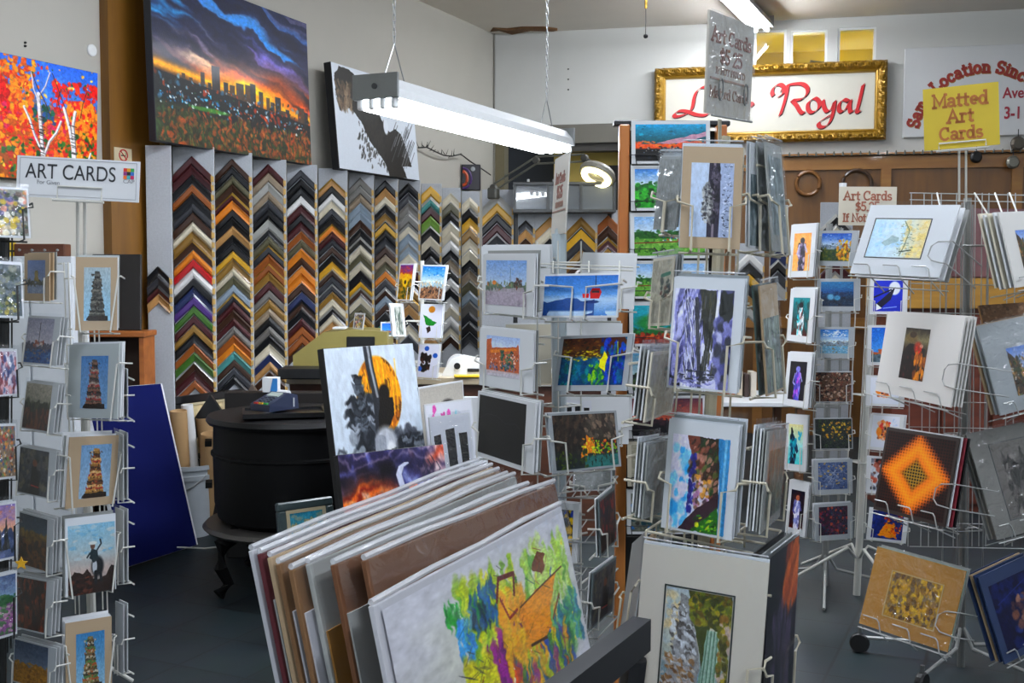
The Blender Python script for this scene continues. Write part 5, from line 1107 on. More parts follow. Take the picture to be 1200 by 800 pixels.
# string of small bulbs along the panelling, with ornaments
cord = MB(); pts = []
for i in range(60):
    px = 920 + i * 5.2; pts.append(BW(px, 184 - (px - 917) * .0177 - 1.0 + (.8 if i % 2 else 0), .1))
sl = thing('light_string', pts[0], 'string of little unlit bulbs along the top of the oak panelling', 'string lights')
Mi = sl.matrix_world.inverted(); cord.tube(pts, .005, 5); cord.build('cable', m_black, sl, Mi)
for i in range(1, 60, 2):
    b_ = MB(); b_.lathe([(.004, 0), (.007, .006), (.009, .02), (.006, .034), (.001, .042)], pts[i], 8); b_.build('bulb', mat('clear_bulb', '66665e', .2), sl, Mi)
for px, py, r, lab, m_, kind in ((1144, 184, .05, 'black round webcam-like ornament hanging on the bulb string', m_black, 0), (1187, 190, .055, 'pale round ornament hanging at the far right of the bulb string', mat('pewter', '8c8a80', .35, .6), 1), (1193, 168, .06, 'grey knobbed ornament above the pale round one at the far right', mat('dark_pewter', '6a655c', .35, .6), 0)):
    p = BW(px, py, .14); t = thing('ornament', p, lab.replace('webcam-like ', ''), 'ornament')
    R = Matrix.Rotation(PSI + PI / 2, 3, 'Z') @ Matrix.Rotation(PI / 2, 3, 'Y')
    MB().lathe([(.001, -.02), (r * .7, -.02), (r, -.004), (r, .01), (r * .8, .02), (.001, .024)], n=18, R=R).build('disc', m_, t)
    MB().lathe([(.001, .02), (r * .4, .024), (r * .35, .04), (.001, .045)], n=12, R=R).build('boss', m_metal if kind else m_black, t)
    MB().tube([(0, .02, r * .9), (0, .02, r + .06)], .004, 5).build('hanger', m_black, t)
# wooden rings on the panelling
for px, py, r, lab, hex_ in ((947, 215, .1, 'round wooden bowl rim hung on the oak panelling', '7a5026'), (1004, 216, .12, 'dark wooden ring hung on the panelling behind the price card', '3c2a1e')):
    p = BW(px, py, .05); o = MB().tube([(r * math.cos(a), -.03, r * math.sin(a)) for a in [2 * PI * i / 28 for i in range(28)]], .016, 8, closed=True).build('wooden_ring', mat('ring_' + hex_, hex_, .4, coat=.2), None, Mback(p)); tag(o, lab, 'wall decoration')
    if px < 1000: MB().lathe([(.02, .0), (.09, .004), (.09, .012), (.02, .016)], n=22, R=Matrix.Rotation(PI / 2, 3, 'X')).build('bowl_bottom', m_oak, o)

# ------------------------------------------------------------------ glass topped case, magnifier lamp, speaker, vine
zcse = 7.95
M, w, h, ang, e = fitrect([(601, 214), (722, 212), (722, 248), (601, 250)], zcse, 0, 0, 0, .5, .5)
cs = thing('glass_case', M, 'long grey glass fronted case above the far frame samples', 'display case')
MB().box((0, .11, h / 2), (w - .03, .18, h - .03)).build('case_body', mat('case_grey', '565a5c', .25, .2, .6, var=.5, scale=5), cs)
fr = MB()
for zz in (.012, h - .012): fr.box((0, .1, zz), (w, .22, .024), bev=.003)
for s in (-1, -.33, .33, 1): fr.box((s * (w / 2 - .012), .1, h / 2), (.02, .22, h - .04))
fr.build('frame', mat('case_frame', '3a3c3c', .4, .3), cs)
MB().box((0, -.004, h / 2), (w - .05, .006, h - .05)).build('glass', m_glass, cs)
for s in (-.35, -.1, .25, .4): MB().box((s * w, .05, h + .012), (.02, .015, .024), bev=.003).build('clip', m_metal, cs)
st = MB(); st.box((-w * .46, .16, -1.0), (.04, .05, 2.0 + h)); 
g = P(660, 250, zcse); legs = MB()
for s in (-1, 1): legs.box((s * (w / 2 - .03), .21, -M.translation.z / 2), (.03, .03, M.translation.z))
legs.build('stand_leg', m_black, cs)
def pix(x, y): return P(560 + x * .175, 150 + y * .175, zcse - .05)
pa, pb_, pc_, pd = pix(105, 400), pix(390, 215), pix(715, 200), pix(790, 290)
lp = thing('magnifier_lamp', pa, 'folding arm magnifier lamp with a glowing ring in front of the olive wall', 'lamp'); Mi = lp.matrix_world.inverted()
ar = MB(); dz = Vector((0, 0, .025))
for q in (-1, 1):
    ar.tube([pa + dz * q, pb_ + dz * q], .008, 6); ar.tube([pb_ + dz * q, pc_ + dz * q], .008, 6)
ar.build('arm', mat('lamp_arm', '77786f', .35, .7), lp, Mi)
jn = MB()
for q in (pa, pb_, pc_): MB().lathe([(.02, -.02), (.025, -.015), (.025, .015), (.02, .02)], q, 12, R=Matrix.Rotation(PI / 2, 3, 'X')).build('joint', mat('lamp_joint', '5c5d58', .4, .6), lp, Mi)
MB().box(pa - Vector((0, 0, .04)), (.07, .07, .08), bev=.008).build('clamp', mat('lamp_joint', '5c5d58', .4, .6), lp, Mi)
jn.tube([pc_, (pc_ + pd) / 2 + Vector((0, 0, .02)), pd], .014, 8); jn.build('neck', mat('lamp_joint', '5c5d58', .4, .6), lp, Mi)
hc = pix(800, 310); Rh = Matrix.Rotation(PSI, 3, 'Z') @ Matrix.Rotation(math.radians(24), 3, 'Y') @ Matrix.Rotation(math.radians(-22), 3, 'X')
MB().lathe([(.07, .03), (.12, .035), (.135, .01), (.13, -.015), (.12, -.02), (.06, -.02), (.06, .0)], hc, 24, R=Rh, cap=False).build('lamp_head', mat('lamp_head', '8c8a80', .4), lp, Mi)
MB().tube([hc + Rh @ Vector((.092 * math.cos(a), .092 * math.sin(a), -.026)) for a in [2 * PI * i / 28 for i in range(28)]], .02, 8, closed=True).build('ring_tube', emit('lit_ring_tube', 'fff2b8', 7.0), lp, Mi)
MB().lathe([(.001, -.004), (.05, -.002), (.06, 0), (.05, .002), (.001, .004)], hc, 20, R=Rh).build('lens', m_glass, lp, Mi)
M, w, h, ang, e = fitrect([(541, 192), (563, 193), (563, 223), (541, 222)], zleft(552, .12), 0, 0, 0, .5, 1)
sp = MB().box((0, .07, h / 2), (w, .14, h), bev=.006).build('speaker_box', mat('speaker_black', '17131c', .4), None, M); tag(sp, 'small black speaker box with orange ring on top of the wall rack', 'speaker')
MB().tube([(w * -.44 + .04 * math.cos(a), -.004, h * .45 + .06 * math.sin(a)) for a in [-PI * .5 + PI * i / 12 for i in range(13)]], .014, 6).build('orange_arc', mat('speaker_orange', 'b84a26', .4), sp)
MB().tube([(w * -.44 + .075 * math.cos(a), -.003, h * .45 + .09 * math.sin(a)) for a in [-PI * .5 + PI * i / 12 for i in range(13)]], .01, 6).build('purple_arc', mat('speaker_purple', '4a2a6a', .4), sp)
MB().lathe([(.001, 0), (.02, .002), (.02, .006), (.001, .008)], (w * .1, -.002, h * .82), 14, R=Matrix.Rotation(PI / 2, 3, 'X')).build('knob', m_metal, sp)
vp = [P(380 + x * .25, 60 + y * .25, zleft(380 + x * .25, .1)) for x, y in ((440, 452), (480, 450), (520, 470), (560, 488), (600, 492), (640, 482), (690, 520), (740, 552), (780, 580))]
vi = thing('wire_garland', vp[0], 'thin dark twiggy garland from the bird canvas to the corner', 'garland'); Mi = vi.matrix_world.inverted()
MB().tube(vp, .006, 5).build('stem', m_black, vi, Mi)
tw = MB(); rq = random.Random(5)
for i in range(26):
    k = rq.uniform(0, 5.2); a_ = vp[int(k)].lerp(vp[int(k) + 1], k % 1); tw.tube([a_, a_ + Vector((rq.uniform(-.03, .03), rq.uniform(-.03, .03), rq.uniform(-.02, .06)))], .004, 4, radii=[.004, .001])
tw.build('twigs', m_black, vi, Mi)
# ceiling pull cord and fan
p = P(757, 8, 6.2); pc2 = thing('pull_cord', Vector((p.x, p.y, CEIL)), 'thin pull cord with a dark knob hanging from the ceiling', 'pull cord'); pz_ = P(757, 42, 6.2).z - CEIL
MB().tube([(0, 0, 0), (0, 0, pz_)], .0025, 5).build('cord', mat('grey_cord', '5a5852', .7), pc2)
MB().lathe([(.001, -.012), (.011, -.008), (.014, 0), (.011, .008), (.001, .012)], (0, 0, pz_), 12).build('knob', m_black, pc2)
MB().tube([(0, 0, P(757, 10, 6.2).z - CEIL), (0, 0, P(757, -6, 6.2).z - CEIL)], .008, 6).build('sleeve', mat('brass_sleeve', 'b08a2c', .4, .5), pc2)
hub = P(1205, -62, 5.6); fan = thing('ceiling_fan', hub, 'brown bladed ceiling fan with brass blade irons at the top right', 'ceiling fan')
m_brass = mat('aged_brass', '8a7434', .3, .8); m_blade = wood('fan_blade_wood', '3a2c1e', '5a4630', 5, axis='X')
MB().lathe([(.05, -.1), (.13, -.08), (.15, .0), (.14, .06), (.05, .1)], n=24).build('motor_housing', m_brass, fan)
MB().tube([(0, 0, .09), (0, 0, CEIL - hub.z)], .014, 8).build('down_rod', m_brass, fan)
for k in range(5):
    a = PSI + math.radians(196 + 72 * k); R = Matrix.Rotation(a, 4, 'Z') @ Matrix.Rotation(math.radians(10), 4, 'X')
    bl_ = MB(); n = 12; pr = [(.3, -.05), (.36, -.075), (.6, -.085), (.78, -.08), (.83, -.05), (.84, 0), (.83, .05), (.78, .08), (.6, .085), (.36, .075), (.3, .05)]
    vs = [(x, y, .006) for x, y in pr] + [(x, y, -.006) for x, y in pr]; m = len(pr)
    bl_.add(vs, [tuple(range(m)), tuple(range(2 * m - 1, m - 1, -1))] + [(i, (i + 1) % m, (i + 1) % m + m, i + m) for i in range(m)])
    bo = bl_.build('blade', m_blade, fan, R); MB().prism([(.1, -.02), (.2, -.03), (.34, -.045), (.38, 0), (.34, .045), (.2, .03), (.1, .02)], -.006, .006, R=Matrix.Rotation(-PI / 2, 3, 'X'), o=(0, 0, -.014)).build('blade_iron', m_brass, bo)
# ------------------------------------------------------------------ the iron stove and what stands on it
def base_at(px, z):                                 # floor point at a picture column and depth
    p = P(px, 318, z); return Vector((p.x, p.y, 0))
RY = Matrix.Rotation(PSI, 4, 'Z')
m_iron = mat('cast_iron', '050506', .6, .0, spec=.2, var=.2, scale=14)
sc_ = base_at(343, 5.08); stove = thing('barrel_stove', T(sc_) @ RY, 'black round cast iron stove with curved legs used as a stand', 'stove')
MB().lathe([(.02, .3), (.3, .3), (.345, .33), (.36, .4), (.365, .6), (.362, .75), (.35, .76), (.35, .74)], n=40).build('body', m_iron, stove, smooth=True)
MB().lathe([(.34, .755), (.385, .755), (.395, .77), (.385, .79), (.2, .8), (.02, .8)], n=40).build('top_plate', mat('stove_top', '0b0b0c', .5, .0, spec=.3), stove, smooth=True)
MB().lathe([(.364, .61), (.374, .615), (.374, .625), (.364, .63)], n=40, cap=False).build('band', m_iron, stove)
MB().lathe([(.3, .265), (.4, .27), (.415, .285), (.4, .3), (.3, .305)], n=40).build('base_skirt', mat('worn_iron', '4a4845', .45, .4, var=.3, scale=9), stove, smooth=True)
for k in range(4):
    a = math.radians(225 + 90 * k); c, s = math.cos(a), math.sin(a)
    MB().tube([(c * .3, s * .3, .28), (c * .38, s * .38, .24), (c * .39, s * .39, .14), (c * .35, s * .35, .06), (c * .4, s * .4, .02)], .03, 8, radii=[.04, .038, .03, .026, .03]).build('leg', m_iron, stove, smooth=True)
for z in (.47, .66):
    MB().bar((-.37, -.1, z), (-.39, -.02, z), .03, .025).build('latch', m_iron, stove)
p = P(333, 484, 4.95); Mt = T(Vector((p.x, p.y, .803))) @ Matrix.Rotation(PSI + math.radians(14), 4, 'Z')
tr = thing('tray', Mt, 'flat dark tray lying on the stove top', 'tray')
t = MB(); t.box((0, 0, .006), (.36, .24, .012), bev=.003)
for s in (-1, 1): t.box((s * .175, 0, .016), (.01, .24, .014)); t.box((0, s * .115, .016), (.34, .01, .014))
t.build('tray_body', m_blackw, tr)
Mk = T(Mt.translation + Vector((-.05, .0, .0235))) @ Matrix.Rotation(PSI + math.radians(-34), 4, 'Z') @ Matrix.Diagonal((1.0, 1.0, 1.0, 1))
term = thing('card_terminal', Mk, 'dark blue card payment terminal with coloured keys on the stove tray', 'card terminal')
b = MB(); b.add([(-.06, -.09, 0), (.06, -.09, 0), (.06, .09, 0), (-.06, .09, 0), (-.06, -.09, .03), (.06, -.09, .03), (.055, .03, .075), (-.055, .03, .075), (-.05, .09, .06), (.05, .09, .06)], [(3, 2, 1, 0), (0, 1, 5, 4), (4, 5, 6, 7), (7, 6, 9, 8), (8, 9, 2, 3), (1, 2, 9, 6, 5), (0, 4, 7, 8, 3)])
b.build('shell', mat('terminal_blue', '232b42', .35, coat=.2), term)
tl_ = lambda y: .03 + .045 * (y + .09) / .12 + .001
k = MB()
for i in range(3):
    for j in range(4):
        y = -.075 + j * .016; k.box((-.025 + i * .025, y, tl_(y)), (.018, .011, .008), mi=0)
k.build('keypad', mat('keys_grey', '3c4250', .5), term)
for i, c in enumerate(('c8281c', 'd8a81c', '2f9a3c')): MB().box((-.03 + i * .03, -.083, tl_(-.083)), (.022, .01, .009)).build('coloured_key', mat('key_' + c, c, .4), term)
MB().box((0, -.0, tl_(0) + .001), (.07, .035, .006), Matrix.Rotation(math.radians(20), 3, 'X')).build('screen', mat('lcd_screen', '9aa6a0', .3), term)
MB().tube([(-.03, .055, .066), (.03, .055, .066)], .016, 14).build('paper_roll', m_paper, term)
MB().prism([(.0, 0), (.05, .01), (.05, .05), (.01, .05)], .055, .062, o=(.01, .0, .0)).build('receipt_cover', mat('pale_plastic', 'b8bcc0', .4), term)

# ------------------------------------------------------------------ counter, till and the things on it
zc1 = 6.0; TOPZ = P(540, 442, zc1).z
a, b = P(338, 442, zc1), P(705, 442, zc1); L = (b - a).length
M = T(Vector((a.x, a.y, 0))) @ RY
ctr = thing('shop_counter', M, 'long dark brown shop counter behind the stove and canvases', 'counter')
MB().box((L / 2, .3, TOPZ - .02), (L + .02, .62, .04), bev=.004).build('worktop', mat('counter_top', 'b6a78c', .35, coat=.2), ctr)
MB().box((L / 2, .31, (TOPZ - .04) / 2 + .0), (L, .56, TOPZ - .04)).build('front_panel', wood('counter_wood', '3a1f12', '57301c', 4, axis='X'), ctr)
def counter(px, dy=.12, dz=0): 
    q = P(px, 442, zc1) ; return T(Vector((q.x, q.y, TOPZ + dz)) + RY @ Vector((0, dy, 0))) @ RY
pw = lambda px: px * zc1 / FPX
m_ol = mat('olive_plastic', '968a4a', .4, coat=.15)
M = counter(396, .2); till = thing('receipt_printer', M, 'olive yellow office machine with sloping lid on the counter', 'office machine')
w, h = pw(112), pw(52)
MB().prism([(-w / 2, 0), (w / 2, 0), (w / 2, h * 1.0), (w * .1, h * 1.05), (-w * .18, h * .98), (-w / 2, h * .45)], -.12, .2).build('housing', m_ol, till)
MB().box((w * .22, -.122, h * .74), (w * .3, .01, h * .3), bev=.004).build('paper_slot', m_black, till)
MB().box((-w * .02, -.05, h * 1.07), (.07, .1, .012), bev=.003).build('paper_edge', m_paper, till)
for px, art_, lab in ((422, 'flower_box', 'small picture card standing on the olive office machine, left one'), (456, 'blue_street', 'small blue and orange card standing on the olive office machine, right one')):
    pass
M = counter(352, .0); bx = MB().box((0, .0, pw(12) / 2), (pw(52), .2, pw(12)), bev=.006).build('black_box', m_black, None, M @ T((pw(6), -.05, 0))); tag(bx, 'plain black box on the counter end behind the card terminal', 'box')
M = counter(322, -.3, -TOPZ + .0)
pk = MB(); pk.box((0, 0, pw(16) / 2), (pw(17), .06, pw(16)), bev=.002)
q = P(318, 459, 5.55); po = pk.build('paper_packet', m_paper, None, T(Vector((q.x, q.y, .8 + 0))) @ RY); tag(po, 'small white and blue packet standing beside the black box', 'packet'); MB().prism([(0, .004), (pw(8), .004), (pw(8), pw(16) - .004), (pw(3), pw(16) - .004)], -.0315, -.0302).build('blue_flash', mat('packet_blue', '2a7ac0', .4), po)
po.location = Vector((q.x, q.y, P(318, 459, 5.55).z))
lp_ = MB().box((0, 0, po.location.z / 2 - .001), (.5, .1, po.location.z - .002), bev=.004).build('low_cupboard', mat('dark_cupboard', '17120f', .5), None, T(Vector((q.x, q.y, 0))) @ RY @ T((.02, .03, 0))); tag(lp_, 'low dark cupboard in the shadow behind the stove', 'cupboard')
# white tape machine and ruler
M = counter(538, .12); tp = thing('tape_dispenser', M, 'white desktop tape dispenser on the counter', 'tape dispenser')
MB().prism([(-pw(22), 0), (pw(24), 0), (pw(24), pw(20)), (pw(4), pw(24)), (-pw(10), pw(20)), (-pw(18), pw(8))], -.04, .05).build('body', m_white, tp)
MB().lathe([(.02, -.05), (.055, -.05), (.06, -.04), (.06, .03)], (pw(-3), 0, pw(12)), 22, R=Matrix.Rotation(PI / 2, 3, 'X')).build('roll', mat('tape_white', 'd4d6d8', .3), tp)
MB().lathe([(.004, -.001), (.018, -.001), (.018, .004)], (pw(-3), -.053, pw(12)), 14, R=Matrix.Rotation(PI / 2, 3, 'X')).build('hub', m_black, tp)
MB().box((pw(16), -.045, pw(7)), (pw(14), .012, pw(4)), bev=.002).build('slot', m_black, tp)
M = counter(552, -.0); yr = MB().box((0, 0, .008), (pw(40), .05, .014), bev=.003).build('ruler', mat('ruler_yellow', 'd8b51c', .4), None, M @ Matrix.Rotation(.1, 4, 'Z')); tag(yr, 'yellow rule lying in front of the tape dispenser', 'ruler')
for k in range(5):
    M = counter(600, .16) @ T((.03 * k - .02, .012 * k, .004 * k + .001)) @ Matrix.Rotation(.12 * k - .2, 4, 'Z'); o = MB().box((0, 0, .0015), (.3, .21, .003)).build('paper_sheet', m_paper, None, M)
    tag(o, ['lowest loose white sheet of the pile on the counter', 'second loose sheet from the bottom of the counter pile', 'middle loose sheet of the counter pile', 'second loose sheet from the top of the counter pile', 'top loose white sheet of the pile on the counter'][k], 'paper', 'loose sheets on the counter')

# work table, cabinet and boards behind the right hand racks
zt2 = 7.0; a, b = P(842, 470, zt2), P(945, 470, zt2); w = (b - a).length
wt_ = thing('work_table', T(Vector(((a.x + b.x) / 2, (a.y + b.y) / 2, 0))) @ RY, 'white topped work table between the near spinner and far spinner', 'table')
MB().box((0, .3, a.z - .015), (w, .7, .03), bev=.004).build('table_top', m_paper, wt_)
for sx in (-1, 1):
    for y in (.0, .6): MB().box((sx * (w / 2 - .04), y, (a.z - .03) / 2), (.05, .05, a.z - .03), bev=.003).build('leg', mat('table_leg', '5a3a20', .5), wt_)
M_ = T(Vector(((a.x + b.x) / 2 - .1, (a.y + b.y) / 2, a.z))) @ RY
for k_, (x, wd, hg, c_) in enumerate(((-.06, .05, .16, 'b86a3a'), (-.005, .04, .17, 'c8b8a0'), (.04, .035, .15, '3a2a24'), (.085, .04, .165, 'd0c8b8'))):
    o = MB().box((0, 0, hg / 2), (wd - .004, .12, hg), bev=.003).build('book', mat('book_' + c_, c_, .6), None, M_ @ T((x, .25, 0))); tag(o, '%s book standing on the white work table' % ['orange brown', 'cream, second from left,', 'dark narrow', 'pale rightmost'][k_], 'book', 'books on the work table')
zc2 = 6.6; a, b = P(1046, 326, zc2), P(1230, 330, zc2); w = (b - a).length
cab = thing('oak_cabinet', T(Vector((a.x, a.y, 0))) @ RY, 'golden oak cabinet with reddish front behind the right hand rack', 'cabinet')
MB().box((w / 2, .25, a.z - .09), (w, .5, .18), bev=.005).build('top_section', wood('golden_oak', '8f6420', 'b5852f', 4, axis='X'), cab)
MB().box((w / 2, .27, (a.z - .18) / 2), (w - .04, .44, a.z - .18)).build('carcass', wood('red_brown_wood', '4c2014', '6b3220', 4, axis='X'), cab)
for i in range(3):
    d_ = MB().box((w * (.17 + .33 * i), .035, (a.z - .18) / 2), (w * .3, .025, a.z - .28), bev=.004).build('door', wood('red_brown_wood', '4c2014', '6b3220', 4, axis='X'), cab); MB().lathe([(.008, 0), (.008, .02), (.018, .026), (.014, .036), (.001, .04)], (w * (.17 + .33 * i) + w * .1, .024, a.z * .6), 12, R=Matrix.Rotation(PI / 2, 3, 'X')).build('knob', m_metal, d_)
MB().box((w * .22, -.004, a.z - .32), (.3, .02, .22), bev=.003).build('black_panel', m_black, cab)
M, w, h, ang, e = fitrect([(1118, 244), (1212, 246), (1212, 327), (1116, 325)], zc2 + .1, 0, 5, 0, 1, 1)
o = MB().box((0, .015, h / 2), (w, .03, h), bev=.004).build('mauve_board', mat('mauve_board', '6a4446', .6, var=.08), None, T((0, 0, P(1160, 326, zc2).z - M.translation.z + .004)) @ M); tag(o, 'dull mauve board standing on the oak cabinet behind the rack', 'board')
M, w, h, ang, e = fitrect([(1072, 218), (1124, 226), (1124, 268), (1072, 262)], zc2 + .1, 0, 5, 0, 1, 4)
o = MB().box((0, .015, h / 2), (w, .03, h), bev=.004).build('picture_frame', mat('pewter_frame', '8a8478', .4, .2), None, T((0, 0, P(1160, 326, zc2).z - M.translation.z + .004)) @ T((0, 0, 0)) @ M); tag(o, 'pewter coloured frame standing on the oak cabinet', 'picture frame'); MB().box((0, -.001, h / 2), (w - .06, .004, h - .05)).build('backing', mat('frame_dark', '2a2a28', .5), o)

# ------------------------------------------------------------------ leaning canvases
def drop_to_floor(c4, z, yaw=None, tilt=8, roll=0, st=4, sr=3):
    """stretch the lower edge of the four corners so that the leaning piece reaches the floor"""
    c4 = [list(p) for p in c4]
    for _ in range(12):
        M, w, h, ang, e = fitrect(c4, z, yaw, tilt, roll, st, sr)
        zmin = min((M @ Vector((s * w / 2, 0, 0))).z for s in (-1, 1))
        k = zmin / max(.2, h)
        for i, j in ((3, 0), (2, 1)):
            for q in (0, 1): c4[i][q] += (c4[i][q] - c4[j][q]) * k
        if abs(zmin) < .004: break
    return c4
for nm, lab, c4, z, a_, tl_a, fr_ in (('canvas_painting', 'tall black edged canvas of a gold disc and grey figures leaning near the stove', [(376, 408), (486, 402), (517, 695), (417, 725)], 4.5, 'moon_figure', 9, None),
                                 ('canvas_painting', 'low canvas of stormy blue and orange swirls before the gold disc canvas', [(396, 533), (518, 520), (545, 720), (418, 745)], 4.2, 'storm_horse', 9, None),
                                 ('framed_painting', 'small grey-green framed beach painting leaning before the stove', [(322.5, 590), (390, 581), (402, 728), (339, 740)], 4.5, 'teal_beach', 8, (.035, .04, mat('grey_green_frame', '39484a', .4, coat=.2)))):
    c4 = drop_to_floor(c4, z, None, tl_a)
    canvas(nm, lab, c4, z, a_, None, tl_a, 0, .04, '0e0e10', frame=fr_)
# ------------------------------------------------------------------ left of the stove: board, bin, bucket, tubes, frames
M, w, h, ang, e = fitrect(drop_to_floor([(100, 456), (190, 449), (231, 631), (144, 658)], 5.6, None, 10, 0, 6, 6), 5.6, None, 10, 0, 6, 6)
bb = MB().box((0, .012, h / 2), (w, .024, h), bev=.002).build('blue_board', mat('white_edge', 'd8dade', .5), None, M); tag(bb, 'large dark blue covered board leaning by the frame sample wall', 'board')
MB().box((-.008, -.0005, h / 2), (w - .018, .003, h - .004)).build('blue_facing', mat('blue_felt', '0a1146', .95, spec=.1, var=.1, scale=200), bb)
MB().tube([(w * .18, .03, .03), (w * .22, -.03, .012), (w * .3, -.12, -.02), (w * .34, -.2, -.03)], .004, 5).build('wire_foot', m_wire, bb)
zb = 6.0
bk = thing('bucket', base_at(219, zb), 'white ribbed plastic bucket holding cardboard tubes', 'bucket')
H = P(219, 545, zb).z
MB().lathe([(.01, 0), (.105, 0), (.12, H * .8), (.128, H * .8), (.13, H * .86), (.122, H * .87), (.124, H * .93), (.134, H * .94), (.134, H), (.122, H), (.1, .02), (.01, .02)], n=28).build('body', mat('bucket_white', 'a9b0b6', .4), bk, smooth=True)
MB().tube([(.13 * math.cos(a), .13 * math.sin(a), H * .9 - .1 * abs(math.sin(a))) for a in [PI * 1.05 + PI * .9 * i / 12 for i in range(13)]], .004, 5).build('handle', m_metal, bk)
pb = thing('dark_bin', base_at(246, 6.1), 'dark waste bin holding short brown cardboard tubes beside the stove', 'bin'); Hb = P(245, 538, 6.1).z
MB().lathe([(.01, 0), (.1, 0), (.12, Hb), (.128, Hb + .01), (.118, Hb), (.098, .02), (.01, .02)], n=24).build('body', mat('bin_black', '121315', .5), pb, smooth=True)
m_tubek = mat('kraft_tube', 'a5845a', .65, var=.06); 
def post_tube(a, b, r, m, lab):
    a, b = Vector(a), Vector(b); d = (b - a); L = d.length; R = d.to_track_quat('Z', 'Y').to_matrix()
    t = thing('cardboard_tube', T(a) @ R.to_4x4(), lab, 'tube', 'mailing tubes in the buckets')
    MB().lathe([(r, 0), (r, L), (r - .004, L + .001), (r - .006, L - .002), (r - .006, 0)], n=20, cap=False).build('sleeve', m, t, smooth=True)
    MB().lathe([(.001, 0), (r - .007, 0), (r - .007, -.01)], (0, 0, L - .03), 16).build('end_cap', mat('tube_cap', 'cfcabd', .6), t)
c = base_at(219, zb)
post_tube(c + Vector((-.0, -.045, .03)), P(209, 481, zb - .05), .045, m_tubek, 'tall brown cardboard tube standing in the white bucket')
post_tube(c + Vector((.035, .03, .03)), P(219, 474, zb + .02), .032, mat('white_tube', 'cdd0d2', .5), 'white cardboard tube standing behind the brown one in the bucket')
c = base_at(246, 6.1)
post_tube(c + Vector((.01, .03, .03)), P(240, 489, 6.15), .05, m_tubek, 'short brown tube leaning at the back of the dark bin')
post_tube(c + Vector((.01, -.05, .03)), P(246, 508, 6.02), .05, m_tubek, 'short brown tube at the front of the dark bin')
canvas('picture_frame', 'wide black picture frame with cream mat leaning under the frame samples', drop_to_floor([(205, 463), (287, 457), (290, 560), (208, 580)], 6.35, 0, 5), 6.35, 'cream_mat' if 'cream_mat' in ART else 'plain_grey', 0, 5, 0, .03, '0e0e10', 'picture frame', frame=(.05, .035, m_blackw)) if False else None
ART['cream_mat'] = blobs('cfc3a4', ['cabd9c', 'd6cbae'], 8, .2)
canvas('picture_frame', 'wide black picture frame with cream mat leaning under the frame samples', drop_to_floor([(205, 463), (287, 457), (290, 560), (208, 580)], 6.25, 0, 4), 6.25, 'cream_mat', 0, 4, 0, .03, '0e0e10', 'picture frame', frame=(.05, .035, m_blackw))
for px, py, wv, t, hx_, lab in ((247, 462, .3, .09, '101012', 'large black frame corner standing before the cream mat frame'), (284, 466, .22, .05, '3f1d18', 'mahogany frame corner standing beside the large black one'), (296, 450, .13, .03, '6a5c50', 'pale frame corner standing behind the card terminal')):
    p = P(px, py, 6.15); mb = MB()
    for s in (-1, 1):
        mb.prism([(0, 0), (0, -t * 1.41), (s * wv, -t * 1.41 - wv * 1.5), (s * (wv + t * .55), -wv * 1.5 - t * .7)][::s], -.015, .015)
    lo = p.z - t * 1.41 - wv * 1.5
    o = mb.build('frame_corner', mat('corner_' + hx_, hx_, .3, coat=.3), None, T(Vector((p.x, p.y, p.z))) @ RY); tag(o, lab, 'frame sample')
    if lo > .02:
        pass
# ------------------------------------------------------------------ far left: bookcase, cupboard, peg board
z5 = 5.8
a, b = P(86, 388, z5), P(168, 388, z5); w = (b - a).length; hh = a.z
bc = thing('bookcase', T(Vector((b.x, b.y, 0))) @ RY, 'low orange wood bookcase behind the clear card spinner', 'bookcase')
m_bc = wood('bookcase_wood', '8a4a1c', 'a8622a', 4, axis='X')
MB().box((-w / 2, .09, hh - .015), (w + .02, .2, .03), bev=.004).build('top', m_bc, bc)
for x in (-w + .012, -.012): MB().box((x, .09, (hh - .03) / 2), (.024, .18, hh - .03)).build('side_panel', m_bc, bc)
for z in (.1, hh * .38, hh * .68): MB().box((-w / 2, .1, z), (w - .05, .16, .02)).build('shelf', m_bc, bc)
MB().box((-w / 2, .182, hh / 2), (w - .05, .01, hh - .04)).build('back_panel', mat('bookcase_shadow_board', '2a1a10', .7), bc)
M, w, h, ang, e = fitrect([(108, 298), (165, 298), (165, 387), (108, 387)], z5 + .1, 0, 4, 0, 1, 1)
o = MB().box((0, .012, h / 2), (w, .024, h), bev=.003).build('art_board', mat('dark_panel', '1d1a19', .5), None, T((0, 0, hh - M.translation.z + .001)) @ M); tag(o, 'dark backing panel standing on the orange bookcase', 'board')
z6 = 5.2
a, b = P(-14, 300, z6), P(84, 300, z6); w = (b - a).length; hh = a.z
cb = thing('white_cupboard', T(Vector(((a.x + b.x) / 2, (a.y + b.y) / 2, 0))) @ RY, 'white cupboard behind the spinners at the far left', 'cupboard')
MB().box((0, .1, hh / 2), (w, .2, hh), bev=.004).build('carcass', mat('cupboard_white', 'c6cbd0', .5), cb)
for s in (-1, 1):
    d_ = MB().box((s * w / 4, -.008, hh / 2), (w / 2 - .01, .016, hh - .06), bev=.003).build('door', mat('cupboard_door', 'ced3d8', .45), cb); MB().box((s * .03, -.022, hh * .7), (.012, .012, .1), bev=.003).build('handle', m_metal, d_)
pgp = P(46, 294, z6 + .06); pg = thing('peg_box', T(Vector((pgp.x, pgp.y, hh))) @ RY, 'brown wooden box with small pegs on top of the white cupboard', 'box')
MB().box((0, .04, .03), (.24, .08, .06), bev=.004).build('box_body', wood('peg_box_wood', '4a2412', '63341c', 5, axis='X'), pg)
for k in range(4): MB().lathe([(.004, 0), (.004, .008), (.007, .012), (.001, .016)], (-.09 + .06 * k, .0, .03), 8, R=Matrix.Rotation(PI / 2, 3, 'X')).build('peg', m_metal, pg)
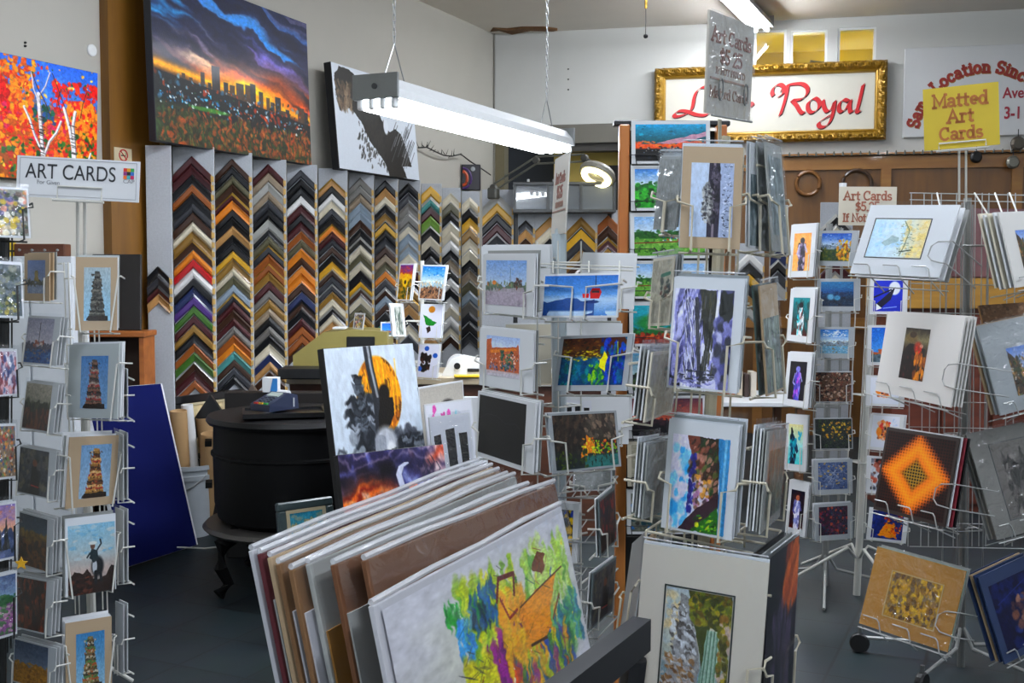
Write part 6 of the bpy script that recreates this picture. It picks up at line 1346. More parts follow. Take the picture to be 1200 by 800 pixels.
for k, (px, c, lab) in enumerate(((10, 'c8a81c', 'yellow striped tin on the white cupboard beside the peg box'), (3, 'b0281c', 'red tin on the white cupboard beside the yellow tin'))):
    q = P(px, 294, z6 + .08); o = MB().lathe([(.001, 0), (.034, 0), (.034, .07), (.03, .075), (.001, .075)], n=18).build('tin', mat('tin_' + c, c, .35), None, T(Vector((q.x, q.y, hh)))); tag(o, lab, 'tin')
    MB().lathe([(.0345, .02), (.0345, .03)], n=18, cap=False).build('stripe', m_black, o); 
# ------------------------------------------------------------------ cards and wire racks
KEEP = {}
def card(label, c4, z, artn, pic=(.05, .05, .95, .95), board=None, n=0, thick=.0032, gap=.004, short=None, name='art_card', cat='art card', group=None, sleeve=None, yaw=None, tilt=8, roll=0, st=5, sr=4, stock=None, line=None, up=.004, over=.012, res=None, seed=3, picmat=False):
    board = board or m_paper
    M, w, h, ang, e = fitrect(c4, z, yaw, tilt, roll, st, sr)
    bm_ = MB().box((0, thick / 2, h / 2), (w, thick, h)); o = bm_.build(name, board, None, M); tag(o, label, cat, group)
    if artn:
        u0, v0, u1, v1 = pic; pw_, ph = w * (u1 - u0), h * (v1 - v0); x = w * ((u0 + u1) / 2 - .5); zz = h * (1 - v1)
        picture('picture', artn, pw_, ph, o, T((x, -.0007, zz)), res=res, seed=seed)
        if line:
            l = MB(); t = .0028
            for s in (-1, 1): l.box((x + s * (pw_ / 2 + t), -.0006, zz + ph / 2), (t, .0014, ph + 3 * t)); l.box((x, -.0006, zz + ph / 2 + s * (ph / 2 + t)), (pw_ + 3 * t, .0014, t))
            l.build('mat_line', line, o)
    if sleeve:
        s = MB().box((0, -.0028, h / 2 + over / 2), (w + .006, .0012, h + over)); so_ = s.build('sleeve', sleeve, o)
        if z < 3: MB().tube([(-w / 2, -.0025, h + over), (w / 2, -.0025, h + over)], .0016, 5).build('fold', m_edge, so_)
    stock = stock or [m_paper, m_greystock, m_paper, m_tan]
    rg = random.Random(hash(label) % 1000 if False else sum(map(ord, label)))
    short = short or label.split(' on ')[0].split(' in ')[0]
    for ar in ('a ', 'an ', 'the ', 'card of a ', 'card of '):
        if short.startswith(ar): short = short[len(ar):]
    for k in range(n):
        me = MB().box((0, thick / 2, h / 2), (w, thick, h)).mesh(name, stock[k % len(stock)])
        q = bpy.data.objects.new(name, me); COL.objects.link(q)
        q.matrix_world = M @ T((rg.uniform(-.003, .003), (thick + gap) * (k + 1), up * (k + 1) * rg.uniform(.3, 1.3)))
        tag(q, '%s card behind the %s' % (['next', 'second', 'third', 'fourth', 'fifth', 'sixth'][k], short), cat, (group or cat + ' stock'))
        if sleeve and z < 3.3: MB().box((0, -.001, h / 2 + over / 2), (w + .006, .001, h + over)).build('sleeve', sleeve, q)
    return M, w, h, thick + (thick + gap) * n
def pocket(rack, Mi, M, w, h, dep, m, r=.0017, style='hook', hz=.5, inset=.022, drop=.0):
    mb = MB(); back = dep + .018; zb = -.006
    if style == 'hook':
        for s in (-1, 1):
            e = s * (w / 2 + .008); i = s * (w / 2 - inset)
            mb.tube([(e, back, h * hz), (e, -.004, h * hz), (e, -.009, h * hz - .012), (i, -.0105, h * hz - .02), (i, -.0105, zb), (i, back, zb)], r, 6)
        mb.tube([(-w / 2, back, zb), (w / 2, back, zb)], r, 6); mb.tube([(-w / 2, back, h * .8), (w / 2, back, h * .8)], r, 6)
    elif style == 'vee':
        for s in (-1, 1):
            e = s * (w / 2 + .012); i = s * (w / 2 - .018)
            mb.tube([(e, back, h * hz), (e, -.008, h * hz), (s * (w / 2 + .004), -.0105, h * hz - .004), (i, -.0105, zb), (i, back, zb)], r, 6)
        mb.tube([(-w / 2, back, zb), (w / 2, back, zb)], r, 6)
    elif style == 'trough':
        for x in (-.36, -.02, .3):
            mb.tube([(x * w - .1 * w, -.012, h * .12), (x * w + .06 * w, -.012, h * .12), (x * w + .09 * w, -.012, h * .09), (x * w + .13 * w, -.006, -.012), (x * w + .16 * w, back, -.03)], r, 6)
        mb.tube([(-w / 2, -.004, -.012), (w / 2, -.004, -.012)], r, 6); mb.tube([(-w / 2, back, -.014), (w / 2, back, -.014)], r, 6)
        for s in (1,):
            z0 = h * .42; pts = [(s * (w / 2 + .012), back + .1, z0 + .03), (s * (w / 2 + .01), back, z0 + .03)] + [(s * (w / 2 - .05 + .0), -.012, z0)] 
            mb.tube([(s * (w / 2 + .02), back + .12, z0 + .02), (s * (w / 2 + .012), -.0, z0 + .02), (s * (w / 2 - .03), -.013, z0 + .012), (s * (w / 2 - .05), -.013, z0 - .005), (s * (w / 2 - .052), -.013, z0 - .04), (s * (w / 2 - .034), -.013, z0 - .056), (s * (w / 2 + .012), -.0, z0 - .06), (s * (w / 2 + .02), back + .12, z0 - .06)], r, 6)
    elif style == 'lip':
        for s in (-1, 1): mb.tube([(s * (w / 2 + .005), .006, h * .2), (s * (w / 2 + .005), -.008, h * .2), (s * (w / 2 - .01), -.0105, h * .19), (s * w * .44, -.0105, zb)], r, 6)
        mb.tube([(-w * .46, -.0105, h * .2), (-w * .2, -.0105, h * .2), (-w * .17, -.0105, h * .14), (-w * .15, -.0105, zb)], r, 6)
        mb.tube([(-w / 2, -.0105, zb), (w / 2, -.0105, zb)], r, 6)
    return mb.build('wire_pocket', m, rack, Mi @ M)
def addcard(rack, m, *a, style='hook', r=.0017, hz=.5, inset=.022, **k):
    M, w, h, dep = card(*a, **k)
    pocket(rack, rack.matrix_world.inverted(), M, w, h, dep, m, r, style, hz, inset); return M, w, h, dep
def skeleton(rack, top, foot, m, m_pole, rw=.02, half=.055, ring_z=(), r=.0022, legs=4, leglen=.3, yaw=0, wheel=False, rpole=None, legz=.06, uprights=True):
    """centre post, four uprights, rings and splayed feet; leaning from foot to top (world points)"""
    Mi = rack.matrix_world.inverted(); top, foot = Vector(top), Vector(foot); ax = (top - foot).normalized()
    R = Matrix.Rotation(PSI + yaw, 3, 'Z'); lean = Vector((0, 0, 1)).rotation_difference(ax).to_matrix() @ R
    MB().tube([foot, top], rpole or rw / 2, 10).build('pole', m_pole, rack, Mi)
    wf = MB(); L = (top - foot).length
    lo = foot + ax * (.18 * L)
    if uprights:
        for sx in (-1, 1):
            for sy in (-1, 1): wf.tube([lo + lean @ Vector((sx * half, sy * half, 0)), top - ax * .02 + lean @ Vector((sx * half, sy * half, 0))], r, 5)
        for t in ring_z:
            c = foot + ax * (t * L); wf.tube([c + lean @ Vector((sx * half, sy * half, 0)) for sx, sy in ((-1, -1), (1, -1), (1, 1), (-1, 1))], r, 5, closed=True)
            wf.tube([c + lean @ Vector((-half, 0, 0)), c + lean @ Vector((half, 0, 0))], r, 5); wf.tube([c + lean @ Vector((0, -half, 0)), c + lean @ Vector((0, half, 0))], r, 5)
        wf.build('wire_frame', m, rack, Mi)
    for k in range(legs):
        a = 2 * PI * k / legs + .5 + yaw; d = Vector((math.cos(a), math.sin(a), 0)); q = foot + d * leglen
        MB().tube([foot + ax * .16, foot + d * .05 + Vector((0, 0, legz + .02)), q + Vector((0, 0, legz if wheel else .012))], .007, 7).build('base_leg', m, rack, Mi)
        if wheel:
            cst = MB().lathe([(.008, -.014), (.034, -.014), (.038, -.006), (.038, .006), (.034, .014), (.008, .014)], q + Vector((0, 0, .038)), 16, R=Matrix.Rotation(a, 3, 'Z') @ Matrix.Rotation(PI / 2, 3, 'X')).build('caster', m_black, rack, Mi)
            MB().tube([q + Vector((0, 0, .05)), q + Vector((0, 0, .1))], .008, 6).build('caster_stem', m_metal, cst)
FOOT = lambda px, z: base_at(px, z)

# ---- near spinner
zn = 2.2
cx = FOOT(812, 2.36); topn = P(849, 160, 2.36)
near = thing('card_spinner', cx, 'cream wire card spinner with large matted cards in front of the gold sign', 'card rack')
skeleton(near, topn, cx, m_wire2, mat('cream_post', 'b3aa90', .4), .026, .034, (.45, .62, .78, .95), .0026, yaw=math.radians(-25))
G = 'cards on the near spinner'
K = dict(group=G, sleeve=m_film, sr=6, roll=3)
def NC(*a, **k):
    q = dict(K); q.update(k); return addcard(near, m_wire2, *a, r=.0028, **q)
NC('tan matted card of bare birch trunks in snow, top of near spinner', [(800, 171), (872, 173), (866, 292), (797, 290)], zn, 'birch_trunks', (.15, .16, .86, .89), m_tan, 2, stock=[m_paper, m_paper], short='tan matted birch card')
NC('white matted card of violet frozen falls, middle of near spinner', [(789.5, 324), (874, 328), (862.5, 461.5), (782, 453.5)], zn - .02, 'frozen_falls', (.03, .1, .87, .98), m_paper, 2, short='violet frozen falls card')
NC('white card of a cliff against blue sky, low on near spinner', [(783, 490.5), (868.5, 499), (855, 633.5), (776, 617.5)], zn - .04, 'cliff_sky', (.08, .13, .9, .98), m_paper, 3, short='cliff and blue sky card')
Mw = NC('large white matted print of a gorge waterfall at the spinner foot', [(754.5, 636), (901, 660), (886, 866), (739, 831)], zn - .1, 'gorge_falls', (.22, .23, .75, .86), mat('ivory_mat', 'cfc8ba', .6, var=.02), 1, line=mat('dark_mat_core', '1d2a28', .5), thick=.005, hz=.45, short='gorge waterfall print', cat='art print')
NC('dark violet print streaked with orange on the side of the spinner foot', [(904, 656), (934.5, 625), (929, 832), (888, 872)], zn - .02, 'violet_rock', (0, 0, 1, 1), m_black, 2, gap=.012, stock=[m_greystock, m_black], short='dark violet print', cat='art print', hz=.42)
NC('grey boards stacked on the shaded side of the spinner foot', [(742, 640), (757, 618), (740, 745), (725, 750)], zn + .12, None, board=m_greystock, n=3, gap=.014, sleeve=None, stock=[m_tan, m_greystock, m_paper], short='grey board at the spinner foot', cat='art print', hz=.5)
NC('grey wrapped print of pale trees, outermost on the upper right pocket', [(897, 165), (914.5, 172.5), (925.5, 296.5), (905, 294)], zn + .1, 'streaked_ice', (.1, .12, .9, .85), m_greystock, 0, sleeve=m_film2, tilt=10)
NC('plain grey wrapped print in the middle of the upper right pocket', [(889, 165), (901, 170), (909, 295), (889, 293)], zn + .11, 'plain_grey', (.05, .05, .95, .95), m_greystock, 0, sleeve=m_film2, tilt=6)
NC('pale wrapped print nearest the birch card in the upper right pocket', [(882, 167), (893, 170), (897, 293), (875, 289)], zn + .1, 'streaked_ice', (.05, .3, .95, .98), m_paper, 1, sleeve=m_film2, tilt=4, short='pale wrapped print')
NC('green river print in a wrinkled wrapper, middle right pocket', [(890, 336), (910.5, 330), (918, 456), (899, 464)], zn + .1, 'green_river', (.06, .3, .96, .98), m_tan, 1, sleeve=m_film2, stock=[mat('teal_stock', '3f5a58', .6)], gap=.012, short='green river print')
NC('grey matted print of dark trees, lower right pocket', [(902, 506), (921, 502), (915, 605), (889, 626)], zn + .09, 'green_river', (.15, .2, .95, .9), m_greystock, 4, gap=.003, stock=[m_greystock, m_paper], short='grey matted tree print')
for nm, c4, dz in (('grey backed card facing away in the upper left pocket', [(775, 182), (798, 184), (792, 268), (764, 270)], .1), ('cream backed card facing away in the middle left pocket', [(766, 303), (790, 300), (784, 380), (759, 383)], .1),
                   ('pale brown backed card facing away, third left pocket', [(766, 413), (795, 410), (788, 482), (754, 495)], .08), ('grey backed card facing away in the lowest left pocket', [(763, 522), (781, 515), (779, 600), (750, 608)], .06)):
    NC(nm, c4, zn + dz, 'plain_grey' if 'grey' in nm else 'teal_line', (.04, .04, .96, .96), m_greystock if 'grey' in nm else m_cream, 3, gap=.004, sleeve=m_film2, stock=[m_paper, m_greystock], tilt=6, short=nm.split(' facing')[0] + ' of the ' + nm.split('the ')[-1] if 'the ' in nm else 'pale brown backed card')
# basket rim above the large prints
bk_ = MB(); cc = [P(757, 622, 2.2), P(900, 652, 2.18), P(915, 622, 2.42), P(790, 600, 2.5)]
bk_.tube(cc, .0028, 6, closed=True); bk_.tube([p - Vector((0, 0, .035)) for p in cc], .0028, 6, closed=True)
for i in range(4):
    for t in (0, .33, .66): q = cc[i].lerp(cc[(i + 1) % 4], t); bk_.tube([q, q - Vector((0, 0, .05))], .0024, 5)
bk_.build('basket_rim', m_wire2, near, near.matrix_world.inverted())
# sign on top of the near spinner
def sign_board(name, label, c4, z, m, thick=.004, yaw=None, tilt=0, roll=0, st=4, sr=6):
    M, w, h, ang, e = fitrect(c4, z, yaw, tilt, roll, st, sr); o = MB().box((0, thick / 2, h / 2), (w, thick, h)).build(name, m, None, M); return tag(o, label, 'sign'), M, w, h
m_ink = mat('brown_ink', '8a5648', .6); m_ink2 = mat('faded_ink', '9c7a6c', .6)
so, M, w, h = sign_board('price_sign', 'wrinkled plastic covered price card on a rod above the near spinner', [(828.5, 11), (888, 32), (875, 141), (829.5, 132)], 2.3, mat('grey_sign_card', 'b7b2a7', .6))
for i, (tx, zz, hh) in enumerate((('Art Cards', .72, .13), ('$5 25', .52, .14), ('IF NOT PRICED', .41, .06), ('Matted Cards', .17, .1))):
    t = MB(); ww = sum(GL[c][0] for c in tx) * hh * h; sx = min(1.7, w * (.88, .5, .82, .86)[i] / ww); slab_text(t, tx, 0, zz * h, hh * h, .17 if i < 2 else .15, sx=sx); t.build('lettering', m_ink if i < 2 else m_ink2, so)
MB().box((0, -.0008, .355 * h), (w * .86, .0014, .004)).build('ruled_line', m_ink2, so)
MB().box((0, -.0045, h / 2), (w + .004, .0012, h + .004)).build('plastic_cover', m_film2, so)
Mi = near.matrix_world.inverted(); pr = MB(); q0, q1 = P(843.5, 172, 2.35), P(843.5, 139, 2.32)
pr.tube([topn, q0, q1], .0042, 7); pr.build('sign_rod', m_wire2, near, Mi)
cl = MB()
for sx in (-.28, .28): cl.tube([(sx * w + .012 * math.cos(a), -.009, .05 + .022 * math.sin(a)) for a in [2 * PI * i / 14 for i in range(14)]], .002, 5, closed=True)
cl.tube([(-w * .45, -.009, -.004), (w * .45, -.009, -.004)], .0026, 6); cl.build('sign_clip', m_gwire, near, Mi @ M)

# ---- oak card tower behind it
zt = 3.35
a, b = P(733, 147, zt), P(846, 147, zt); wt = (b - a).length; ht = a.z; foot = base_at(787, zt)
tw = thing('card_tower', T(Vector((foot.x, foot.y, 0)) + RY @ Vector((0, .02, 0))) @ RY, 'orange oak card tower with two posts behind the near spinner', 'card rack')
for s in (-1, 1): MB().box((s * wt / 2, 0, ht / 2), (.031, .04, ht), bev=.003).build('post', m_oakpost, tw)
MB().box((0, .06, ht / 2 + .1), (wt + .02, .02, ht - .22)).build('back_panel', m_black, tw); MB().box((0, .05, .03), (wt + .3, .3, .06), bev=.01).build('base', m_oakpost, tw)
MB().box((0, .03, ht + .008), (wt + .06, .05, .016), bev=.003).build('top_cap', m_black, tw)
TW = [('card of a red sunset under a turquoise sky, top of the oak tower', 'red_sunset', 142, 192), ('card of a dark green bush under blue sky on the oak tower', 'green_bush', 194, 247), ('card of a farm field with a bicycle on the oak tower', 'farm_field', 250, 303), ('card of a farm lane in the shaded fourth row of the oak tower', 'farm_field', 306, 350),
      ('card of a green tree on a teal sky on the oak tower', 'teal_tree', 354, 406), ('card of dark park trees below the teal sky card', 'park_trees', 410, 461), ('card of a dim red dusk low on the oak tower', 'ember_dusk', 463, 514), ('beige card with a teal bar low on the oak tower', 'teal_line', 517, 570), ('card of blue blooms near the foot of the oak tower', 'blue_bloom', 574, 626)]
for i, (lb, ar_, y0, y1) in enumerate(TW):
    sk = (y0 - 142) * -.012
    addcard(tw, m_kwire, lb, [(740 + sk, y0), (832 + sk, y0 - 1), (832 + sk, y1 - 1), (740 + sk, y1)], zt - .03, ar_, (.05, .08, .95, .94), m_paper if i not in (7,) else m_cream, 1, group='cards on the oak tower', yaw=0, tilt=4, st=1.5, sr=2, style='lip', r=.0016, stock=[m_greystock], short=['red sunset', 'green bush', 'farm field', 'farm lane', 'teal sky tree', 'park trees', 'red dusk', 'teal bar', 'blue bloom'][i] + ' card on the oak tower', seed=5 + i)

# ---- middle spinner
zm = 2.85
fm = FOOT(660, 3.0); topm = P(655, 274, 3.0)
mid = thing('card_spinner', fm, 'white wire card spinner with the red gondola card in the middle of the shop', 'card rack')
skeleton(mid, topm, fm, m_wire, mat('pale_blue_post', 'aebac0', .4), .04, .042, (.4, .55, .7, .82, .95), .0024, yaw=math.radians(-50), rpole=.02)
K = dict(group='cards on the middle spinner', sleeve=None, st=6, sr=5, inset=.034); C = lambda *a, **k: addcard(mid, m_wire, *a, r=.0028, **{**K, **k})
C('watercolour card of a street with trees, top left of middle spinner', [(565, 298), (628, 298), (624, 371), (566.5, 365)], zm, 'street_trees', (.07, .1, .86, .86), n=2, short='street watercolour card', up=.006)
C('blue snow card with a red gondola, top of middle spinner', [(637, 321.5), (727.5, 320), (723, 371.5), (634.5, 372)], zm - .02, 'cable_car', (.02, .04, .98, .96), n=1, short='red gondola card', hz=.85, inset=.085, tilt=14)
C('card of red brick shops and a tree on the middle spinner', [(559.5, 383), (628, 390), (621.5, 461), (564.5, 451)], zm, 'brick_street', (.14, .12, .76, .8), n=2, short='brick shops card')
C('blue and yellow lagoon card in grey border on the middle spinner', [(658, 393), (742, 392), (734.5, 456), (648, 459.5)], zm - .02, 'lagoon', (.05, .05, .93, .9), mat('grey_border', '9fa6ac', .5), 1, short='lagoon card', tilt=12, inset=.05, hz=.72)
C('nearly black night mountain card on the middle spinner', [(560, 457.5), (628, 472), (623.5, 555.5), (557, 533)], zm - .02, 'night_peak', (.04, .05, .86, .93), n=2, short='black mountain card', thick=.005)
C('card of a cave opening on bright autumn trees, middle spinner', [(642, 484), (722, 481), (728.5, 546), (648, 555)], zm - .04, 'cave_lake', (.05, .04, .96, .96), mat('grey_border', '9fa6ac', .5), 1, short='cave and trees card', hz=.62, inset=.045)
C('white framed dark card under the cave card on the middle spinner', [(652, 588), (679, 590), (676, 660), (650, 656)], zm - .02, 'yellow_blue', (.0, .12, .76, .9), n=1, short='white framed dark card', thick=.006)
C('dark card seen at a slant, right side of the middle spinner', [(701, 586), (721, 569), (722, 634), (704, 653)], zm + .0, 'dark_figures', (.06, .05, .96, .95), mat('slate_stock', '5a6468', .5), 1, short='slanted dark card')
C('grey card seen at a slant, lowest on the right side', [(696, 673), (722, 650), (719, 716), (690, 738)], zm - .02, 'dark_person', (.06, .05, .96, .95), mat('slate_stock', '5a6468', .5), 1, short='slanted grey card')
C('white card back rising behind the street watercolour', [(563, 288), (645, 288), (645, 362), (566, 360)], zm + .17, None, n=1, short='tall white card back', tilt=4)
C('white card back rising behind the red gondola card', [(681, 297), (748, 299), (741, 362), (680, 360)], zm + .2, None, n=1, short='white card back', tilt=6, board=m_paper)
C('white card back on the far side below the gondola card', [(664, 376), (730, 379), (728, 430), (664, 430)], zm + .34, None, n=1, short='far white card back', tilt=4)
C('cream card back on the far left side of the middle spinner', [(592, 380), (646, 380), (646, 450), (594, 450)], zm + .36, None, board=m_cream, n=1, short='far cream card back', tilt=4)
C('zebra striped card on the far side behind the cave card', [(662, 462), (738, 466), (736, 520), (662, 520)], zm + .34, 'black_bars', (.0, .1, .4, .6), n=1, short='far zebra card', tilt=4)
wrp = C('clear wrapped white pack lying low in the middle spinner', [(672, 553), (718, 550), (716, 573), (672, 576)], zm + .1, 'plain_grey', (.03, .05, .97, .95), n=1, short='clear wrapped pack', sleeve=m_film2, tilt=30, name='wrapped_pack')
# top rack rails, acrylic trays, lower shelves
Mi = mid.matrix_world.inverted(); tr_ = MB()
for dy in (0, 4): tr_.tube([P(630, 309 + dy, zm + .02), P(742, 313 + dy, zm + .02)], .0026, 6)
for x in (648, 690, 726): tr_.tube([P(x, 306, zm + .02), P(x, 320, zm - .01)], .0022, 5)
tr_.build('top_rail', m_wire, mid, Mi)
for y0 in (560, 612, 668, 724):
    s_ = MB(); c = [P(640, y0 + 22, zm - .05), P(700, y0 + 24, zm - .05), P(724, y0 - 2, zm + .22), P(652, y0 - 4, zm + .22)]
    s_.tube(c, .0024, 6, closed=True)
    for t in (.25, .5, .75): s_.tube([c[0].lerp(c[1], t), c[3].lerp(c[2], t)], .0018, 5)
    s_.build('wire_shelf', m_gwire, mid, Mi)
so, M, w, h = sign_board('price_sign', 'narrow white price card seen nearly edge on above the middle spinner', [(653, 187), (665, 177), (664, 273), (643, 276)], 3.0, mat('sign_white_card', 'd2cfc6', .6))
for i, (tx, zz, hh) in enumerate((('Art Cards', .66, .12), ('$5.25', .47, .14), ('IF NOT PRICED', .35, .06))):
    t = MB(); ww = sum(GL[c][0] for c in tx) * hh * h; slab_text(t, tx, 0, zz * h, hh * h, .2, sx=min(1.05, w * .9 / ww)); t.build('lettering', m_ink if i < 2 else m_ink2, so)
MB().box((0, -.0008, .3 * h), (w * .9, .0014, .004)).build('ruled_line', m_ink2, so)
MB().tube([topm - Vector((0, 0, .02)), P(655, 270, 3.02)], .012, 8).build('sign_socket', mat('pale_blue_post', 'aebac0', .4), mid, Mi)

# ---- far spinner (tall narrow cards and landscape cards)
zb_ = 4.85
ff = FOOT(975, 5.05); topf = P(972, 262, 5.05)
far = thing('card_spinner', ff, 'clear pocket card spinner of small cards behind the near spinner', 'card rack')
skeleton(far, topf, ff, m_gwire, m_gwire, .03, .055, (.35, .5, .65, .8, .95), .003, yaw=math.radians(-20), leglen=.42)
K = dict(group='cards on the far spinner', st=5, sr=5); C = lambda *a, **k: addcard(far, m_wire, *a, r=.0024, **{**K, **k})
for lb, ar_, c4 in (('narrow card of a cloaked figure on orange, top of far spinner', 'orange_woman', [(927.5, 264), (957, 261), (952.5, 325), (923, 324.5)]), ('narrow card of a figure in teal and red on the far spinner', 'teal_woman', [(927, 338), (955, 338), (951, 402.5), (922, 398.7)]),
                    ('narrow dark card of violet dancers on the far spinner', 'violet_dancers', [(922.5, 412.5), (953, 413), (945.5, 479), (919, 473.5)]), ('narrow card of a teal horse on the far spinner', 'teal_horse', [(921.5, 486), (945.5, 486), (944, 554), (919, 549)]), ('narrow dark card of a figure in white, lowest on far spinner', 'white_woman', [(924.7, 561.5), (949, 566), (942.5, 630), (920.5, 623.5)])):
    C(lb, c4, zb_, ar_, (.16, .17, .84, .88), n=2, gap=.006, short=lb.split(' on ')[0].split(',')[0].replace('narrow ', '').replace('dark ', ''))
CW = mat('clear_border_card', 'b4b8ba', .4)
for lb, ar_, c4, hz in (('landscape card of a golden autumn peak, top of far spinner', 'golden_peak', [(958, 270), (1007, 270), (1000, 312), (957, 311)], .5), ('landscape card of two pale shapes in blue dusk on far spinner', 'blue_bears', [(957, 327), (1008, 327), (1007, 364), (957, 364)], .5), ('landscape card of a mountain lake on the far spinner', 'lake_peaks', [(957, 383), (1001, 383), (1000, 419), (957, 419)], .5),
                    ('landscape card of a brown crowd on the far spinner', 'crowd', [(955, 436), (999, 435), (998, 471), (955, 471)], .7), ('landscape card of yellow flowers on dark ground, far spinner', 'sunflowers', [(954, 491), (999, 489), (999, 526), (955, 526)], .6), ('landscape card of blue scratchy lines on the far spinner', 'blue_lines', [(954.5, 539.5), (999, 537), (999, 578), (954, 579.5)], .5), ('landscape card of red and blue mosaic, lowest on far spinner', 'red_mosaic', [(955, 590.5), (999.5, 589), (999, 630), (955, 634.5)], .6)):
    big = ar_ in ('crowd', 'sunflowers'); C(lb, c4, zb_ - .03, ar_, (.02, .02, .98, .98) if big else (.1, .08, .86, .86), CW, 1, short=lb.split(' of ')[1].split(' on ')[0].split(',')[0] + ' card', hz=hz, gap=.01, sleeve=m_acry)
# ---- second far spinner with the round base
zd = 4.75
fd = FOOT(1013, 4.9); topd = P(1024, 305, 4.95)
sec = thing('card_spinner', fd, 'white card spinner with splayed legs behind the tilted wire rack', 'card rack')
skeleton(sec, topd, fd, m_wire, m_wire, .03, .05, (.4, .6, .8, .95), .003, yaw=math.radians(10), leglen=.5, rpole=.016, legz=.2)
K = dict(group='cards on the second far spinner', st=4, sr=4); C = lambda *a, **k: addcard(sec, m_wire, *a, r=.0024, **{**K, **k})
for lb, ar_, c4 in (('white bordered blue card of a leaping skier behind the pale pine print', 'blue_skier', [(1020, 327), (1064, 327), (1062, 368), (1019, 368)]), ('blue street card half hidden by the dark portrait print', 'blue_street', [(1018, 382), (1060, 382), (1060, 428), (1016, 428)]), ('white card with brown marks under the dark portrait print', 'orange_dog', [(1016, 440), (1060, 442), (1060, 477), (1015, 475)]),
                    ('card of an orange faced dog above the orange lattice print', 'orange_dog', [(1021, 484.5), (1060, 487), (1056, 529), (1014, 527)]), ('card of a dark porch beside the orange lattice print', 'porch', [(1018, 535), (1060, 537), (1058, 580), (1014, 578)]), ('card of a figure in orange and blue above the gold print', 'orange_robe', [(1021, 596), (1066, 600), (1061, 636), (1013, 632)])):
    C(lb, c4, zd, ar_, (.1, .04, .88, .92), n=1, short=lb.split(' of ')[-1].split(' card')[0].split(' above')[0] + ' card', gap=.006, seed=9)
so, M, w, h = sign_board('price_sign', 'cream hand lettered price card above the far spinner', [(984, 218.5), (1051, 219), (1050, 264), (982, 264)], 4.8, mat('cream_sign_card', 'd3ccba', .6))
for i, (tx, zz, hh) in enumerate((('Art Cards', .66, .22), ('$5.25', .38, .22), ('If Not', .1, .2))):
    t = MB(); ww = sum(GL[c][0] for c in tx) * hh * h; sx = min(1.05, w * .9 / ww); slab_text(t, tx, 0 if i < 2 else -w * .22, zz * h, hh * h, .17, sx=sx if i < 2 else .95); t.build('lettering', mat('terracotta_ink', 'a0604a', .6), so)
MB().tube([(-w * .42, .02, h * .75), (-w * .42, .02, h * 1.1)], .016, 12).build('rolled_edge', m_paper, so)
MB().tube([topd, topd.lerp(M.translation + Vector((0, 0, .05)), 1.0)], .005, 6).build('sign_rod', m_wire, sec, sec.matrix_world.inverted())

# ---- right hand wire rack
zr_ = 3.75
fr0 = FOOT(1140, 4.0); topr = P(1134, 232, 4.0)
rr = thing('print_rack', fr0, 'grey wire rack on casters with slanted matted prints at the right', 'print rack')
skeleton(rr, topr, fr0, m_gwire, mat('rack_post', '7c7e7c', .4, .3), .03, .05, (.3, .5, .7, .9), .003, yaw=math.radians(8), wheel=True, leglen=.36, legs=5, rpole=.014)
Mi = rr.matrix_world.inverted(); gr = MB()
for x in (1068, 1083, 1092, 1103, 1121, 1143, 1151, 1159, 1181, 1190): gr.tube([P(x, 226, 3.97), P(x - 4, 640, 3.97)], .002, 5)
for y in (226, 234, 332, 366, 470, 500, 612, 640): gr.tube([P(1066, y, 3.97), P(1215, y + 3, 3.97)], .002, 5)
gr.build('wire_grid', m_rwire, rr, Mi)
tip = MB()
for x0, x1 in ((1142, 1158), (1166, 1175), (1183, 1193), (1098, 1104)): tip.tube([P(x0, 226, 3.95), P(x1, 252, 3.78)], .003, 5)
tip.build('pocket_arm', m_wire, rr, Mi)
K = dict(group='prints on the right hand rack', cat='art print', name='matted_print', st=6, sr=9, tilt=14); C = lambda *a, **k: addcard(rr, m_rwire, *a, r=.0023, style='trough', **{**K, **k})
C('white matted watercolour of a pale windswept pine, top of right rack', [(1021, 240), (1125, 240), (1100, 325), (995.5, 320)], zr_, 'pale_pine', (.12, .21, .74, .75), mat('bright_mat', 'dde0e2', .5, var=.01), 2, .006, .022, short='pale pine print', line=mat('dark_line', '3a3c3e', .5), tilt=22, sleeve=m_film)
C('white matted dark portrait in a brown hat on the right rack', [(1041, 366), (1131, 371), (1114, 478), (1025.5, 457)], zr_, 'cowboy', (.3, .17, .62, .78), mat('warm_mat', 'd9d8d4', .5, var=.01), 3, .005, .006, short='dark portrait print', stock=[mat('warm_mat', 'd9d8d4', .5)])
C('orange lattice patterned print with dark edge on the right rack', [(1041, 500), (1123, 513), (1108, 618), (1022, 596)], zr_ - .04, 'orange_lattice', (.03, .04, .97, .96), mat('dark_brown_mat', '2a1f1a', .5), 3, .006, .008, short='orange lattice print', stock=[m_paper, mat('maroon_stock', '7a1f2c', .5), m_black])
C('golden yellow matted print, lowest on the left of the right rack', [(1029, 640), (1132, 669), (1110.5, 764), (1006, 730)], zr_ - .08, 'gold_abstract', (.24, .25, .8, .8), mat('golden_mat', 'b9801f', .6, var=.14, scale=12), 2, .005, .008, short='golden matted print', stock=[mat('celadon_stock', '8fa598', .6), m_greystock], sleeve=m_film2, line=mat('pale_line', 'c8b070', .5))
C('cream backed print leaning right, topmost on the right side', [(1170, 249), (1215, 247), (1234, 330), (1191, 337)], zr_ + .02, 'alpine_slope', (.3, .25, .9, .8), mat('warm_mat', 'd9d8d4', .5), 4, .006, .01, short='topmost right side print', stock=[m_paper, m_cream])
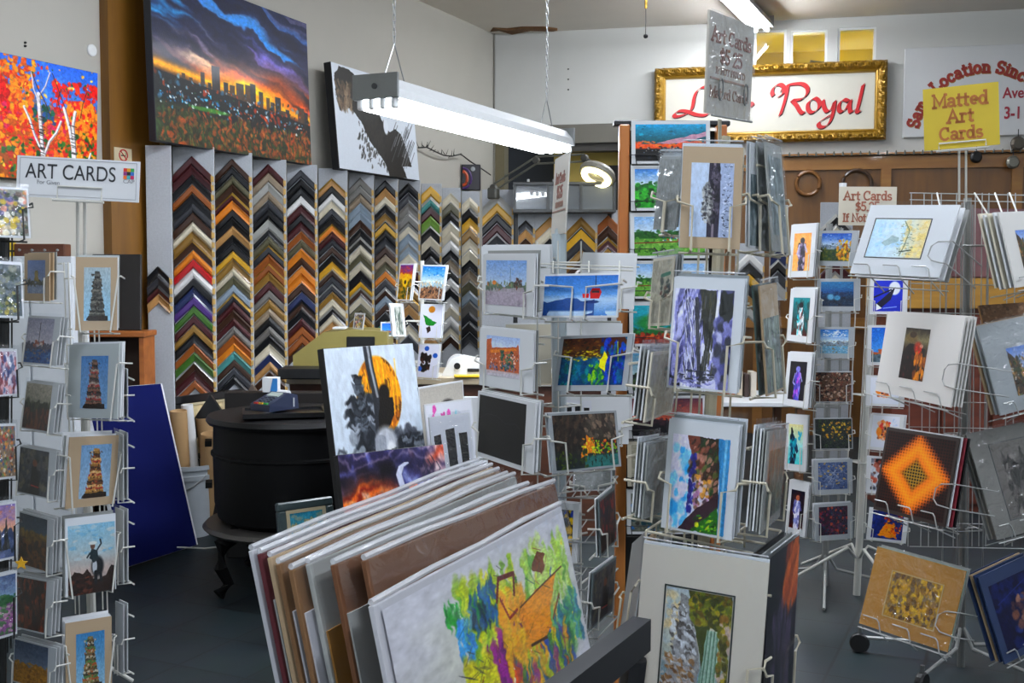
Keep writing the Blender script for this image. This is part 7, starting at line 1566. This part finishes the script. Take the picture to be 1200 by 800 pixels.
C('grey matted print of an alpine slope on the right side of the rack', [(1143, 384), (1215, 368), (1238, 470), (1175, 486)], zr_ + .0, 'alpine_slope', (.36, .3, .95, .84), mat('cool_mat', 'aab0b2', .5), 2, .006, .01, short='alpine slope print', sleeve=m_film2, stock=[mat('cool_mat', 'aab0b2', .5), m_tan])
C('brown marbled board standing behind the alpine slope print', [(1147, 358), (1199, 354), (1207, 384), (1154, 388)], zr_ + .14, 'brown_marble', (0, 0, 1, 1), m_kraft, 0, .006)
C('grey matted print of a shaggy dark dog on the right rack', [(1131, 510), (1204, 494), (1238, 614), (1170, 632)], zr_ - .04, 'grey_dog', (.3, .14, .92, .85), mat('dim_mat', '77756f', .6), 2, .006, .012, short='shaggy dog print', line=mat('dark_line', '3a3c3e', .5), stock=[mat('dim_mat', '77756f', .6), m_greystock], sleeve=m_film2)
C('dark blue print of a dim figure, lowest on the right side', [(1146, 678), (1204, 648), (1234, 750), (1178, 777)], zr_ - .08, 'blue_dancer', (.12, .14, .95, .92), mat('blue_mat', '24365a', .5), 3, .006, .01, short='dark blue print', stock=[mat('blue_mat', '24365a', .5), m_tan])
so, M, w, h = sign_board('price_sign', 'yellow slab lettered sign on two rods above the right hand rack', [(1081, 105.5), (1170, 95), (1172, 170), (1083.5, 176)], 3.8, mat('yellow_sign_card', 'd2b829', .5, var=.03))
for i, (tx, zz, hh) in enumerate((('Matted', .68, .2), ('Art', .42, .2), ('Cards', .15, .19))):
    t = MB(); slab_text(t, tx, 0, zz * h, hh * h, .2, sx=1.06, sp=1.04); t.build('lettering', mat('ochre_ink', 'b06a2a', .6), so)
hd = MB(); hz0 = M.translation
for x in (1124, 1132): hd.tube([P(x, 236, 3.9), P(x, 170, 3.82)], .0042, 6)
hd.build('sign_rod', m_wire, rr, Mi); h2 = MB(); h2.tube([(-w * .3, -.012, .0), (-w * .3, -.012, .09 * h), (w * .32, -.012, .09 * h), (w * .32, -.012, .0)], .003, 6); h2.tube([(-w * .34, -.008, -.006), (w * .36, -.008, -.006)], .004, 6); h2.build('sign_clip', m_wire, rr, Mi @ M)

# ---- left clear spinner
zl_ = 3.5
fl = FOOT(100, 3.72); topl = P(94, 300, 3.72)
lef = thing('card_spinner', fl, 'clear and white card spinner under the art cards sign at the left', 'card rack')
skeleton(lef, topl, fl, m_wire, m_wire, .03, .045, (.35, .5, .65, .8, .95), .0026, yaw=math.radians(30), leglen=.13)
K = dict(group='cards on the left spinner', st=5, sr=5, sleeve=m_acry); C = lambda *a, **k: addcard(lef, m_wire, *a, r=.0028, **{**K, **k})
oc = mat('orange_stock', 'c8842a', .6)
for lb, ar_, c4, bd, pc, st_, n in (('tan matted card of a bare dead tree, top of the left spinner', 'dead_tree', [(87.5, 301), (139, 301.5), (135.5, 387), (89.5, 387)], m_tan, (.2, .14, .84, .87), [m_paper, m_greymat, oc, m_black], 4), ('grey matted card of a red signpost tower on the left spinner', 'signpost_tower', [(81, 404), (140, 402), (137, 491), (79, 489)], m_greymat, (.26, .16, .8, .87), [m_paper], 2),
                            ('tan matted card of a wooden cabin tower on the left spinner', 'cabin_tower', [(84, 513), (138, 509), (136, 590), (74.5, 596)], m_tan, (.24, .12, .86, .88), [m_paper, m_greystock], 3), ('card of a rodeo rider on a rearing horse, left spinner', 'bronco_rider', [(75, 608), (137, 601), (134.5, 690), (78, 700)], m_paper, (.05, .1, .98, 1), [m_greystock], 2), ('tan matted card of a carved wooden pile, lowest on left spinner', 'totem_pile', [(77, 731), (131, 721), (131, 813), (77, 824)], m_tan, (.22, .16, .84, .88), [m_paper, m_paper], 3)):
    C(lb, c4, zl_, ar_, pc, bd, n, short=lb.split(' of ')[1].split(' on ')[0].split(',')[0] + ' card', stock=st_, style='vee', hz=.74, gap=.007)
for lb, ar_, c4 in (('small tan card of a barn in mist, top of the left column', 'small_barn', [(26, 297), (60, 297), (56, 353), (31, 352)]), ('small card of sailing boats in the left column', 'boats', [(33, 371), (72, 372), (65, 429), (27, 425)]), ('small card of red woodland in the left column', 'forest_red', [(31.5, 447), (69, 450), (62, 509), (25, 501)]), ('small dark card of a standing person in the left column', 'dark_person', [(23, 523), (66, 528), (62, 588), (20.5, 575)]),
                    ('small card of a golden ridge in the left column', 'golden_ridge', [(20.5, 598), (65, 609), (59, 674), (23, 660)]), ('small card of amber woods in the left column', 'amber_wood', [(18, 671), (64, 683), (59, 743), (16.5, 737)]), ('small card of a wheat hill, lowest in the left column', 'wheat_hill', [(16.5, 745), (66, 761.5), (64, 811), (15, 800)])):
    C(lb, c4, zl_ - .04, ar_, (.14, .14, .84, .84) if ar_ == 'small_barn' else (.02, .03, .82, .97), m_tan if ar_ == 'small_barn' else CW, 2, short=lb.split(' of ')[1].split(' in ')[0].split(',')[0] + ' card', gap=.009, stock=[m_tan, m_greystock] if ar_ == 'small_barn' else [CW], hz=.62, inset=.012, yaw=-33)
for k, (y0, y1) in enumerate(((430, 492), (505, 588), (594, 684), (704, 790))):
    C(['clear wrapped card on the right edge behind the signpost tower card', 'clear wrapped card on the right edge behind the cabin tower card', 'clear wrapped card on the right edge behind the rodeo card', 'clear wrapped card on the right edge behind the carved pile card'][k], [(134, y0), (144 + k * .4, y0 + 4), (144, y1), (136, y1 - 6)], zl_ + .12, None, board=CW, n=1, gap=.01, stock=[CW], short='clear wrapped edge card beside the %s card' % ['signpost tower', 'cabin tower', 'rodeo', 'carved pile'][k])
so, M, w, h = sign_board('header_sign', 'white sign with thin black lettering above the left spinner', [(20.5, 181.5), (165, 189.8), (161.7, 237), (18.7, 230)], 3.55, mat('header_white', 'd6d9dc', .4, var=.01), sr=4)
fx_ = lambda x: (x - 20.5) / 144.5 * w - w / 2
sans('ART CARDS', h * .36, 'lettering', mat('header_ink', '25272b', .5), so, T((fx_(84), -.0014, h * .47)), 0.0, .98, fitw=w * .735)
sans('For Given', h * .1, 'small_lettering', mat('header_grey_ink', '8a8d92', .5), so, T((fx_(58), -.0012, h * .33)), 0, 1)
lg = MB()
cols_ = ['c8281c', 'e0a01c', '2a9a4a', '8a2a7a', '1c1c20', '2a6ac0', 'e06a1c', '3aa8b0', 'c81c5a']
for i, c in enumerate(cols_):
    MB().box((fx_(148 + 4.2 * (i % 3)), -.001, h * (.78 - .09 * (i // 3))), (w * .028, .002, h * .085)).build('logo_square', mat('logo_' + c, c, .5), so)
sans('CAP', h * .09, 'logo_lettering', mat('header_grey_ink', '8a8d92', .5), so, T((fx_(152.5), -.0012, h * .46)), 0, 1.2)
bd = MB(); t = .0012
for zz in (.06, .95): bd.box((0, -.0008, h * zz), (w * .95, .0012, t))
for s in (-1, 1): bd.box((s * w * .475, -.0008, h * .505), (t, .0012, h * .89))
bd.build('border_line', mat('header_grey_ink', '8a8d92', .5), so)
Mi = lef.matrix_world.inverted(); hl = MB()
for x in (91, 99.5): hl.tube([P(x, 300, 3.66), P(x, 236, 3.58)], .0055, 8)
hl.build('sign_rod', m_wire, lef, Mi)
h2 = MB(); h2.tube([(-w * .16, -.006, .0), (-w * .16, -.006, h * .3), (w * .2, -.006, h * .3), (w * .2, -.006, .0)], .003, 6); h2.tube([(-w * .2, -.004, -.006), (w * .22, -.004, -.006)], .0045, 6); h2.build('sign_clip', m_wire, lef, Mi @ M)

# ---- black rack at the far left edge
ze = 3.15
fe = FOOT(-12, 3.3); tope = P(4, 250, 3.3)
blk = thing('card_spinner', fe, 'black wire rack of wrapped colourful cards cut by the left edge', 'card rack')
skeleton(blk, tope, fe, m_kwire, m_kwire, .026, .02, (.4, .6, .8, .95), .0028, yaw=.2)
K = dict(group='cards on the black rack', st=5, sr=5, sleeve=m_film2); C = lambda *a, **k: addcard(blk, m_kwire, *a, r=.003, **{**K, **k})
for lb, ar_, c4 in (('wrapped card of white flowers in a box, top of the black rack', 'flower_box', [(-26, 217), (32, 221), (37, 279), (-24, 277)]), ('misty wrapped card of leaves on the black rack', 'mist_leaves', [(-26, 305), (25, 308), (29, 374), (-25, 370)]), ('wrapped card of pink sculptures on the black rack', 'pink_sculpt', [(-24, 408), (20, 411), (22, 461), (-22, 468)]), ('wrapped patchwork coloured card on the black rack', 'patchwork', [(-24, 496), (19, 498), (20, 558), (-22, 566)]),
                    ('wrapped card of pines at dusk on the black rack', 'dusk_pines', [(-24, 592), (19, 588), (20, 652), (-24, 664)]), ('wrapped card of a meadow stream, lowest on the black rack', 'meadow_stream', [(-24, 678), (20, 668), (20, 742), (-24, 756)])):
    C(lb, c4, ze, ar_, (.04, .04, .96, .96), m_paper, 1, short=lb.split(' of ')[-1].split(' on ')[0].split(',')[0] + ' wrapped card', gap=.008, hz=.7)
st_ = MB(); q = P(25, 660, 3.2); pts = []
for i in range(10):
    a = PI / 2 + i * PI / 5; r = .02 if i % 2 == 0 else .009; pts.append((r * math.cos(a), r * math.sin(a)))
o = st_.prism(pts, -.002, .002).build('star_tag', mat('star_yellow', 'd8a41c', .4), None, T(q) @ RY); tag(o, 'small yellow star tag between the black rack and left spinner', 'tag')

# ---- small spinner on the counter
zs = 5.75
pq = counter(493, .1); cs0 = pq.translation
sml = thing('card_spinner', cs0, 'small counter top card spinner before the frame sample wall', 'card rack')
Mi = sml.matrix_world.inverted(); tps = P(489, 305, zs + .12)
MB().tube([cs0, Vector((cs0.x, cs0.y, tps.z))], .012, 8).build('pole', m_wire, sml, Mi); MB().lathe([(.001, 0), (.11, 0), (.11, .012), (.02, .02)], cs0, 22).build('base_plate', m_wire, sml, Mi)
wf = MB()
for y in (330, 376, 424): c = P(489, y, zs + .12); wf.tube([c + RY @ Vector((.06 * math.cos(a), .06 * math.sin(a), 0)) for a in [2 * PI * i / 12 for i in range(12)]], .0025, 5, closed=True); wf.tube([c - RY @ Vector((.06, 0, 0)), c + RY @ Vector((.06, 0, 0))], .0025, 5)
wf.build('wire_frame', m_wire, sml, Mi)
K = dict(group='cards on the counter spinner', st=5, sr=5); C = lambda *a, **k: addcard(sml, m_wire, *a, r=.002, **{**K, **k})
for lb, ar_, c4, pc in (('card of a yellow sunflower under purple sky on the counter spinner', 'sunflower_sky', [(469, 309), (486, 309), (481, 352), (464, 352)], (.06, .03, .94, .97)), ('card of a rocky beach under blue sky on the counter spinner', 'beach_rocks', [(495, 310), (524, 311), (518, 352), (490, 351)], (.04, .04, .96, .96)), ('pale card of grey reeds on the counter spinner', 'grey_reeds', [(458, 355), (472, 356), (477, 394), (460, 394)], (.25, .1, .8, .95)),
                        ('white card of a green butterfly on the counter spinner', 'butterfly', [(493, 356), (520, 356), (516, 396), (491, 396)], (.02, .02, .98, .98)), ('white card with blue dots, lowest on the counter spinner', 'blue_dots', [(490, 403), (517, 403), (510, 443), (489, 442)], (.02, .02, .98, .98))):
    C(lb, c4, zs, ar_, pc, n=1, short=lb.split(' on the')[0].split(',')[0].replace('card of a ', '').replace('white ', '') + ' counter card', gap=.006, hz=.45)
for lb, ar_, px in (('small picture card standing on the lid of the olive machine', 'flower_box', 422), ('small blue topped card standing at the olive machine end', 'blue_street', 456)):
    M = counter(px - 6, .1); card(lb, [(px - 6, 366), (px + 6, 367), (px + 3, 386), (px - 9, 386)] if px < 440 else [(px - 10, 377), (px + 6, 377), (px + 6, 394), (px - 10, 394)], 6.15, ar_, (.1, .1, .9, .9), n=0, tilt=8, group='cards on the olive machine')
# ---- brush packs and loose prints left of the middle spinner
zq = 4.6
q = base_at(530, zq + .12); wbx = thing('white_bin', T(q) @ RY, 'white box stand holding packs and prints beside the middle spinner', 'stand')
hb_ = P(530, 560, zq).z
MB().box((0, .06, hb_ / 2), (.3, .26, hb_), bev=.005).build('box_body', m_paper, wbx); MB().box((0, .18, hb_ / 2 + .15), (.3, .012, hb_ + .3), bev=.003).build('back_board', m_paper, wbx)
for lb, ar_, c4, z in (('print of a dark car wheel behind the brush packs', 'car_wheel', [(490, 456), (543, 443), (548, 545), (497, 555)], zq + .2), ('white sheet with pink and pale blue sprays behind the brush packs', 'pink_spray', [(497, 476), (553, 464), (560, 552), (505, 560)], zq + .1), ('clear pack of three black brush cases in the white stand', 'black_bars', [(502, 490), (550, 482), (556, 556), (510, 562)], zq)):
    card(lb, c4, z, ar_, (.02, .02, .98, .98), n=0, sleeve=m_film2 if ar_ == 'black_bars' else None, group='packs in the white stand', cat='print', name='print_pack', tilt=10, thick=.006)
# ------------------------------------------------------------------ print bin in the foreground
m_wrapg = film('wrinkled_wrap', .09, .1, bump=.15, scale=30, haze=.015); m_wrapf = film('smooth_wrap', .03, .08, bump=.1, scale=20, haze=.01)
pb = base_at(600, 1.95)
bin_ = thing('print_bin', T(pb), 'black framed print bin holding large wrapped prints in the foreground', 'print rack')
Mi = bin_.matrix_world.inverted()
def big_print(label, lx, ly, zl, rx, zr_, H, mats, vis=None, artn=None, pic=None, wrap=True, thick=.008, tilt=13):
    A = P(lx, ly, zl); B = on_plane(rx, 0, (0, 0, A.z), Vector((0, 0, 1))) if False else P(rx, 400, zr_); B.z = A.z
    e = (B - A); L = e.length; e.normalize(); n = Vector((e.y, -e.x, 0))           # n faces the viewer's right
    dn = (Vector((0, 0, -1)) * math.cos(math.radians(tilt)) + n * math.sin(math.radians(tilt)))
    R = Matrix((e, (-dn).cross(e), -dn)).transposed()
    yv = R.col[1]
    base = (A + B) / 2 + dn * H
    M = T(base) @ R.to_4x4()
    if (R @ Vector((0, -1, 0))).dot(n) < 0: raise RuntimeError('print faces the wrong way')
    o = MB().box((0, thick / 2, H / 2), (L, thick, H), bev=.001).build('art_print', mats[0], None, M); tag(o, label, 'art print', 'wrapped prints in the print bin')
    if vis:                                                # the sheet mounted lower on its board
        v0, m2 = vis; MB().box((.0, -.0015, H * (1 - v0) / 2), (L - .012, .003, H * (1 - v0))).build('mounted_sheet', m2, o)
    if artn:
        u0, v0, u1, v1 = pic; picture('picture', artn, L * (u1 - u0), H * (v1 - v0), o, T((L * ((u0 + u1) / 2 - .5), -.0036, H * (1 - v1))), res=1.0)
    if wrap:
        wm = MB(); nx, nz = 46, 34; rq = np.random.RandomState(int(lx)); hf = vnoise(nx + 1, nz + 1, 9, 6, int(lx), 3) * .012 + np.abs(vnoise(nx + 1, nz + 1, 5, 9, int(lx) + 1, 3) - .5) * .016
        hh = min(H, .34); yy = lambda i, j: -.0065 - float(hf[j, i]) * (1 if 0 < i < nx else .2)
        vs = [((i / nx - .5) * (L + .008), yy(i, j), H + .008 - hh * j / nz) for j in range(nz + 1) for i in range(nx + 1)]
        wm.add(vs, [(j * (nx + 1) + i, (j + 1) * (nx + 1) + i, (j + 1) * (nx + 1) + i + 1, j * (nx + 1) + i + 1) for j in range(nz) for i in range(nx)])
        wm.build('plastic_wrap', m_wrapg if wrap == 2 else m_wrapf, o, smooth=True)
    if wrap: MB().tube([(-L / 2, thick / 2 - .002, H + .005), (-L / 4, thick / 2 - .004, H + .009), (0, thick / 2 - .001, H + .006), (L / 4, thick / 2 - .004, H + .01), (L / 2, thick / 2 - .002, H + .006)], .0045, 6).build('wrap_fold', m_edge, o)
    return M, L
wh = mat('print_white', 'c6c6cc', .55, var=.02); gr_ = mat('print_grey', 'a6a8a4', .6, var=.04); mar = mat('maroon_board', '5a1c24', .6)
m_kr2 = mat('kraft_print_board', '7d5a38', .65, var=.08)
Mf, Lf = big_print('white print of bright painted splashes, front of the print bin', 437, 710, 1.40, 659, 1.98, .62, [wh], None, 'splash_teapot', (.02, .015, .98, .42), 1)
big_print('brown board wrapped in clear plastic right behind the splash print', 428, 657, 1.50, 652, 2.033, .68, [m_kraftd], (.1, wh), wrap=2)
big_print('brown backed wrapped print third from the front of the bin', 392, 662, 1.50, 621, 2.04, .68, [m_kraftd], (.1, gr_), wrap=2)
big_print('clear wrapped grey print fourth from the front of the bin', 363, 661, 1.52, 605, 2.16, .68, [gr_], (.14, mat('ochre_print', '9a6a24', .6)), wrap=2)
big_print('brown topped print fifth from the front of the bin', 343, 668, 1.51, 596, 2.2, .68, [m_kr2], (.09, wh), wrap=2)
big_print('brown topped print sixth from the front of the bin', 328, 661, 1.535, 586, 2.24, .68, [m_kr2], (.1, wh), wrap=2)
big_print('pale wrapped print third from the back of the bin', 318, 653, 1.56, 578, 2.27, .68, [m_tan], (.09, gr_), wrap=1)
big_print('thin maroon board second from the back of the bin', 306, 649, 1.58, 570, 2.3, .68, [mar], (.1, gr_), wrap=1)
big_print('pale wrapped print at the very back of the bin', 296, 645, 1.6, 562, 2.33, .68, [wh], None, wrap=1)
# black frame: side arms, legs, trough
m_bk = mat('bin_black_frame', '16171b', .55, var=.2, scale=60)
e = (Mf.to_3x3() @ Vector((1, 0, 0))); n = -(Mf.to_3x3() @ Vector((0, 1, 0))); nh = Vector((n.x, n.y, 0)).normalized()
fr1 = P(752, 742, 1.72); dirn = (P(640, 835, 1.42) - fr1); dirn.z *= .0; dirn.normalize()
def arm(a, b, w=.034, h=.034): return MB().box((0, 0, 0), (.001, .001, .001)) if False else MB().bar(a, b, w, h)
ra = fr1; rb = fr1 + dirn * .72 
arm(rb, ra, .03, .05).build('front_rail', m_bk, bin_, Mi)
lo = lambda p, dx: Vector((p.x, p.y, 0)) + nh * dx
for p in (ra + dirn * .03, rb - dirn * .03): 
    mb = MB(); mb.tube([p - Vector((0, 0, .03)), p - Vector((0, 0, .12)) + nh * -.01, p - Vector((0, 0, .5)) - nh * .1, Vector((p.x, p.y, .02)) - nh * .3], .02, 8); mb.build('front_leg', m_bk, bin_, Mi)
for p in (ra + dirn * .06, rb - dirn * .06):
    q = Vector((p.x, p.y, .3)) - nh * .34; MB().tube([q, Vector((q.x, q.y, .15)) + nh * .02, Vector((q.x, q.y, .012)) + nh * .12], .016, 8).build('back_leg', m_bk, bin_, Mi)
mid_ = (Mf @ Vector((0, 0, 0))); zt_ = min((Mf @ Vector((0, 0, 0))).z, 9) - .07
MB().bar(Vector((mid_.x, mid_.y, zt_)) - e * .42 - nh * .16, Vector((mid_.x, mid_.y, zt_)) + e * .42 - nh * .16, .5, .02).build('bottom_board', m_bk, bin_, Mi)
cam = bpy.data.cameras.new('camera'); co = bpy.data.objects.new('camera', cam); COL.objects.link(co)
cam.sensor_fit = 'HORIZONTAL'; cam.sensor_width = 36; cam.lens = 36 * FPX / 1200; cam.clip_start = .05
co.matrix_world = Matrix.Translation(CPOS) @ Rcam.to_4x4(); scene.camera = co
vs = scene.view_settings; vs.view_transform = 'Standard'; vs.look = 'None'; vs.gamma = 1.0; vs.exposure = 0.65
try: vs.use_curve_mapping = False
except Exception: pass
cy = scene.cycles
cy.max_bounces = 10; cy.transparent_max_bounces = 24; cy.diffuse_bounces = 4; cy.glossy_bounces = 4; cy.caustics_reflective = False; cy.caustics_refractive = False
cy.sample_clamp_indirect = 4.0; cy.use_denoising = True
